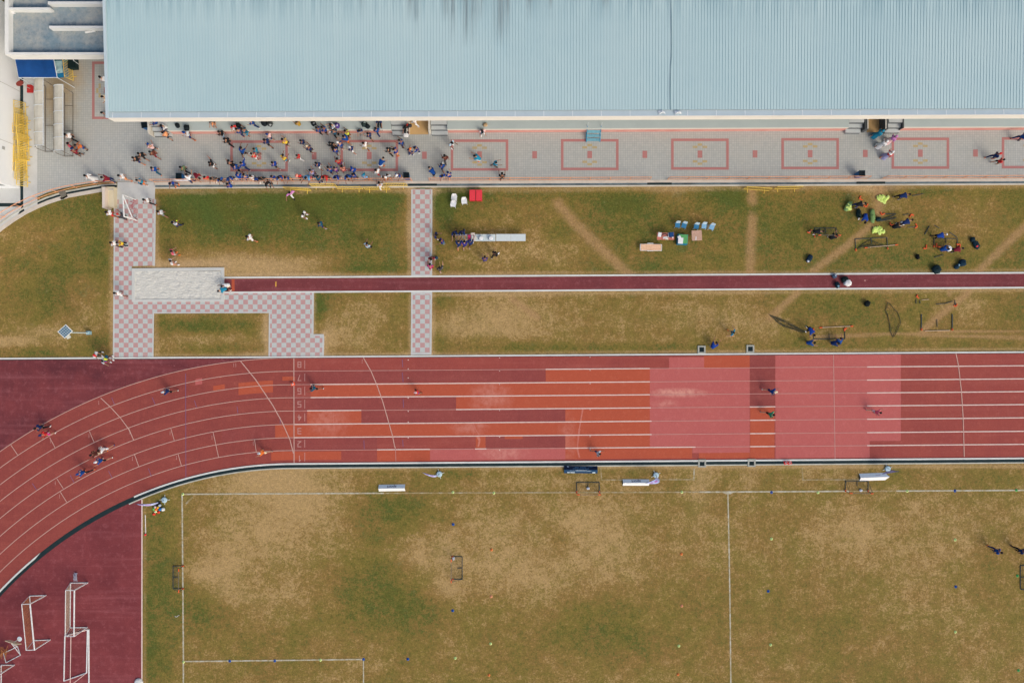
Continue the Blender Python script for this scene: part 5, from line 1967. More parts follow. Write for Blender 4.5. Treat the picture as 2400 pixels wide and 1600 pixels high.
m = MB()
m.ball(G(1994, 490.5, .11), .12, 12)
tag(m.build("ball", M((222, 234, 130))), "pale lime ball beside the green bag of bibs", "ball")

# ------------------------------------------------------------------ advertising boards
WB_T, WB_S = M((220, 232, 242), .45, .05), M((238, 240, 236), .45, .04)  # bluer rear, whiter front: the sunlit side is put into the colour
def board(x0, x1, y0, y1, rz, label, txt=None, c_top=None, c_low=None, prow=0.0, name="advertising_board"):
    hgt = .30
    cx, cy = (x0 + x1) / 2, (y0 + y1) / 2
    p = Vector((*G(cx, cy, .2)[:2], 0))
    W, D = (x1 - x0) / 25.5, (y1 - y0) / 25.5
    t = thing(name, label, "board", p, R(rz), "three-sided boards by the pitch")
    yt, yb, yr = D * .45, -D * .5, -D * .02
    tc, lc = c_top or WB_T, c_low or WB_S
    a = W / 2
    for nm_, vs, mt in (("rear_face", [(-a, yt, 0.01), (a - prow, yt, .01), (a, yr, hgt), (-a, yr, hgt)], tc), ("front_face", [(-a, yb, .01), (a - prow, yb, .01), (a, yr, hgt), (-a, yr, hgt)], lc)):
        m = MB()
        q = [Vector(v) for v in vs]
        n = (q[1] - q[0]).cross(q[3] - q[0]).normalized()
        if n.z < 0:
            q = q[::-1]
            n = -n
        b = [v - n * .02 for v in q]
        m.add(q + b, [(0, 1, 2, 3), (7, 6, 5, 4), (0, 4, 5, 1), (1, 5, 6, 2), (2, 6, 7, 3), (3, 7, 4, 0)])
        m.build(nm_, mt, t)
    m = MB()
    for s_ in (-a + .02, a - prow - .04):
        m.add([(s_, yt - .03, .02), (s_, yb + .03, .02), (s_, yr, hgt - .05), (s_ + .02, yt - .03, .02), (s_ + .02, yb + .03, .02), (s_ + .02, yr, hgt - .05)], [(0, 1, 2), (5, 4, 3), (0, 3, 4, 1), (1, 4, 5, 2), (2, 5, 3, 0)])
    m.build("end_panel", M((40, 62, 74)), t)
    sl = Vector((0, yr - yt, hgt - .01))
    L = sl.length
    nrm_ = Vector((0, hgt - .01, yt - yr)).normalized()
    up_ = sl.normalized()
    right = Vector((-1, 0, 0))
    frame = Matrix((right, up_, nrm_)).transposed()
    def on_rear(u, v):      # u along board (viewer's right = -x), v up the slope 0..1
        return Vector((0, yt, .01)) + up_ * (v * L) + right * u + nrm_ * .006
    if txt:
        me = text_mesh(txt, .40, .012)
        mt = Matrix.Translation(on_rear(0.0, .56)) @ frame.to_4x4()
        me.transform(mt)
        me.materials.append(M((126, 128, 146)))
        o = bpy.data.objects.new("lettering", me)
        COL.objects.link(o)
        o.parent = t
    return t, on_rear, frame
b1_, _, _ = board(887, 949, 1135, 1151.5, 1.0, "white three-sided board standing alone, nearest the pitch corner", "sport")
b2_, _, _ = board(1460, 1522, 1122.5, 1138.5, 0, "white three-sided board with a lavender flag leaning over its end", "sport")
b3_, onr, fr3 = board(2016, 2084, 1108, 1126.5, 2.2, "white boat-shaped board with a red and blue arc", None, None, None, .28)
m = MB()
for i in range(10):
    a0, a1 = R(20 + 14 * i), R(20 + 14 * (i + 1))
    for rr, rw_ in ((.17, .03),):
        q = [onr(-.35 + r_ * math.cos(a) * 1.25, .3 + r_ * math.sin(a) * 1.1) for a, r_ in ((a0, rr), (a1, rr), (a1, rr + rw_), (a0, rr + rw_))]
        m.add(q, [(0, 1, 2, 3)])
m.build("red_arc", M((196, 66, 92)), b3_)
m = MB()
for i in range(8):
    a0, a1 = R(40 + 14 * i), R(40 + 14 * (i + 1))
    q = [onr(-.33 + r_ * math.cos(a) * 1.25, .3 + r_ * math.sin(a) * 1.1) for a, r_ in ((a0, .215), (a1, .215), (a1, .235), (a0, .235))]
    m.add(q, [(0, 1, 2, 3)])
m.build("blue_arc", M((96, 130, 196)), b3_)
NAVYB = M((10, 30, 58), .4)
NAVY2 = M((14, 62, 98), .4)
b4_, onr4, _ = board(1322, 1401, 1090, 1109.5, -.5, "dark blue three-sided board with rows of pale print beside the drain", None, NAVYB, NAVY2)
m, m2 = MB(), MB()
def strip4(mb, u0, u1, v, h_):
    q = [onr4(-u0, v), onr4(-u1, v), onr4(-u1, v + h_), onr4(-u0, v + h_)]
    n = (q[1] - q[0]).cross(q[3] - q[0])
    mb.add(q if n.z > 0 else q[::-1], [(0, 1, 2, 3)])
for u0, u1, v in ((-.55, -.2, .44), (-.05, .5, .44), (-.75, -.4, .70), (-.35, .3, .72), (.35, .75, .70), (.7, 1.1, .2)):
    n = max(2, int((u1 - u0) / .1))
    for i in range(n):
        strip4(m, u0 + (u1 - u0) * i / n, u0 + (u1 - u0) * (i + .75) / n, v, .09)
m.build("print_row", M((96, 150, 196)), b4_)
for u, v in ((-1.28, .20), (-1.25, .32)):
    strip4(m2, u, u + .14, v, .08)
m2.build("corner_emblem", M((196, 218, 236)), b4_)
m = MB()
D4 = 19.5 / 25.5
for x0, x1, f, h_ in ((-.5, .55, .82, .1), (-1.0, -.5, .70, .06), (.55, 1.0, .70, .06), (-.45, .9, .58, .05)):
    n = max(3, int((x1 - x0) / .12))
    for i in range(n):
        a, b = x0 + (x1 - x0) * i / n, x0 + (x1 - x0) * (i + .82) / n
        def pt(x, f_):
            yb, yr = -D4 * .5, -D4 * .02
            return Vector((x, yb + (yr - yb) * f_, 0.01 + .29 * f_)) + Vector((0, -.85, .5)) * .008
        m.add([pt(a, f), pt(b, f), pt(b, f + h_), pt(a, f + h_)], [(0, 1, 2, 3)])
for x0, x1, f, h_ in ((-1.25, -1.03, .12, .24), (-.95, -.55, .12, .22), (1.08, 1.34, .1, .3)):
    m.add([pt(x0, f), pt(x1, f), pt(x1, f + h_), pt(x0, f + h_)], [(0, 1, 2, 3)])
m.build("print_row", M((206, 222, 228)), b4_)

# ------------------------------------------------------------------ feather flags
LAV, LAVM = M((172, 182, 222), .7), M((170, 110, 178), .7)
def feather_flag(x, y, bend, hgt, wid, twist, label, rz=0):
    t = thing("feather_flag", label, "flag", G(x, y), 0, "lavender feather flags on round bases")
    m = MB()
    m.lathe([(.10, .02), (.25, .04), (.27, .12), (.22, .20), (.08, .22)], 18)
    m.build("water_base", M((182, 210, 220), .4), t)
    for i in range(4):
        m = MB()
        a = R(rz + 90 * i)
        m.tube((.12 * math.cos(a), .12 * math.sin(a), .05), (.46 * math.cos(a), .46 * math.sin(a), .02), .028, 6)
        m.build("base_foot", M((220, 220, 206)), t)
    bx, by = bend
    p0, p1, p2 = Vector((0, 0, .2)), Vector((bx * .1, by * .1, hgt)), Vector((bx, by, hgt * .82))
    def bz(u):
        return p0 * (1 - u) ** 2 + p1 * 2 * u * (1 - u) + p2 * u * u
    m = MB()
    m.path([bz(i / 14) for i in range(15)], .022, 6)
    m.build("pole", M((70, 74, 92)), t)
    m, mm = MB(), MB()
    tw = Vector((twist[0], twist[1], 0))
    A, B = [], []
    for i in range(13):
        u = .22 + .78 * i / 12
        a = bz(u)
        wv = wid * math.sin(PI * min(1, (i + 1.2) / 13)) ** .7
        b = a + (tw * wv) + Vector((0, 0, -.45 * wv))
        A.append(a)
        B.append(b)
    m.v = [tuple(v) for v in A + B] + [tuple(v + Vector((0, 0, -.008))) for v in A + B]
    for i in range(12):
        m.f += [(i, i + 1, 14 + i, 13 + i), (26 + 13 + i, 26 + 14 + i, 26 + i + 1, 26 + i)]
    m.mi = [0] * len(m.f)
    m.build("sail", LAV, t)
    for i in (4, 5, 6, 8, 9):
        q = [A[i].lerp(B[i], .35), A[i + 1].lerp(B[i + 1], .35), A[i + 1].lerp(B[i + 1], .65), A[i].lerp(B[i], .65)]
        mm.add([v + Vector((0, 0, .012)) for v in q], [(0, 1, 2, 3)])
    mm.build("printed_mark", LAVM, t)
feather_flag(1030, 1110, (-1.45, .42), 1.7, .36, (.1, -.6), "feather flag bending along the drain, between the lone white board and the dark board", 15)
feather_flag(1537, 1112.5, (-1.25, -.45), 1.8, .7, (.7, -.5), "feather flag drooping over the white board's end", 25)
feather_flag(2079.5, 1097.5, (.15, .1), 2.0, 1.1, (-1.0, -.32), "feather flag spread wide above the boat-shaped board", 20)
feather_flag(386.5, 1170.5, (-1.75, .05), 2.2, .36, (.05, -.6), "feather flag stretching over the red apron by the pile of balls", 0)

# ------------------------------------------------------------------ discs and balls on the infield
DB, DY, DG, DO, DP = M((18, 84, 168)), M((206, 232, 148)), M((76, 176, 96)), M((232, 132, 70)), M((236, 158, 116))
disc_mesh = MB()
disc_mesh.lathe([(.125, 0.002), (.13, .012), (.055, .075), (.045, .075), (.045, .06), (.115, .008)], 16)
disc_src = None
CONES = [(1062, 1228, DB, "blue marker disc above the lone infield goal"), (1061, 1430, DB, "blue marker disc below the lone infield goal"), (956, 1543.5, DB, "blue marker disc past the corner of the painted box"),
         (852, 1544, DB, "blue marker disc on the corner of the painted box"), (644, 1547.5, DB, "blue marker disc on the box line, middle of three along it"), (538.5, 1548, DB, "blue marker disc on the box line nearest the goal line"),
         (1808, 1153, DB, "blue marker disc on the touchline past the halfway line"), (1800.5, 1384.5, DB, "blue marker disc alone beyond the halfway line"), (2238, 1149.5, DB, "blue marker disc on the touchline after the boat-shaped board"), (2240, 1374, DB, "blue marker disc alone near the running pair in navy"),
         (428.5, 1157.5, DY, "pale lime disc on the pitch corner"), (430, 1550, DY, "pale lime disc where the box line meets the goal line"), (751, 1545.5, DY, "pale lime disc on the box line"),
         (1061.5, 1153, DY, "lime disc on the touchline below the lone feather flag"), (1157.5, 1154.5, DY, "lime disc on the touchline, left of the dark board's goal"), (1598, 1152.5, DY, "lime disc on the touchline before the halfway line"),
         (1808, 1262, DY, "lime disc below the blue disc on the touchline"), (1917, 1153.5, DY, "lime disc on the touchline before the tucked-in goal"), (2126, 1150, DY, "lime disc on the touchline just after the boat-shaped board"), (2238.5, 1264, DY, "lime disc beside the running pair in navy"),
         (1150, 1507.5, DY, "lime disc between pale orange and deep orange discs"), (1067, 1541, DY, "lime disc near the bottom, between blue and orange discs"), (1591, 1512.5, DY, "lime disc near the halfway line, above an orange one"),
         (1806, 1510, DY, "lime disc far beyond the halfway line, low in the pitch"), (2239, 1480, DY, "lime disc below the blue disc by the picture's side"),
         (2382, 1148, DG, "green disc on the touchline at the picture's side"), (2384.5, 1348.5, DG, "green disc against the cut-off goal"), (2387, 1570, DG, "green disc low at the picture's side"),
         (1152, 1287.5, DO, "orange disc beside the lone infield goal"), (1151, 1397, DP, "pale orange disc below the lone infield goal"), (1146, 1581, DO, "deep orange disc at the bottom of the infield"), (1597, 1297.5, DO, "orange disc beside the halfway line"),
         (1598, 1419, DP, "pale orange disc below another by the halfway line"), (1589, 1579.5, DO, "orange disc at the bottom near the halfway line")]
for x, y, c, lab in CONES:
    if disc_src is None:
        disc_src = disc_mesh.build("marker_disc", c)
        o = disc_src
        o.material_slots[0].link = 'OBJECT'
    else:
        o = disc_src.copy()
        COL.objects.link(o)
    o.material_slots[0].material = c
    o.location = G(x, y)
    tag(o, lab, "marker disc", "marker discs on the pitch")
def ball(x, y, r, c, lab):
    m = MB()
    p = G(x, y, r)
    m.ball(p, r, 14)
    o = tag(m.build("ball", M(c, .5), None, True), lab, "ball", "balls by the round flag base")
ball(382.5, 1193, .17, (226, 228, 222), "white ball at the pile's edge, clear of the others")
ball(374.5, 1183.5, .13, (206, 216, 226), "white ball resting on the black bag")
ball(364, 1187.5, .12, (232, 206, 206), "pinkish white ball beside the black bag")
ball(361, 1192.5, .13, (110, 206, 96), "green ball on the outer side of the pile")
ball(366, 1193, .14, (240, 110, 40), "orange ball in the middle of the pile")
ball(370.5, 1188.5, .13, (236, 178, 40), "yellow ball between the black bag and the orange ball")
ball(375.5, 1193, .15, (20, 120, 196), "blue ball beside the clear white one")
ball(364.5, 1198, .13, (212, 232, 176), "pale lime ball below the orange ball")
lump("equipment_bag", 371.5, 1181.5, .42, .5, .22, (14, 24, 30), "black bag with a white ball on it by the flag base", "bag", 10, None, 41)
for x, y, lab in ((371.5, 1199.5, "red beanbag below the blue ball"), (361, 1204, "red beanbag lowest of the pile")):
    lump("beanbag", x, y, .30, .22, .12, (228, 70, 52), lab, "beanbag", 20, "red beanbags", int(x))
cfl = thing("corner_pole", "white pole with a red tip lying along the red apron's edge line", "pole", G(341, 1206))
m = MB()
q = G(342, 1249) - G(341, 1206)
m.tube((0, 0, .04), q + Vector((0, 0, .04)), .035, 6)
m.build("shaft", M((226, 222, 216)), cfl)
m = MB()
m.ball(q + Vector((0, -.1, .1)), .11, 10)
m.build("tip", M((222, 60, 62)), cfl)
def cone(x, y, c, c2, lab, s_=1.0, z0=.03):
    p = G(x, y, z0)
    t = thing("traffic_cone", lab, "cone", p, R(12), "cones by the track")
    m = MB()
    m.box((0, 0, .015), (.36 * s_, .36 * s_, .03))
    m.build("base", M(c), t)
    m = MB()
    m.lathe([(.14 * s_, .031), (.07 * s_, .30 * s_), (.03 * s_, .42 * s_)], 14)
    m.build("body", M(c), t)
    m = MB()
    m.lathe([(.112 * s_, .165 * s_), (.078 * s_, .29 * s_)], 14)
    m.build("band", M(c2), t)
cone(1841.5, 1083, (226, 64, 62), (232, 214, 216), "red and white cone on the drain cover, nearer the drain pit")
cone(1850.5, 1083.5, (222, 96, 84), (234, 220, 220), "red and white cone on the drain cover, beside another")
cone(686.5, 899, (232, 96, 66), (232, 220, 218), "orange cone with a white band on the lane line by the start line")
m = MB()
m.lathe([(.40, .02), (.40, .10), (.30, .2), (.08, .24)], 24, G(326, 1598))
tag(m.build("water_weight", M((222, 224, 218), .4)), "round white weight at the bottom edge of the red apron", "weight")
m = MB()
pp = [G(410 + 2 * i, 1443 + 2 * math.sin(i), .02) for i in range(6)]
m.path(pp, .03, 5)
tag(m.build("tape_scrap", M((206, 204, 196))), "pale scrap of tape on the grass by the pitch's goal line", "tape")

# ------------------------------------------------------------------ full-size and small goals stored on the red apron
NETB = M((190, 132, 76), .85)
upright_goal("goal", G(108, 1394), G(118, 1498), 2.1, (-1.5, -.06), "narrow white goal with brown netting, on its own nearer the track bend", NETB, "goal", .5, "white goals stored on the red apron")
upright_goal("goal", G(206, 1364.5), G(205, 1469), 1.95, (-1.58, -.02), "white goal with a pale net, top end touching a net bundle", M((196, 186, 160), .85), "goal", .5, "white goals stored on the red apron")
def box_goal(pts, hgt, label, netm, dx):
    """goal lying open: a frame of four ground points with a raised inner bar"""
    P = px(*pts)
    o = P[0]
    t = thing("goal", label, "goal", o, 0, "white goals stored on the red apron")
    P = [p - o for p in P]
    g = Vector((0, 0, .06))
    for i in range(4):
        m = MB()
        m.tube(P[i] + g, P[(i + 1) % 4] + g, .055, 8)
        m.build("frame_bar", WHT, t)
    m = MB()
    c0, c1 = (P[0] + P[1]) * .5, (P[3] + P[2]) * .5
    m.path([P[1] + g, c0 + Vector((dx, .05, hgt)), c1 + Vector((dx, -.6, hgt)), P[2] + g], .035, 6)
    m.build("raised_bar", M((222, 190, 180)), t)
    m = MB()
    net(m, P[0] + g, c0 + Vector((dx, 0, hgt)), c1 + Vector((dx, -.5, hgt)), P[3] + g, 4, 16, .006)
    m.build("net", NETP, t)
box_goal([(153, 1489), (206, 1474), (204, 1575), (151, 1594)], .5, "white goal frame lying flat with red netting at the bottom of the apron", NETP, -.2)
m = MB()
m.tube(G(208, 1474, .06), G(208.5, 1640, .06), .06, 8)
tag(m.build("goal_crossbar", WHT), "long white bar beside the flat goal frame at the picture's bottom", "pole")
upright_goal("goal", G(34, 1557), G(34, 1640), 2.0, (-1.2, 0), "white goal with brown netting cut off at the bottom corner", ORN, "goal", .4)
# portable hoop stand
hs = thing("hoop_stand", "portable hoop stand with a cream backboard beside the brown-netted goal", "hoop stand", G(50, 1532))
m = MB()
o = G(50, 1532)
q = [G(a, b, .06) - o for a, b in ((8, 1530), (14, 1552), (48, 1534), (41, 1514))]
m.path(q + [q[0]], .035, 6)
m.build("base_frame", SILV, hs)
m = MB()
top = G(28, 1508, 2.5) - o
m.path([q[3], top * .6 + q[3] * .4, top], .05, 8)
m.path([q[2], top], .03, 6)
m.build("post", SILV, hs)
m = MB()
dirv = Vector((.95, -.32, 0)).normalized()
sd_ = Vector((-dirv.y, dirv.x, 0))
bc_ = G(31, 1505, 2.7) - o
zt = Vector((0, 0, 1))
m.add([bc_ + dirv * .55 * s1 + (zt * .5 + sd_ * .16) * s2 + nn for nn in (Vector(), sd_ * .04) for s1, s2 in ((-1, -.7), (1, -.7), (1, .7), (-1, .7))], [(0, 1, 2, 3), (7, 6, 5, 4), (0, 4, 5, 1), (1, 5, 6, 2), (2, 6, 7, 3), (3, 7, 4, 0)])
m.build("backboard", M((226, 212, 180)), hs)
m = MB()
rc = G(45.5, 1496.5, 2.6) - o
m.lathe([(.20, -.02), (.22, 0), (.20, .02), (.05, .03)], 20, rc)
rim = m.build("hoop", M((210, 224, 230), .4), hs)
m = MB()
m.tube(bc_, rc, .04, 6)
m.build("arm", M((226, 222, 204)), hs)
m = MB()
random.seed(12)
for i in range(26):
    a = G(random.uniform(2, 26), random.uniform(1510, 1530), random.uniform(.5, 2))
    b = G(random.uniform(-6, 14), random.uniform(1520, 1548), random.uniform(.05, .3))
    m.tube(a - o, b - o, .014, 4)
m.build("net", ORN, hs)
# ------------------------------------------------------------------ people
def rot_dir(pitch, side, sgn):
    """limb direction: pitch 0 hangs down, 90 forward (+x), 180 up; side spreads outward"""
    a, b = R(pitch), R(side)
    return Vector((math.sin(a) * math.cos(b), sgn * math.sin(b), -math.cos(a) * math.cos(b)))
POSES = {   # lean, (hip pitch, knee bend) right / left, arms (pitch, side, elbow) right / left, pelvis height or None, head nod
    'stand': (3, (2, 4), (-2, 4), (6, 9, 16), (4, 9, 14), None, 8),
    'walk': (6, (17, 6), (-14, 18), (-24, 8, 20), (26, 8, 30), None, 8),
    'run': (14, (52, 74), (-26, 44), (-48, 12, 80), (44, 12, 85), None, 0),
    'hold': (8, (6, 6), (-4, 6), (22, 10, 82), (22, 10, 82), None, 26),
    'raise': (4, (10, 6), (-10, 8), (128, 34, 14), (10, 12, 20), None, 0),
    'reach': (16, (14, 10), (-16, 14), (72, 14, 12), (66, 14, 16), None, 16),
    'rail': (22, (4, 4), (-4, 10), (48, 16, 52), (48, 16, 52), None, 10),
    'bend': (74, (30, 40), (2, 24), (26, 8, 10), (14, 10, 10), None, 30),
    'sit': (10, (84, 86), (82, 78), (34, 12, 44), (32, 12, 52), .44, 12),
    'crouch': (40, (108, 138), (74, 132), (58, 12, 24), (52, 12, 30), .36, 22),
    'spread': (5, (20, 6), (-22, 10), (40, 66, 30), (30, 62, 40), None, 6),
}
def skeleton(name):
    lean, rl, ll, ra_, la, ph, nod = POSES[name]
    J = {}
    thigh, shank = .43, .42
    def leg(spec, s_):
        hip = Vector((0, s_ * .095, -.02))
        d1 = rot_dir(spec[0], 3, s_)
        d2 = rot_dir(spec[0] - spec[1], 1, s_)
        knee = hip + d1 * thigh
        ank = knee + d2 * shank
        f = rot_dir(spec[0] - spec[1] + 90, 4, s_)
        toe = ank + Vector((f.x * .17, f.y * .17 + s_ * .02, f.z * .17 - .045))
        return hip, knee, ank, toe
    for spec, s_, k in ((rl, -1, 'R'), (ll, 1, 'L')):
        J['hip' + k], J['kne' + k], J['ank' + k], J['toe' + k] = leg(spec, s_)
    low = min(min(J['ank' + k].z - .075, J['toe' + k].z - .035) for k in 'RL')
    base = Vector((0, 0, -low if ph is None else ph))
    if ph is not None and name == 'crouch':
        base.z = -low
    for k in list(J):
        J[k] = J[k] + base
    td = Vector((math.sin(R(lean)), 0, math.cos(R(lean))))
    J['pel'] = base.copy()
    J['bel'] = base + td * .16
    J['che'] = base + td * .34
    J['nec'] = base + td * .47
    hl = R(lean * .55 + nod)
    hd = Vector((math.sin(hl), 0, math.cos(hl)))
    J['nk2'] = J['nec'] + hd * .09
    J['hea'] = J['nec'] + hd * .20
    J['top'] = J['nec'] + hd * .27
    J['hdir'] = hd
    fw = Vector((hd.z, 0, -hd.x))
    J['fwd'] = fw
    for spec, s_, k in ((ra_, -1, 'R'), (la, 1, 'L')):
        sh = base + td * .435 + Vector((0, s_ * .165, 0))
        d1 = rot_dir(spec[0], spec[1], s_)
        d2 = rot_dir(spec[0] + spec[2], spec[1] * .4, s_)
        J['sho' + k] = sh
        J['elb' + k] = sh + d1 * .28
        J['wri' + k] = J['elb' + k] + d2 * .24
        J['pal' + k] = J['wri' + k] + d2 * .075
        J['hnd' + k] = d2
    return J
def skin_mesh(nodes, edges, sub):
    me = bpy.data.meshes.new("sk")
    keys = list(nodes)
    me.from_pydata([tuple(nodes[k][0]) for k in keys], [(keys.index(a), keys.index(b)) for a, b in edges], [])
    o = bpy.data.objects.new("sk", me)
    COL.objects.link(o)
    md = o.modifiers.new("skin", 'SKIN')
    md.branch_smoothing = .35
    for i, k in enumerate(keys):
        r_ = nodes[k][1]
        sv = me.skin_vertices[0].data[i]
        sv.radius = r_ if isinstance(r_, tuple) else (r_, r_)
        sv.use_root = (i == 0)
    if sub:
        s2 = o.modifiers.new("smooth", 'SUBSURF')
        s2.levels = s2.render_levels = sub
    return o
PENDING = []
def body_nodes(J):
    N, E = {}, []
    def n(k, p, r_):
        N[k] = (p, r_)
    n('pel', J['pel'], (.125, .10)); n('bel', J['bel'], (.115, .09)); n('che', J['che'], (.135, .10)); n('nec', J['nec'], (.06, .06)); n('nk2', J['nk2'], .048)
    n('hea', J['hea'], (.075, .09)); n('top', J['top'], (.068, .08))
    E += [('pel', 'bel'), ('bel', 'che'), ('che', 'nec'), ('nec', 'nk2'), ('nk2', 'hea'), ('hea', 'top')]
    fw, hd = J['fwd'], J['hdir']
    n('nose', J['hea'] + fw * .105 - hd * .005, .016)
    E.append(('hea', 'nose'))
    for k, s_ in (('R', -1), ('L', 1)):
        n('ear' + k, J['hea'] + Vector((0, s_ * .088, 0)), .016)
        E.append(('hea', 'ear' + k))
        n('hip' + k, J['hip' + k], .085); n('kne' + k, J['kne' + k], .055); n('clf' + k, J['kne' + k].lerp(J['ank' + k], .3), .055); n('ank' + k, J['ank' + k], .036); n('toe' + k, J['toe' + k], .034)
        E += [('pel', 'hip' + k), ('hip' + k, 'kne' + k), ('kne' + k, 'clf' + k), ('clf' + k, 'ank' + k), ('ank' + k, 'toe' + k)]
        n('sho' + k, J['sho' + k], .055); n('elb' + k, J['elb' + k], .04); n('wri' + k, J['wri' + k], .026); n('pal' + k, J['pal' + k], (.034, .02))
        E += [('che', 'sho' + k), ('sho' + k, 'elb' + k), ('elb' + k, 'wri' + k), ('wri' + k, 'pal' + k)]
        d = J['hnd' + k]
        sd = Vector((0, 1, 0)) if abs(d.y) < .8 else Vector((1, 0, 0))
        ac = d.cross(sd).normalized()
        across = ac if abs(ac.z) < .9 else sd
        curl = d.cross(across).normalized() * s_ * -1
        for i, (u, L) in enumerate(((-.027, .062), (-.009, .076), (.009, .071), (.027, .056))):
            a = J['pal' + k] + across * u + d * .02
            b = a + d * L * .55
            c = b + (d * .75 + curl * .6).normalized() * L * .5
            for q, p, r_ in (('a', a, .0095), ('b', b, .009), ('c', c, .0075)):
                n(f'f{k}{i}{q}', p, r_)
            E += [('pal' + k, f'f{k}{i}a'), (f'f{k}{i}a', f'f{k}{i}b'), (f'f{k}{i}b', f'f{k}{i}c')]
        a = J['wri' + k] + d * .03 + across * -.032
        b = a + (d * .8 - across * .6).normalized() * .04
        n(f't{k}a', a, .011); n(f't{k}b', b, .009)
        E += [('wri' + k, f't{k}a'), (f't{k}a', f't{k}b')]
    return N, E
def shirt_nodes(J, long_=False):
    N, E = {}, []
    N['che'] = (J['che'], (.18, .145)); N['bel'] = (J['bel'], (.17, .14)); N['pel'] = (J['pel'] + (J['pel'] - J['bel']) * .55, (.178, .148)); N['nec'] = (J['nec'] - (J['nec'] - J['che']) * .2, (.09, .085))
    E += [('che', 'bel'), ('bel', 'pel'), ('che', 'nec')]
    for k in 'RL':
        N['sho' + k] = (J['sho' + k], .092)
        N['slv' + k] = (J['sho' + k].lerp(J['elb' + k], .85), .082)
        E += [('che', 'sho' + k), ('sho' + k, 'slv' + k)]
        if long_:
            N['wri' + k] = (J['elb' + k].lerp(J['wri' + k], .8), .046)
            N['slv' + k] = (J['elb' + k], .056)
            E.append(('slv' + k, 'wri' + k))
    return N, E
def pants_nodes(J, long_):
    N, E = {}, []
    N['pel'] = (J['pel'] + Vector((0, 0, 0)), (.142, .118))
    N['bel'] = (J['pel'].lerp(J['bel'], .45), (.134, .110))
    E.append(('pel', 'bel'))
    for k in 'RL':
        N['hip' + k] = (J['hip' + k], .115)
        N['leg' + k] = (J['hip' + k].lerp(J['kne' + k], .9), .094 if not long_ else .082)
        E += [('pel', 'hip' + k), ('hip' + k, 'leg' + k)]
        if long_:
            N['kne' + k] = (J['kne' + k], .07)
            N['ank' + k] = (J['kne' + k].lerp(J['ank' + k], .9), .056)
            E += [('leg' + k, 'kne' + k), ('kne' + k, 'ank' + k)]
    return N, E
SK = {n_: skeleton(n_) for n_ in POSES}
TMP = {}
for n_, J in SK.items():
    TMP[n_, 'body'] = skin_mesh(*body_nodes(J), 1)
    TMP[n_, 'shirt'] = skin_mesh(*shirt_nodes(J), 1)
    TMP[n_, 'long_top'] = skin_mesh(*shirt_nodes(J, True), 1)
    TMP[n_, 'shorts'] = skin_mesh(*pants_nodes(J, False), 1)
    TMP[n_, 'trousers'] = skin_mesh(*pants_nodes(J, True), 1)
dg = bpy.context.evaluated_depsgraph_get()
MESH = {}
for key, o in TMP.items():
    MESH[key] = bpy.data.meshes.new_from_object(o.evaluated_get(dg))
for key, o in TMP.items():
    bpy.data.objects.remove(o)
PLAIN = M((128, 128, 128))
EYE = M((30, 24, 22))
def head_frame(J):
    z = J['hdir']
    x = J['fwd']
    y = z.cross(x)
    return Matrix((x, y, z)).transposed()
def mb_mesh(mb, name):
    me = bpy.data.meshes.new(name)
    me.from_pydata(mb.v, [], mb.f)
    me.polygons.foreach_set('use_smooth', [True] * len(me.polygons))
    me.materials.append(PLAIN)
    return me
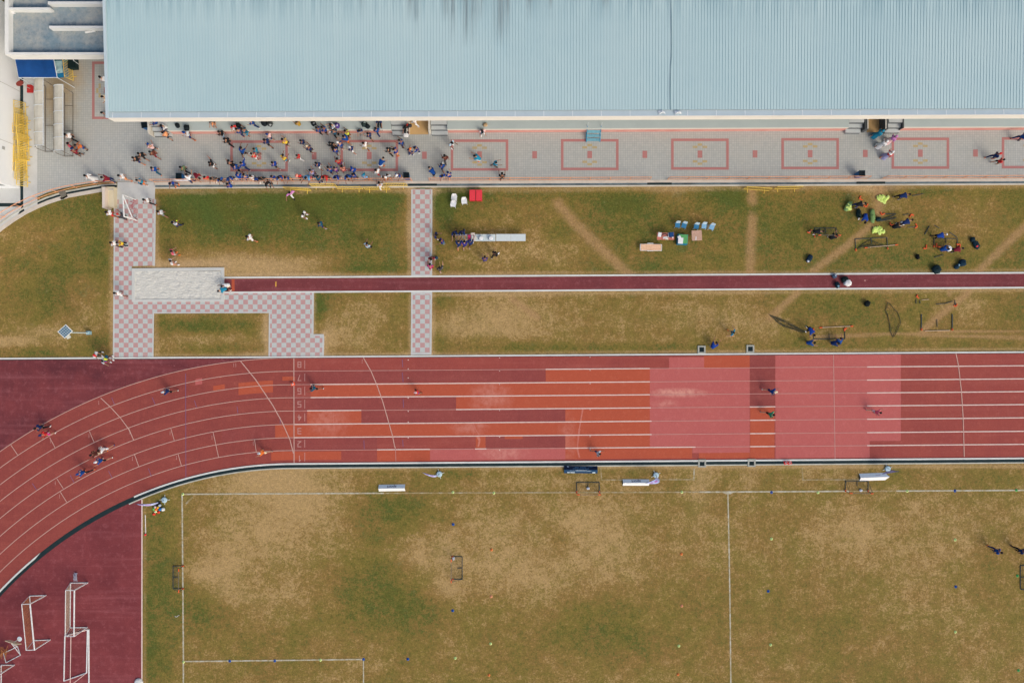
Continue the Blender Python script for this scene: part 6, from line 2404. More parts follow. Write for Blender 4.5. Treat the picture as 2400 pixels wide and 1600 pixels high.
for n_, J in SK.items():
    F = head_frame(J)
    # eyes and lips set into the body mesh with their own dark material
    me = MESH[n_, 'body']
    bm = bmesh.new()
    bm.from_mesh(me)
    for f in bm.faces:
        f.smooth = True
    for s_ in (-1, 1):
        r = bmesh.ops.create_icosphere(bm, subdivisions=1, radius=.011, matrix=Matrix.Translation(J['hea'] + F @ Vector((.082, s_ * .032, .012))))
        for v in r['verts']:
            for f in v.link_faces:
                f.material_index = 1
    r = bmesh.ops.create_cube(bm, size=1, matrix=Matrix.Translation(J['hea'] + F @ Vector((.080, 0, -.052))) @ F.to_4x4() @ Matrix.Diagonal((.012, .045, .010, 1)))
    for v in r['verts']:
        for f in v.link_faces:
            f.material_index = 2
    bm.to_mesh(me)
    bm.free()
    me.materials.clear()
    for m_ in (PLAIN, EYE, M((150, 84, 76))):
        me.materials.append(m_)
    for kk in ('shirt', 'long_top', 'shorts', 'trousers'):
        q = MESH[n_, kk]
        q.polygons.foreach_set('use_smooth', [True] * len(q.polygons))
        q.materials.clear()
        q.materials.append(PLAIN)
    # hair: cap of the skull, longer behind
    hc = J['hea'] + J['hdir'] * .045
    def skull(r_, low_front, low_back):
        mb = MB()
        n, k = 14, 7
        for j in range(k + 1):
            for i in range(n):
                a = 2 * PI * i / n
                lim = low_back + (low_front - low_back) * (.5 + .5 * math.cos(a)) ** 1.5
                th = R(lim) * j / k
                mb.v.append(tuple(hc + F @ Vector((r_ * 1.08 * math.sin(th) * math.cos(a), r_ * .92 * math.sin(th) * math.sin(a), r_ * math.cos(th)))))
        for j in range(k):
            for i in range(n):
                i2 = (i + 1) % n
                mb.f.append((j * n + i, (j + 1) * n + i, (j + 1) * n + i2, j * n + i2))
        mb.mi = [0] * len(mb.f)
        return mb
    MESH[n_, 'hair'] = mb_mesh(skull(.108, 62, 122), 'hair')
    q = skull(.112, 84, 96)
    q.v += [tuple(hc + F @ Vector(v)) for v in ((.085, -.075, .02), (.19, -.05, -.002), (.20, 0, 0), (.19, .05, -.002), (.085, .075, .02), (.085, -.075, .03), (.19, -.05, .008), (.20, 0, .01), (.19, .05, .008), (.085, .075, .03))]
    b0 = len(q.v) - 10
    q.f += [tuple(b0 + i for i in (4, 3, 2, 1, 0)), tuple(b0 + i for i in (5, 6, 7, 8, 9))]
    MESH[n_, 'cap'] = mb_mesh(q, 'cap')
    q = skull(.118, 66, 150)
    sh = J['nec']
    for r_, dz in ((.11, .06), (.17, -.02), (.21, -.10)):
        for i in range(14):
            a = 2 * PI * i / 14
            q.v.append(tuple(sh + F @ Vector((r_ * .8 * math.cos(a), r_ * math.sin(a), dz))))
    b0 = len(q.v) - 42
    for j in range(2):
        for i in range(14):
            i2 = (i + 1) % 14
            q.f.append((b0 + j * 14 + i, b0 + (j + 1) * 14 + i, b0 + (j + 1) * 14 + i2, b0 + j * 14 + i2))
    MESH[n_, 'scarf'] = mb_mesh(q, 'headscarf')
    # skirt
    q = MB()
    wz = J['bel'] * .4 + J['pel'] * .6
    for t_, r_ in ((0, .145), (.2, .19), (.6, .25), (1, .31)):
        cz = wz.z * (1 - t_) + .12 * t_
        for i in range(16):
            a = 2 * PI * i / 16
            w_ = 1 + (.08 * math.sin(5 * a) * t_)
            q.v.append((wz.x * (1 - t_) + r_ * w_ * math.cos(a), r_ * w_ * .9 * math.sin(a), cz))
    for j in range(3):
        for i in range(16):
            i2 = (i + 1) % 16
            q.f.append((j * 16 + i, j * 16 + i2, (j + 1) * 16 + i2, (j + 1) * 16 + i))
    MESH[n_, 'skirt'] = mb_mesh(q, 'skirt')
    for k in 'RL':
        a, t_ = J['ank' + k], J['toe' + k]
        x = (t_ - a).normalized()
        x = Vector((x.x, x.y, x.z * .6)).normalized()
        y = Vector((0, 1, 0))
        z = x.cross(y).normalized()
        fr_ = Matrix((x, z.cross(x), z)).transposed()
        q = MB()
        q.ball(a.lerp(t_, .5) + Vector((0, 0, -.012)), .135, 12, (1, .40, .38), fr_)
        MESH[n_, 'shoe' + k] = mb_mesh(q, 'shoe')
SKIN = [M(c, .6, .05) for c in ((172, 128, 102), (156, 110, 86), (186, 142, 116), (138, 96, 76))]
CN = {'royal blue': (14, 62, 148), 'blue': (16, 70, 142), 'navy': (20, 46, 96), 'black': (26, 30, 34), 'white': (226, 228, 228), 'teal': (32, 136, 168), 'dark teal': (20, 84, 110), 'red': (206, 54, 54), 'maroon': (122, 30, 46), 'yellow': (228, 196, 60),
      'orange': (232, 120, 50), 'pink': (222, 98, 120), 'pale pink': (232, 196, 196), 'lavender': (150, 150, 190), 'purple': (104, 54, 140), 'mustard': (168, 136, 46), 'grey': (130, 136, 140), 'pale grey': (196, 202, 208), 'cream': (226, 210, 178), 'brown': (96, 52, 44),
      'dark grey': (66, 66, 70), 'camouflage green': (98, 122, 88), 'green': (40, 150, 110), 'skin orange': (228, 156, 108), 'sky blue': (96, 160, 208), 'violet': (50, 48, 128), 'pale blue': (176, 204, 220), 'salmon': (232, 150, 130), 'magenta': (204, 60, 140), 'lilac': (200, 130, 190), 'lime': (206, 214, 70)}
HAIRC = [(28, 24, 24), (36, 28, 26), (24, 24, 28)]
cnt = 0
def person(x, y, face, pose, top, bot, head, where, z=0.02, sc=None, shoes='white', group=None, bt=None):
    """torso seen at photograph pixel (x, y); face in degrees, 0 = along +x; bot e.g. 'black shorts'; head e.g. 'hair' / 'white cap' / 'black scarf'"""
    global cnt
    cnt += 1
    random.seed(cnt * 17)
    s_ = sc or random.uniform(.86, .97)
    th = {'sit': .75, 'crouch': .6, 'bend': .9}.get(pose, 1.05) * s_
    p = G(x, y, z + th)
    p = Vector((p.x, p.y, z))
    fa = Vector((math.cos(R(face)), math.sin(R(face)), 0))
    off = {'sit': .14, 'crouch': .18, 'bend': .22, 'run': .08, 'rail': .08, 'reach': .08}.get(pose, 0.03)
    p = p - fa * off * s_
    lt = top.startswith('long ')
    tc = top[5:] if lt else top
    bc_, bk = bot.rsplit(' ', 1)
    if pose == 'sit' and bk == 'shorts' and bc_ in ('navy', 'black'):
        bk = 'trousers'
    words_ = {'stand': 'standing', 'walk': 'walking', 'run': 'running', 'hold': 'standing', 'raise': 'arm-raised', 'reach': 'reaching', 'rail': 'leaning', 'bend': 'bending', 'sit': 'seated', 'crouch': 'crouching', 'spread': 'arms-spread'}
    if head == 'hair':
        hk, hcx, hs_ = 'hair', random.choice(HAIRC), ''
    else:
        hn, hk = head.rsplit(' ', 1)
        hcx, hs_ = CN[hn], ' and ' + head.replace('scarf', 'headscarf')
    lab = f"{words_[pose]} person in {tc} top{hs_}, {where}"
    t = thing("person", lab, "person", p, R(face), group)
    t.scale = (s_ * random.uniform(1.12, 1.24), s_ * random.uniform(1.14, 1.26), s_)
    parts = [('body', 'body', random.choice(SKIN)), ('long_top' if lt else 'shirt', 'shirt', M(CN[tc], .85)), (bk, bk, M(CN[bc_], .85)), (hk, 'headscarf' if hk == 'scarf' else hk, M(hcx, .8)),
             ('shoeR', 'shoe', M(CN[shoes], .7)), ('shoeL', 'shoe', M(CN[shoes], .7))]
    for mk, nm_, mt in parts:
        o = bpy.data.objects.new(nm_, MESH[pose, mk])
        COL.objects.link(o)
        o.parent = t
        o.material_slots[0].link = 'OBJECT'
        o.material_slots[0].material = mt
    return t
GP = "people on the paving by the grandstand"
GR = "people along the orange railing"
GL = "people on the upper lawn"
GF = "people setting up football gear"
GT = "runners on the track"
P1 = 1.0
PEOPLE = [
 # left paving
 (244, 187, 150, 'walk', 'white', 'black shorts', 'hair', 'at the roof corner, upper one', .02, GP),
 (249, 231, 200, 'walk', 'cream', 'cream trousers', 'hair', 'at the roof corner, under the first', .02, GP),
 (248, 268, 200, 'walk', 'grey', 'black trousers', 'hair', 'mostly hidden by the roof corner', .02, GP),
 (163, 320, 160, 'walk', 'white', 'black trousers', 'hair', 'at the shelter end, topmost of the group', .02, GP),
 (163, 342, 30, 'hold', 'pink', 'navy shorts', 'hair', 'beside the shelter, in the group of four', .02, GP),
 (188.5, 342.5, 200, 'hold', 'orange', 'blue shorts', 'hair', 'facing the one in pink by the shelter', .02, GP),
 (177.5, 357, 90, 'hold', 'maroon', 'black shorts', 'navy cap', 'lowest of the group by the shelter', .02, GP),
 (209, 415, 175, 'walk', 'long white', 'white skirt', 'hair', 'robed, by the curved railing', .02, GR),
 (252, 419, 180, 'rail', 'maroon', 'navy trousers', 'hair', 'at the curved railing', .02, GR),
 (288, 415, 180, 'walk', 'white', 'skin orange shorts', 'hair', 'at the curved railing end', .02, GR),
 (332, 426, 170, 'hold', 'teal', 'orange shorts', 'hair', 'at the head of the chequered path', .05, GP),
 (346, 471, 170, 'walk', 'white', 'black trousers', 'hair', 'on the path below the concrete crossing', .05, GP),
 # stairs and platform
 (361, 285, 180, 'sit', 'blue', 'navy trousers', 'hair', 'high on the end stairs under the eave', .9, GP),
 (383, 297, 200, 'sit', 'white', 'navy trousers', 'hair', 'on the end stairs', .55, GP),
 (389, 316, 150, 'walk', 'skin orange', 'dark grey shorts', 'hair', 'in front of the end stairs', .02, GP),
 (440, 315.5, 160, 'walk', 'pale grey', 'navy shorts', 'blue cap', 'in front of the platform', .02, GP),
 (356.5, 346, 120, 'hold', 'pale pink', 'dark grey shorts', 'blue cap', 'broad, on the open paving', .02, GP),
 (360, 360.5, 150, 'walk', 'brown', 'maroon shorts', 'hair', 'just below the broad one in pale pink', .02, GP),
 (333.5, 364.5, 150, 'walk', 'black', 'black shorts', 'hair', 'with a pale stripe, upper of two in black', .02, GP),
 (321, 374, 160, 'walk', 'black', 'navy shorts', 'hair', 'lower of two in black on open paving', .02, GP),
 (363.5, 398, 140, 'walk', 'blue', 'dark teal trousers', 'hair', 'alone below the pair in black', .02, GP),
 (431, 396, 160, 'walk', 'camouflage green', 'black trousers', 'hair', 'above the blue bin at the railing', .02, GP),
 (460, 411, -40, 'bend', 'maroon', 'white trousers', 'hair', 'stooping at the railing past the bin', .02, GR),
 (443, 418, 90, 'rail', 'white', 'navy trousers', 'hair', 'right beside the blue bin', .02, GR),
 (497, 385, 150, 'raise', 'black', 'white shorts', 'hair', 'alone on paving short of the red frame', .02, GP),
 (520, 314, 150, 'walk', 'black', 'pale blue shorts', 'hair', 'at the red frame top corner, with red bag', .02, GP),
 (533.5, 331, 150, 'walk', 'black', 'black trousers', 'hair', 'on the corner of the first red frame', .02, GP),
 (497, 285, -90, 'sit', 'black', 'skin orange shorts', 'hair', 'on the platform, only legs past the eave', P1, GP),
 (546.5, 297, -80, 'sit', 'red', 'white shorts', 'hair', 'small, on the platform by the round bag', P1, GP),
 (563, 309, 150, 'hold', 'blue', 'navy trousers', 'hair', 'below the red-topped child, first of two', .02, GP),
 (576, 309, 150, 'hold', 'dark teal', 'teal shorts', 'hair', 'beside the one in blue below the platform', .02, GP),
 (592, 287.5, 170, 'walk', 'blue', 'navy trousers', 'hair', 'on the platform beside two black backpacks', P1, GP),
 (632, 319, 160, 'walk', 'pale pink', 'navy shorts', 'blue cap', 'small, near the platform', .02, GP),
 (626, 333, 150, 'walk', 'navy', 'black shorts', 'hair', 'on the first red frame top bar', .02, GP),
 (568.5, 355, 70, 'reach', 'blue', 'black shorts', 'hair', 'inside the first red frame', .02, GP),
 (600.5, 353, 160, 'walk', 'teal', 'dark teal shorts', 'hair', 'small, in the first red frame', .02, GP),
 (597.5, 366, 150, 'hold', 'red', 'white shorts', 'hair', 'inside the first red frame', .02, GP),
 (542.5, 385, 110, 'hold', 'black', 'navy trousers', 'hair', 'at the first red frame lower corner', .02, GP),
 (554, 393, 160, 'walk', 'blue', 'black trousers', 'hair', 'beside the one in black, frame corner', .02, GP),
 (571, 386, 150, 'spread', 'long royal blue', 'navy trousers', 'hair', 'just inside the first red frame base', .02, GP),
 (644, 385.5, 150, 'walk', 'royal blue', 'black shorts', 'hair', 'inside the first red frame, far lower corner', .02, GP),
 (665, 371.5, 60, 'hold', 'yellow', 'teal shorts', 'hair', 'on the first red frame side bar', .02, GP),
 (670, 333, 150, 'hold', 'yellow', 'black shorts', 'hair', 'at the first red frame far top corner', .02, GP),
 (700.5, 368, 170, 'walk', 'red', 'white trousers', 'hair', 'small, between the first two frames', .02, GP),
 (710, 334.5, 150, 'walk', 'navy', 'grey shorts', 'hair', 'with white lettering, between the first two frames', .02, GP),
 (726.5, 349, 140, 'hold', 'navy', 'black shorts', 'cream cap', 'above the red paving square', .02, GP),
 (746.5, 387.5, 140, 'walk', 'navy', 'white shorts', 'hair', 'below the red paving square', .02, GP),
 (698, 288, 130, 'sit', 'mustard', 'mustard trousers', 'hair', 'on the platform', P1, GP),
 (748.5, 305.5, 150, 'hold', 'blue', 'black trousers', 'hair', 'first of two in front of the backpack', .02, GP),
 (762, 305, 150, 'hold', 'royal blue', 'black shorts', 'hair', 'second of two in front of the backpack', .02, GP),
 (778, 294.5, 200, 'sit', 'pale grey', 'dark teal shorts', 'hair', 'on the platform beside the purple bag', P1, GP),
 (785, 312, 110, 'hold', 'dark teal', 'black trousers', 'hair', 'below the purple bag', .02, GP),
 (815, 313, 150, 'hold', 'lime', 'black shorts', 'hair', 'in front of the platform', .02, GP),
 (812, 326, 150, 'reach', 'blue', 'orange shorts', 'hair', 'over the second red frame top corner', .02, GP),
 (799, 340, 150, 'hold', 'blue', 'navy shorts', 'white cap', 'on the second red frame side', .02, GP),
 (788, 354, 140, 'hold', 'royal blue', 'navy shorts', 'hair', 'below the white cap by the second frame', .02, GP),
 (778, 340, 140, 'walk', 'long black', 'black skirt', 'black scarf', 'by the second red frame', .02, GP),
 (824, 349.5, 150, 'walk', 'navy', 'white shorts', 'pale grey cap', 'inside the second red frame', .02, GP),
 (855.5, 340, 150, 'walk', 'white', 'cream shorts', 'hair', 'inside the second red frame', .02, GP),
 (844, 306.5, -80, 'hold', 'navy', 'pale grey shorts', 'hair', 'below the dark green platform bag', .02, GP),
 (866, 318, 150, 'walk', 'navy', 'black shorts', 'hair', 'with white lettering, above the second frame', .02, GP),
 (884, 306.5, 130, 'walk', 'blue', 'navy trousers', 'hair', 'before the platform, short of the stairs', .02, GP),
 (888, 285.5, -90, 'sit', 'navy', 'black shorts', 'hair', 'on the platform with bare legs showing', P1, GP),
 (951, 299, -90, 'sit', 'black', 'black shorts', 'hair', 'on the middle stairs by the white bag', .6, GP),
 (972, 283.5, 160, 'walk', 'long white', 'white trousers', 'hair', 'in the tan passage under the eave', .02, GP),
 (912, 353, 150, 'walk', 'long black', 'black trousers', 'hair', 'by the second red frame far side', .02, GP),
 (929, 354.5, 170, 'hold', 'royal blue', 'skin orange shorts', 'hair', 'crossing the second red frame far side', .02, GP),
 (942, 335, 150, 'hold', 'blue', 'navy shorts', 'hair', 'at the second frame far top corner', .02, GP),
 (961, 356.5, 60, 'hold', 'navy', 'navy trousers', 'orange cap', 'first of two past the second frame', .02, GP),
 (977.5, 349, 200, 'hold', 'long royal blue', 'navy trousers', 'hair', 'second of two past the second frame', .02, GP),
 (794, 380.5, 100, 'hold', 'red', 'purple shorts', 'hair', 'with purple pack, on the second frame side', .02, GP),
 (804.5, 397, 100, 'hold', 'salmon', 'pink shorts', 'hair', 'by the second frame lower corner', .02, GP),
 (775, 399, 130, 'hold', 'blue', 'navy shorts', 'hair', 'left of a child in purple', .02, GP),
 (788.5, 399, 130, 'hold', 'purple', 'navy shorts', 'hair', 'small, below the second frame corner', .02, GP),
 (829, 400, 120, 'walk', 'royal blue', 'navy trousers', 'royal blue cap', 'on the second frame base bar', .02, GP),
 (893, 383, 60, 'bend', 'blue', 'white shorts', 'hair', 'in the second red frame', .02, GP),
 (885, 403, 150, 'walk', 'white', 'red shorts', 'hair', 'below the second red frame base', .02, GP),
 # along the railing
 (404, 429, -80, 'hold', 'royal blue', 'navy trousers', 'hair', 'outside the railing by the white bench', .06, GR),
 (485, 418, 90, 'sit', 'red', 'orange shorts', 'hair', 'first along the railing past the bin', .02, GR),
 (500, 418, 100, 'sit', 'dark grey', 'black shorts', 'hair', 'next to the one in red at the railing', .02, GR),
 (517, 420.5, 80, 'sit', 'blue', 'black shorts', 'hair', 'at the railing past the dark grey top', .02, GR),
 (540, 417.5, 100, 'sit', 'blue', 'navy trousers', 'navy cap', 'at the railing below the frame corner', .02, GR),
 (536.5, 433.5, 150, 'sit', 'royal blue', 'white shorts', 'hair', 'outside the railing on the drain kerb', .06, GR),
 (562, 416, 100, 'sit', 'royal blue', 'navy shorts', 'navy cap', 'start of the long railing row', .02, GR),
 (577, 417, 80, 'sit', 'blue', 'navy shorts', 'hair', 'beside the white top in the railing row', .02, GR),
 (592, 417, 90, 'sit', 'white', 'white shorts', 'hair', 'only white one in the long railing row', .02, GR),
 (604, 420.5, 80, 'sit', 'blue', 'black shorts', 'navy cap', 'after the white top in the railing row', .02, GR),
 (614, 418, 100, 'sit', 'black', 'black shorts', 'hair', 'in the railing row, between two in blue', .02, GR),
 (627.5, 429, -60, 'rail', 'black', 'pale grey shorts', 'hair', 'outside the railing, white shoes', .06, GR),
 (640.5, 416, 80, 'sit', 'royal blue', 'navy shorts', 'hair', 'at the railing above the one outside', .02, GR),
 (656.5, 415, 95, 'sit', 'blue', 'orange shorts', 'hair', 'in the middle of the long railing row', .02, GR),
 (674, 416.5, 85, 'sit', 'blue', 'yellow shorts', 'hair', 'end of the railing row, yellow shorts', .02, GR),
 (700.5, 413.5, 90, 'sit', 'red', 'black shorts', 'salmon cap', 'at the railing between gaps', .02, GR),
 (722.5, 415, 90, 'sit', 'sky blue', 'pink shorts', 'hair', 'at the railing near the lavender pair', .02, GR),
 (733, 405.5, 130, 'hold', 'lavender', 'navy trousers', 'hair', 'large, just inside the railing', .02, GR),
 (748, 421, 90, 'rail', 'dark teal', 'navy trousers', 'hair', 'astride the railing', .04, GR),
 (764, 415, 90, 'sit', 'red', 'black shorts', 'hair', 'at the railing beside the astride one', .02, GR),
 (790, 414.5, 100, 'sit', 'royal blue', 'navy shorts', 'hair', 'alone at the railing after the red top', .02, GR),
 (814.5, 413.5, 90, 'sit', 'blue', 'black shorts', 'hair', 'first of a close railing pair', .02, GR),
 (829.5, 413.5, 90, 'sit', 'blue', 'navy shorts', 'hair', 'second of a close railing pair', .02, GR),
 (855.5, 415, 90, 'sit', 'sky blue', 'black shorts', 'teal cap', 'at the railing above two barriers', .02, GR),
 (901, 415, 100, 'sit', 'white', 'black shorts', 'hair', 'first of two in white at the railing', .02, GR),
 (909.5, 413, 80, 'sit', 'pale grey', 'black shorts', 'hair', 'second of two by the railing end', .02, GR),
 (934.5, 410.5, 90, 'sit', 'blue', 'skin orange shorts', 'white cap', 'next to the bin at the railing end', .02, GR),
 (891.5, 436, 100, 'hold', 'white', 'white trousers', 'hair', 'outside the railing among yellow barriers', .06, GR),
 # around the crossing path
 (1057, 336, -40, 'hold', 'pale blue', 'black shorts', 'hair', 'at the third red frame corner', .02, GP),
 (1044, 371, 110, 'walk', 'brown', 'dark grey trousers', 'hair', 'carrying a white bag by the third frame', .02, GP),
 (1036.5, 390.5, 120, 'walk', 'blue', 'navy shorts', 'hair', 'below the brown top by the third frame', .02, GP),
 (1015, 404, 130, 'bend', 'blue', 'black shorts', 'hair', 'near the railing by the crossing path', .02, GP),
 (1036.5, 412, 90, 'sit', 'royal blue', 'navy shorts', 'hair', 'first of two at the second railing', .02, GR),
 (1053, 412.5, 90, 'sit', 'royal blue', 'navy shorts', 'navy cap', 'second of two at the second railing', .02, GR),
 (1121.5, 371.5, 160, 'crouch', 'teal', 'white shorts', 'hair', 'with a red pack, inside the third frame', .02, GP),
 (1159.5, 384.5, 10, 'reach', 'teal', 'dark grey shorts', 'hair', 'small, in the third frame lower corner', .02, GP),
 (1130, 307, -80, 'hold', 'pale pink', 'dark teal trousers', 'black cap', 'below the tan hat', .02, GP),
 (1177, 415, 180, 'sit', 'black', 'black shorts', 'hair', 'alone at the second railing', .02, GR),
 (2060.5, 312, 30, 'walk', 'long teal', 'teal skirt', 'teal scarf', 'in front of the dark-walled passage', .02, GP),
 (2070.5, 336, 40, 'walk', 'long white', 'white skirt', 'white scarf', 'robed, between teal and pink', .02, GP),
 (2092, 325, 40, 'walk', 'long lilac', 'pale pink skirt', 'lilac scarf', 'robed, at the seventh frame corner', .02, GP),
 (2084, 361, 40, 'walk', 'long red', 'lavender skirt', 'white scarf', 'robed, on the seventh frame side', .02, GP),
 (2333, 364.5, 20, 'walk', 'navy', 'navy trousers', 'red cap', 'beside the last red frame', .02, GP),
 (2343, 377.5, 10, 'walk', 'red', 'black shorts', 'hair', 'small, beside the last red frame', .02, GP),
 (2396, 320, 10, 'walk', 'blue', 'navy trousers', 'hair', 'cut by the picture edge on the paving', .02, GP),
 # upper lawn and chequered path
 (258, 500, 160, 'walk', 'white', 'red shorts', 'hair', 'reaching the cream concrete block', .0, GL),
 (291, 509, 150, 'crouch', 'dark grey', 'black shorts', 'red cap', 'under the white goal', .02, GL),
 (378, 499, 150, 'walk', 'pale grey', 'grey shorts', 'hair', 'on the grass beside the path top', .0, GL),
 (411, 524, 60, 'raise', 'pale grey', 'navy trousers', 'hair', 'beside the path, throwing', .0, GL),
 (269, 571, 160, 'walk', 'white', 'black trousers', 'hair', 'at the path edge, beside the yellow one', .0, GL),
 (285.5, 570.5, 180, 'hold', 'yellow', 'black trousers', 'hair', 'on the chequered path edge', .02, GL),
 (586, 557, 170, 'walk', 'white', 'white shorts', 'hair', 'with a black pack, in the green lawn', .0, GL),
 (404, 592, 20, 'hold', 'pink', 'pale grey shorts', 'hair', 'above the sand pit corner', .0, GL),
 (402, 615, 20, 'hold', 'white', 'salmon shorts', 'hair', 'closest to the sand pit corner', .0, GL),
 (278, 688, 170, 'walk', 'white', 'white shorts', 'hair', 'on the path edge beside the sand pit', .02, GL),
 (533, 668.5, 200, 'crouch', 'white', 'cream shorts', 'hair', 'at the runway end of the pit', .02, GL),
 (526, 678, 200, 'bend', 'teal', 'black shorts', 'hair', 'over the sand pit kerb', .02, GL),
 (682, 453.5, -60, 'spread', 'lilac', 'white trousers', 'hair', 'on the grass by the first barrier', .0, GL),
 (711, 502.5, -30, 'hold', 'white', 'grey shorts', 'hair', 'in the middle of the green lawn', .0, GL),
 (752, 526, 160, 'walk', 'dark teal', 'navy shorts', 'hair', 'in the middle of the green lawn', .0, GL),
 (860.5, 576.5, 60, 'hold', 'pale blue', 'dark teal shorts', 'hair', 'alone near the runway on green lawn', .0, GL),
 (1020, 552, -10, 'hold', 'navy', 'navy shorts', 'hair', 'first off the crossing path', .0, GL),
 (1037, 565, 190, 'hold', 'violet', 'teal shorts', 'hair', 'heading to the food table', .0, GL),
 (1065, 545.5, -80, 'reach', 'navy', 'navy shorts', 'hair', 'at the food table end', .0, GL),
 (1083, 545, -90, 'reach', 'navy', 'navy trousers', 'hair', 'behind the food table yellow trays', .0, GL),
 (1075.5, 572, 90, 'reach', 'navy', 'navy shorts', 'hair', 'before the first yellow tray', .0, GL),
 (1089, 572.5, 90, 'reach', 'violet', 'navy shorts', 'hair', 'before the second yellow tray', .0, GL),
 (1103, 569.5, 90, 'reach', 'navy', 'black shorts', 'navy cap', 'before the pink tray', .0, GL),
 (1136.5, 608, 90, 'hold', 'violet', 'blue shorts', 'hair', 'on brown grass below the table', .0, GL),
 (1160, 596, 60, 'walk', 'black', 'black trousers', 'hair', 'on brown grass below the white pots', .0, GL),
 (1012, 604, -90, 'hold', 'maroon', 'dark teal trousers', 'hair', 'upper of two by the crossing path', .0, GL),
 (1009, 625.5, 90, 'hold', 'magenta', 'maroon trousers', 'hair', 'lower of two by the crossing path', .0, GL),
 (1032, 629.5, 110, 'raise', 'dark grey', 'dark grey shorts', 'hair', 'by the crossing path, raising a stick', .0, GL),
 # football gear crew
 (2114, 459.5, 10, 'bend', 'navy', 'black trousers', 'hair', 'alone with a pole in the upper lawn', .0, GF),
 (2012, 479.5, 10, 'bend', 'black', 'navy trousers', 'hair', 'over the lime bib bag', .0, GF),
 (2027, 508, -100, 'bend', 'royal blue', 'black trousers', 'hair', 'beside the long green bag', .0, GF),
 (2097, 531, 20, 'crouch', 'black', 'black shorts', 'hair', 'among orange corner pieces', .0, GF),
 (2120, 521.5, 20, 'bend', 'navy', 'white shorts', 'hair', 'facing away from the kneeling one', .0, GF),
 (1913, 543, 0, 'bend', 'black', 'black shorts', 'hair', 'at the first goal, upper one', .0, GF),
 (1949, 556, 30, 'crouch', 'black', 'black shorts', 'hair', 'at the first goal, lower one', .0, GF),
 (2201, 552.5, 10, 'bend', 'royal blue', 'black trousers', 'white cap', 'inside the second goal frame', .0, GF),
 (2209, 584, 20, 'crouch', 'blue', 'navy shorts', 'white cap', 'at the second goal frame front', .0, GF),
 (2226, 583, 180, 'crouch', 'white', 'black shorts', 'hair', 'between blue and maroon tops', .0, GF),
 (2240, 585, 10, 'bend', 'maroon', 'black trousers', 'hair', 'at the second goal frame corner', .0, GF),
 (1899, 773.5, -60, 'bend', 'royal blue', 'black trousers', 'hair', 'at the dragged net', .0, GF),
 (1895.5, 803, 0, 'crouch', 'blue', 'black trousers', 'hair', 'below the frame corner by the track', .0, GF),
 (1953, 804, 0, 'crouch', 'navy', 'dark teal shorts', 'hair', 'first of a pair by the track', .0, GF),
 (1967, 801, 100, 'crouch', 'blue', 'navy shorts', 'hair', 'second of a pair by the track', .0, GF),
 (1717, 780, 150, 'spread', 'teal', 'dark teal shorts', 'hair', 'small, playing on the lower lawn', .0, GF),
 (1671.5, 811, 60, 'crouch', 'royal blue', 'navy shorts', 'hair', 'by the drain pit above the track', .0, GF),
 # track
 (225, 829.5, -30, 'hold', 'pale grey', 'dark grey trousers', 'red cap', 'on the apron kerb', .02, GT),
 (250, 839, -20, 'hold', 'dark teal', 'black shorts', 'lime cap', 'on the apron kerb, behind', .02, GT),
 (244, 844, -20, 'reach', 'pale grey', 'magenta shorts', 'hair', 'holding a bright pack on the apron', .02, GT),
 (93.5, 1001, 205, 'walk', 'navy', 'black trousers', 'hair', 'on the outermost bend line', .02, GT),
 (106, 1016.5, 205, 'walk', 'red', 'magenta shorts', 'navy cap', 'in the outer bend lane', .02, GT),
 (239, 1053, 215, 'run', 'white', 'white shorts', 'hair', 'blue shoes, leading legs on the bend', .02, GT),
 (221, 1063.5, 205, 'run', 'brown', 'cream shorts', 'hair', 'ahead of the one in white', .02, GT),
 (233, 1079.5, 205, 'run', 'blue', 'black shorts', 'white cap', 'on the bend', .02, GT),
 (191, 1107.5, 205, 'run', 'blue', 'black trousers', 'blue cap', 'with a yellow pack, leading on the bend', .02, GT),
 (389.5, 917, 195, 'run', 'navy', 'black shorts', 'pale grey cap', 'high on the bend', .02, GT),
 (734, 909, 185, 'run', 'dark teal', 'black shorts', 'hair', 'in lane six by the start line', .02, GT),
 (978, 919, 180, 'walk', 'red', 'purple shorts', 'pale pink cap', 'small, in lane six', .02, GT),
 (613.5, 1060, 190, 'run', 'orange', 'cream shorts', 'pale grey cap', 'in the inner bend lanes', .02, GT),
 (1402.5, 1062, 0, 'run', 'pale grey', 'navy shorts', 'hair', 'in lane one above the dark board', .02, GT),
 (1811.5, 917.5, 0, 'run', 'blue', 'navy shorts', 'cream cap', 'on the dark track patch', .02, GT),
 (1807.5, 971, 0, 'run', 'green', 'black shorts', 'hair', 'on the orange track patch', .02, GT),
 (2057, 966, 0, 'run', 'pink', 'pale pink shorts', 'hair', 'on the pink track patch', .02, GT),
 (2336, 1290, -15, 'walk', 'blue', 'navy trousers', 'hair', 'first of a pair on the infield', .0, "people on the infield"),
 (2392, 1290, -10, 'walk', 'navy', 'black trousers', 'hair', 'second of the infield pair, picture edge', .0, "people on the infield"),
]
SMALL = {'small': .74}
for x, y, fa, pose, top, bot, head, where, z, grp in PEOPLE:
    if grp == GR and pose == 'sit' and y < 425:
        random.seed(int(x))
        pose, fa, y = random.choice(['stand', 'hold', 'rail']), random.choice([-90, 90, -90]) + random.uniform(-30, 30), y - .5
    sc = .78 if where.startswith('small') or ', small' in where else None
    person(x, y, fa, pose, top, bot, head, where, z, sc, 'blue' if where.startswith('blue shoes') else random.choice(['white', 'black', 'white', 'grey', 'orange']), grp)
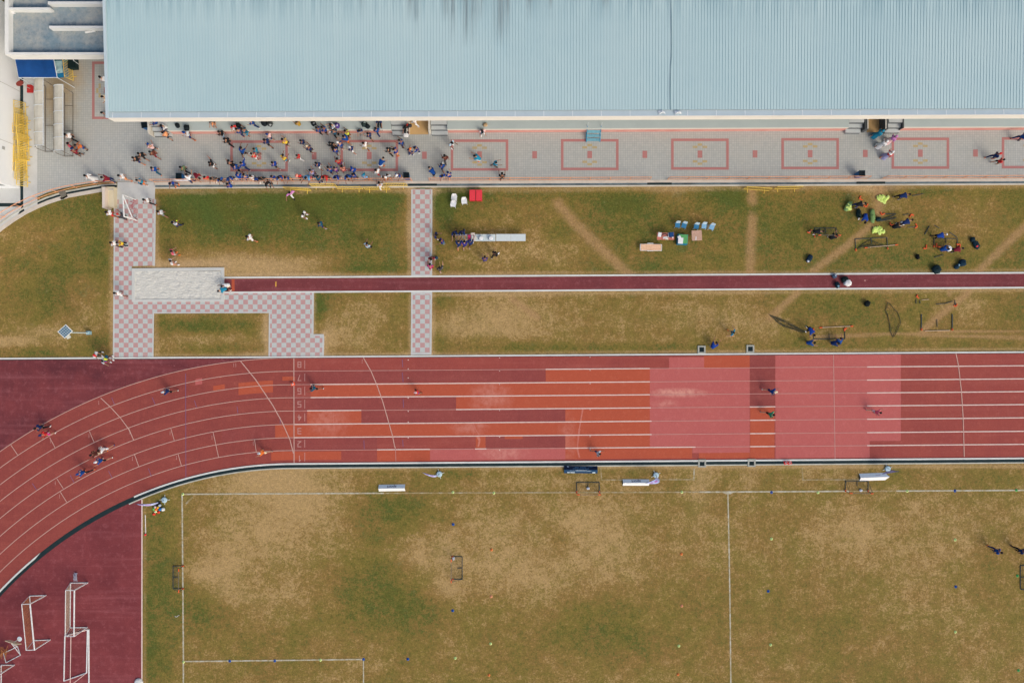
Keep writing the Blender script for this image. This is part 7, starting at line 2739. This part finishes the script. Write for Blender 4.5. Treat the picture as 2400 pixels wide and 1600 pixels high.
# held stick
m = MB()
p = G(1030, 613, 1.3)
m.tube(p, p + Vector((.1, -.55, .1)), .022, 6)
tag(m.build("stick", M((206, 160, 110))), "thin tan stick held up beside the crossing path", "stick")
m = MB()
m.ball(G(1023, 604, .12), .16, 10, (1, 1, .7))
tag(m.build("ball", M((40, 74, 96))), "dark blue ball on the grass beside the maroon pair", "ball")
m = MB()
m.ball(G(414, 517, 1.9), .07, 10)
tag(m.build("ball", M((206, 228, 60))), "yellow ball in the air beside the throwing person", "ball")
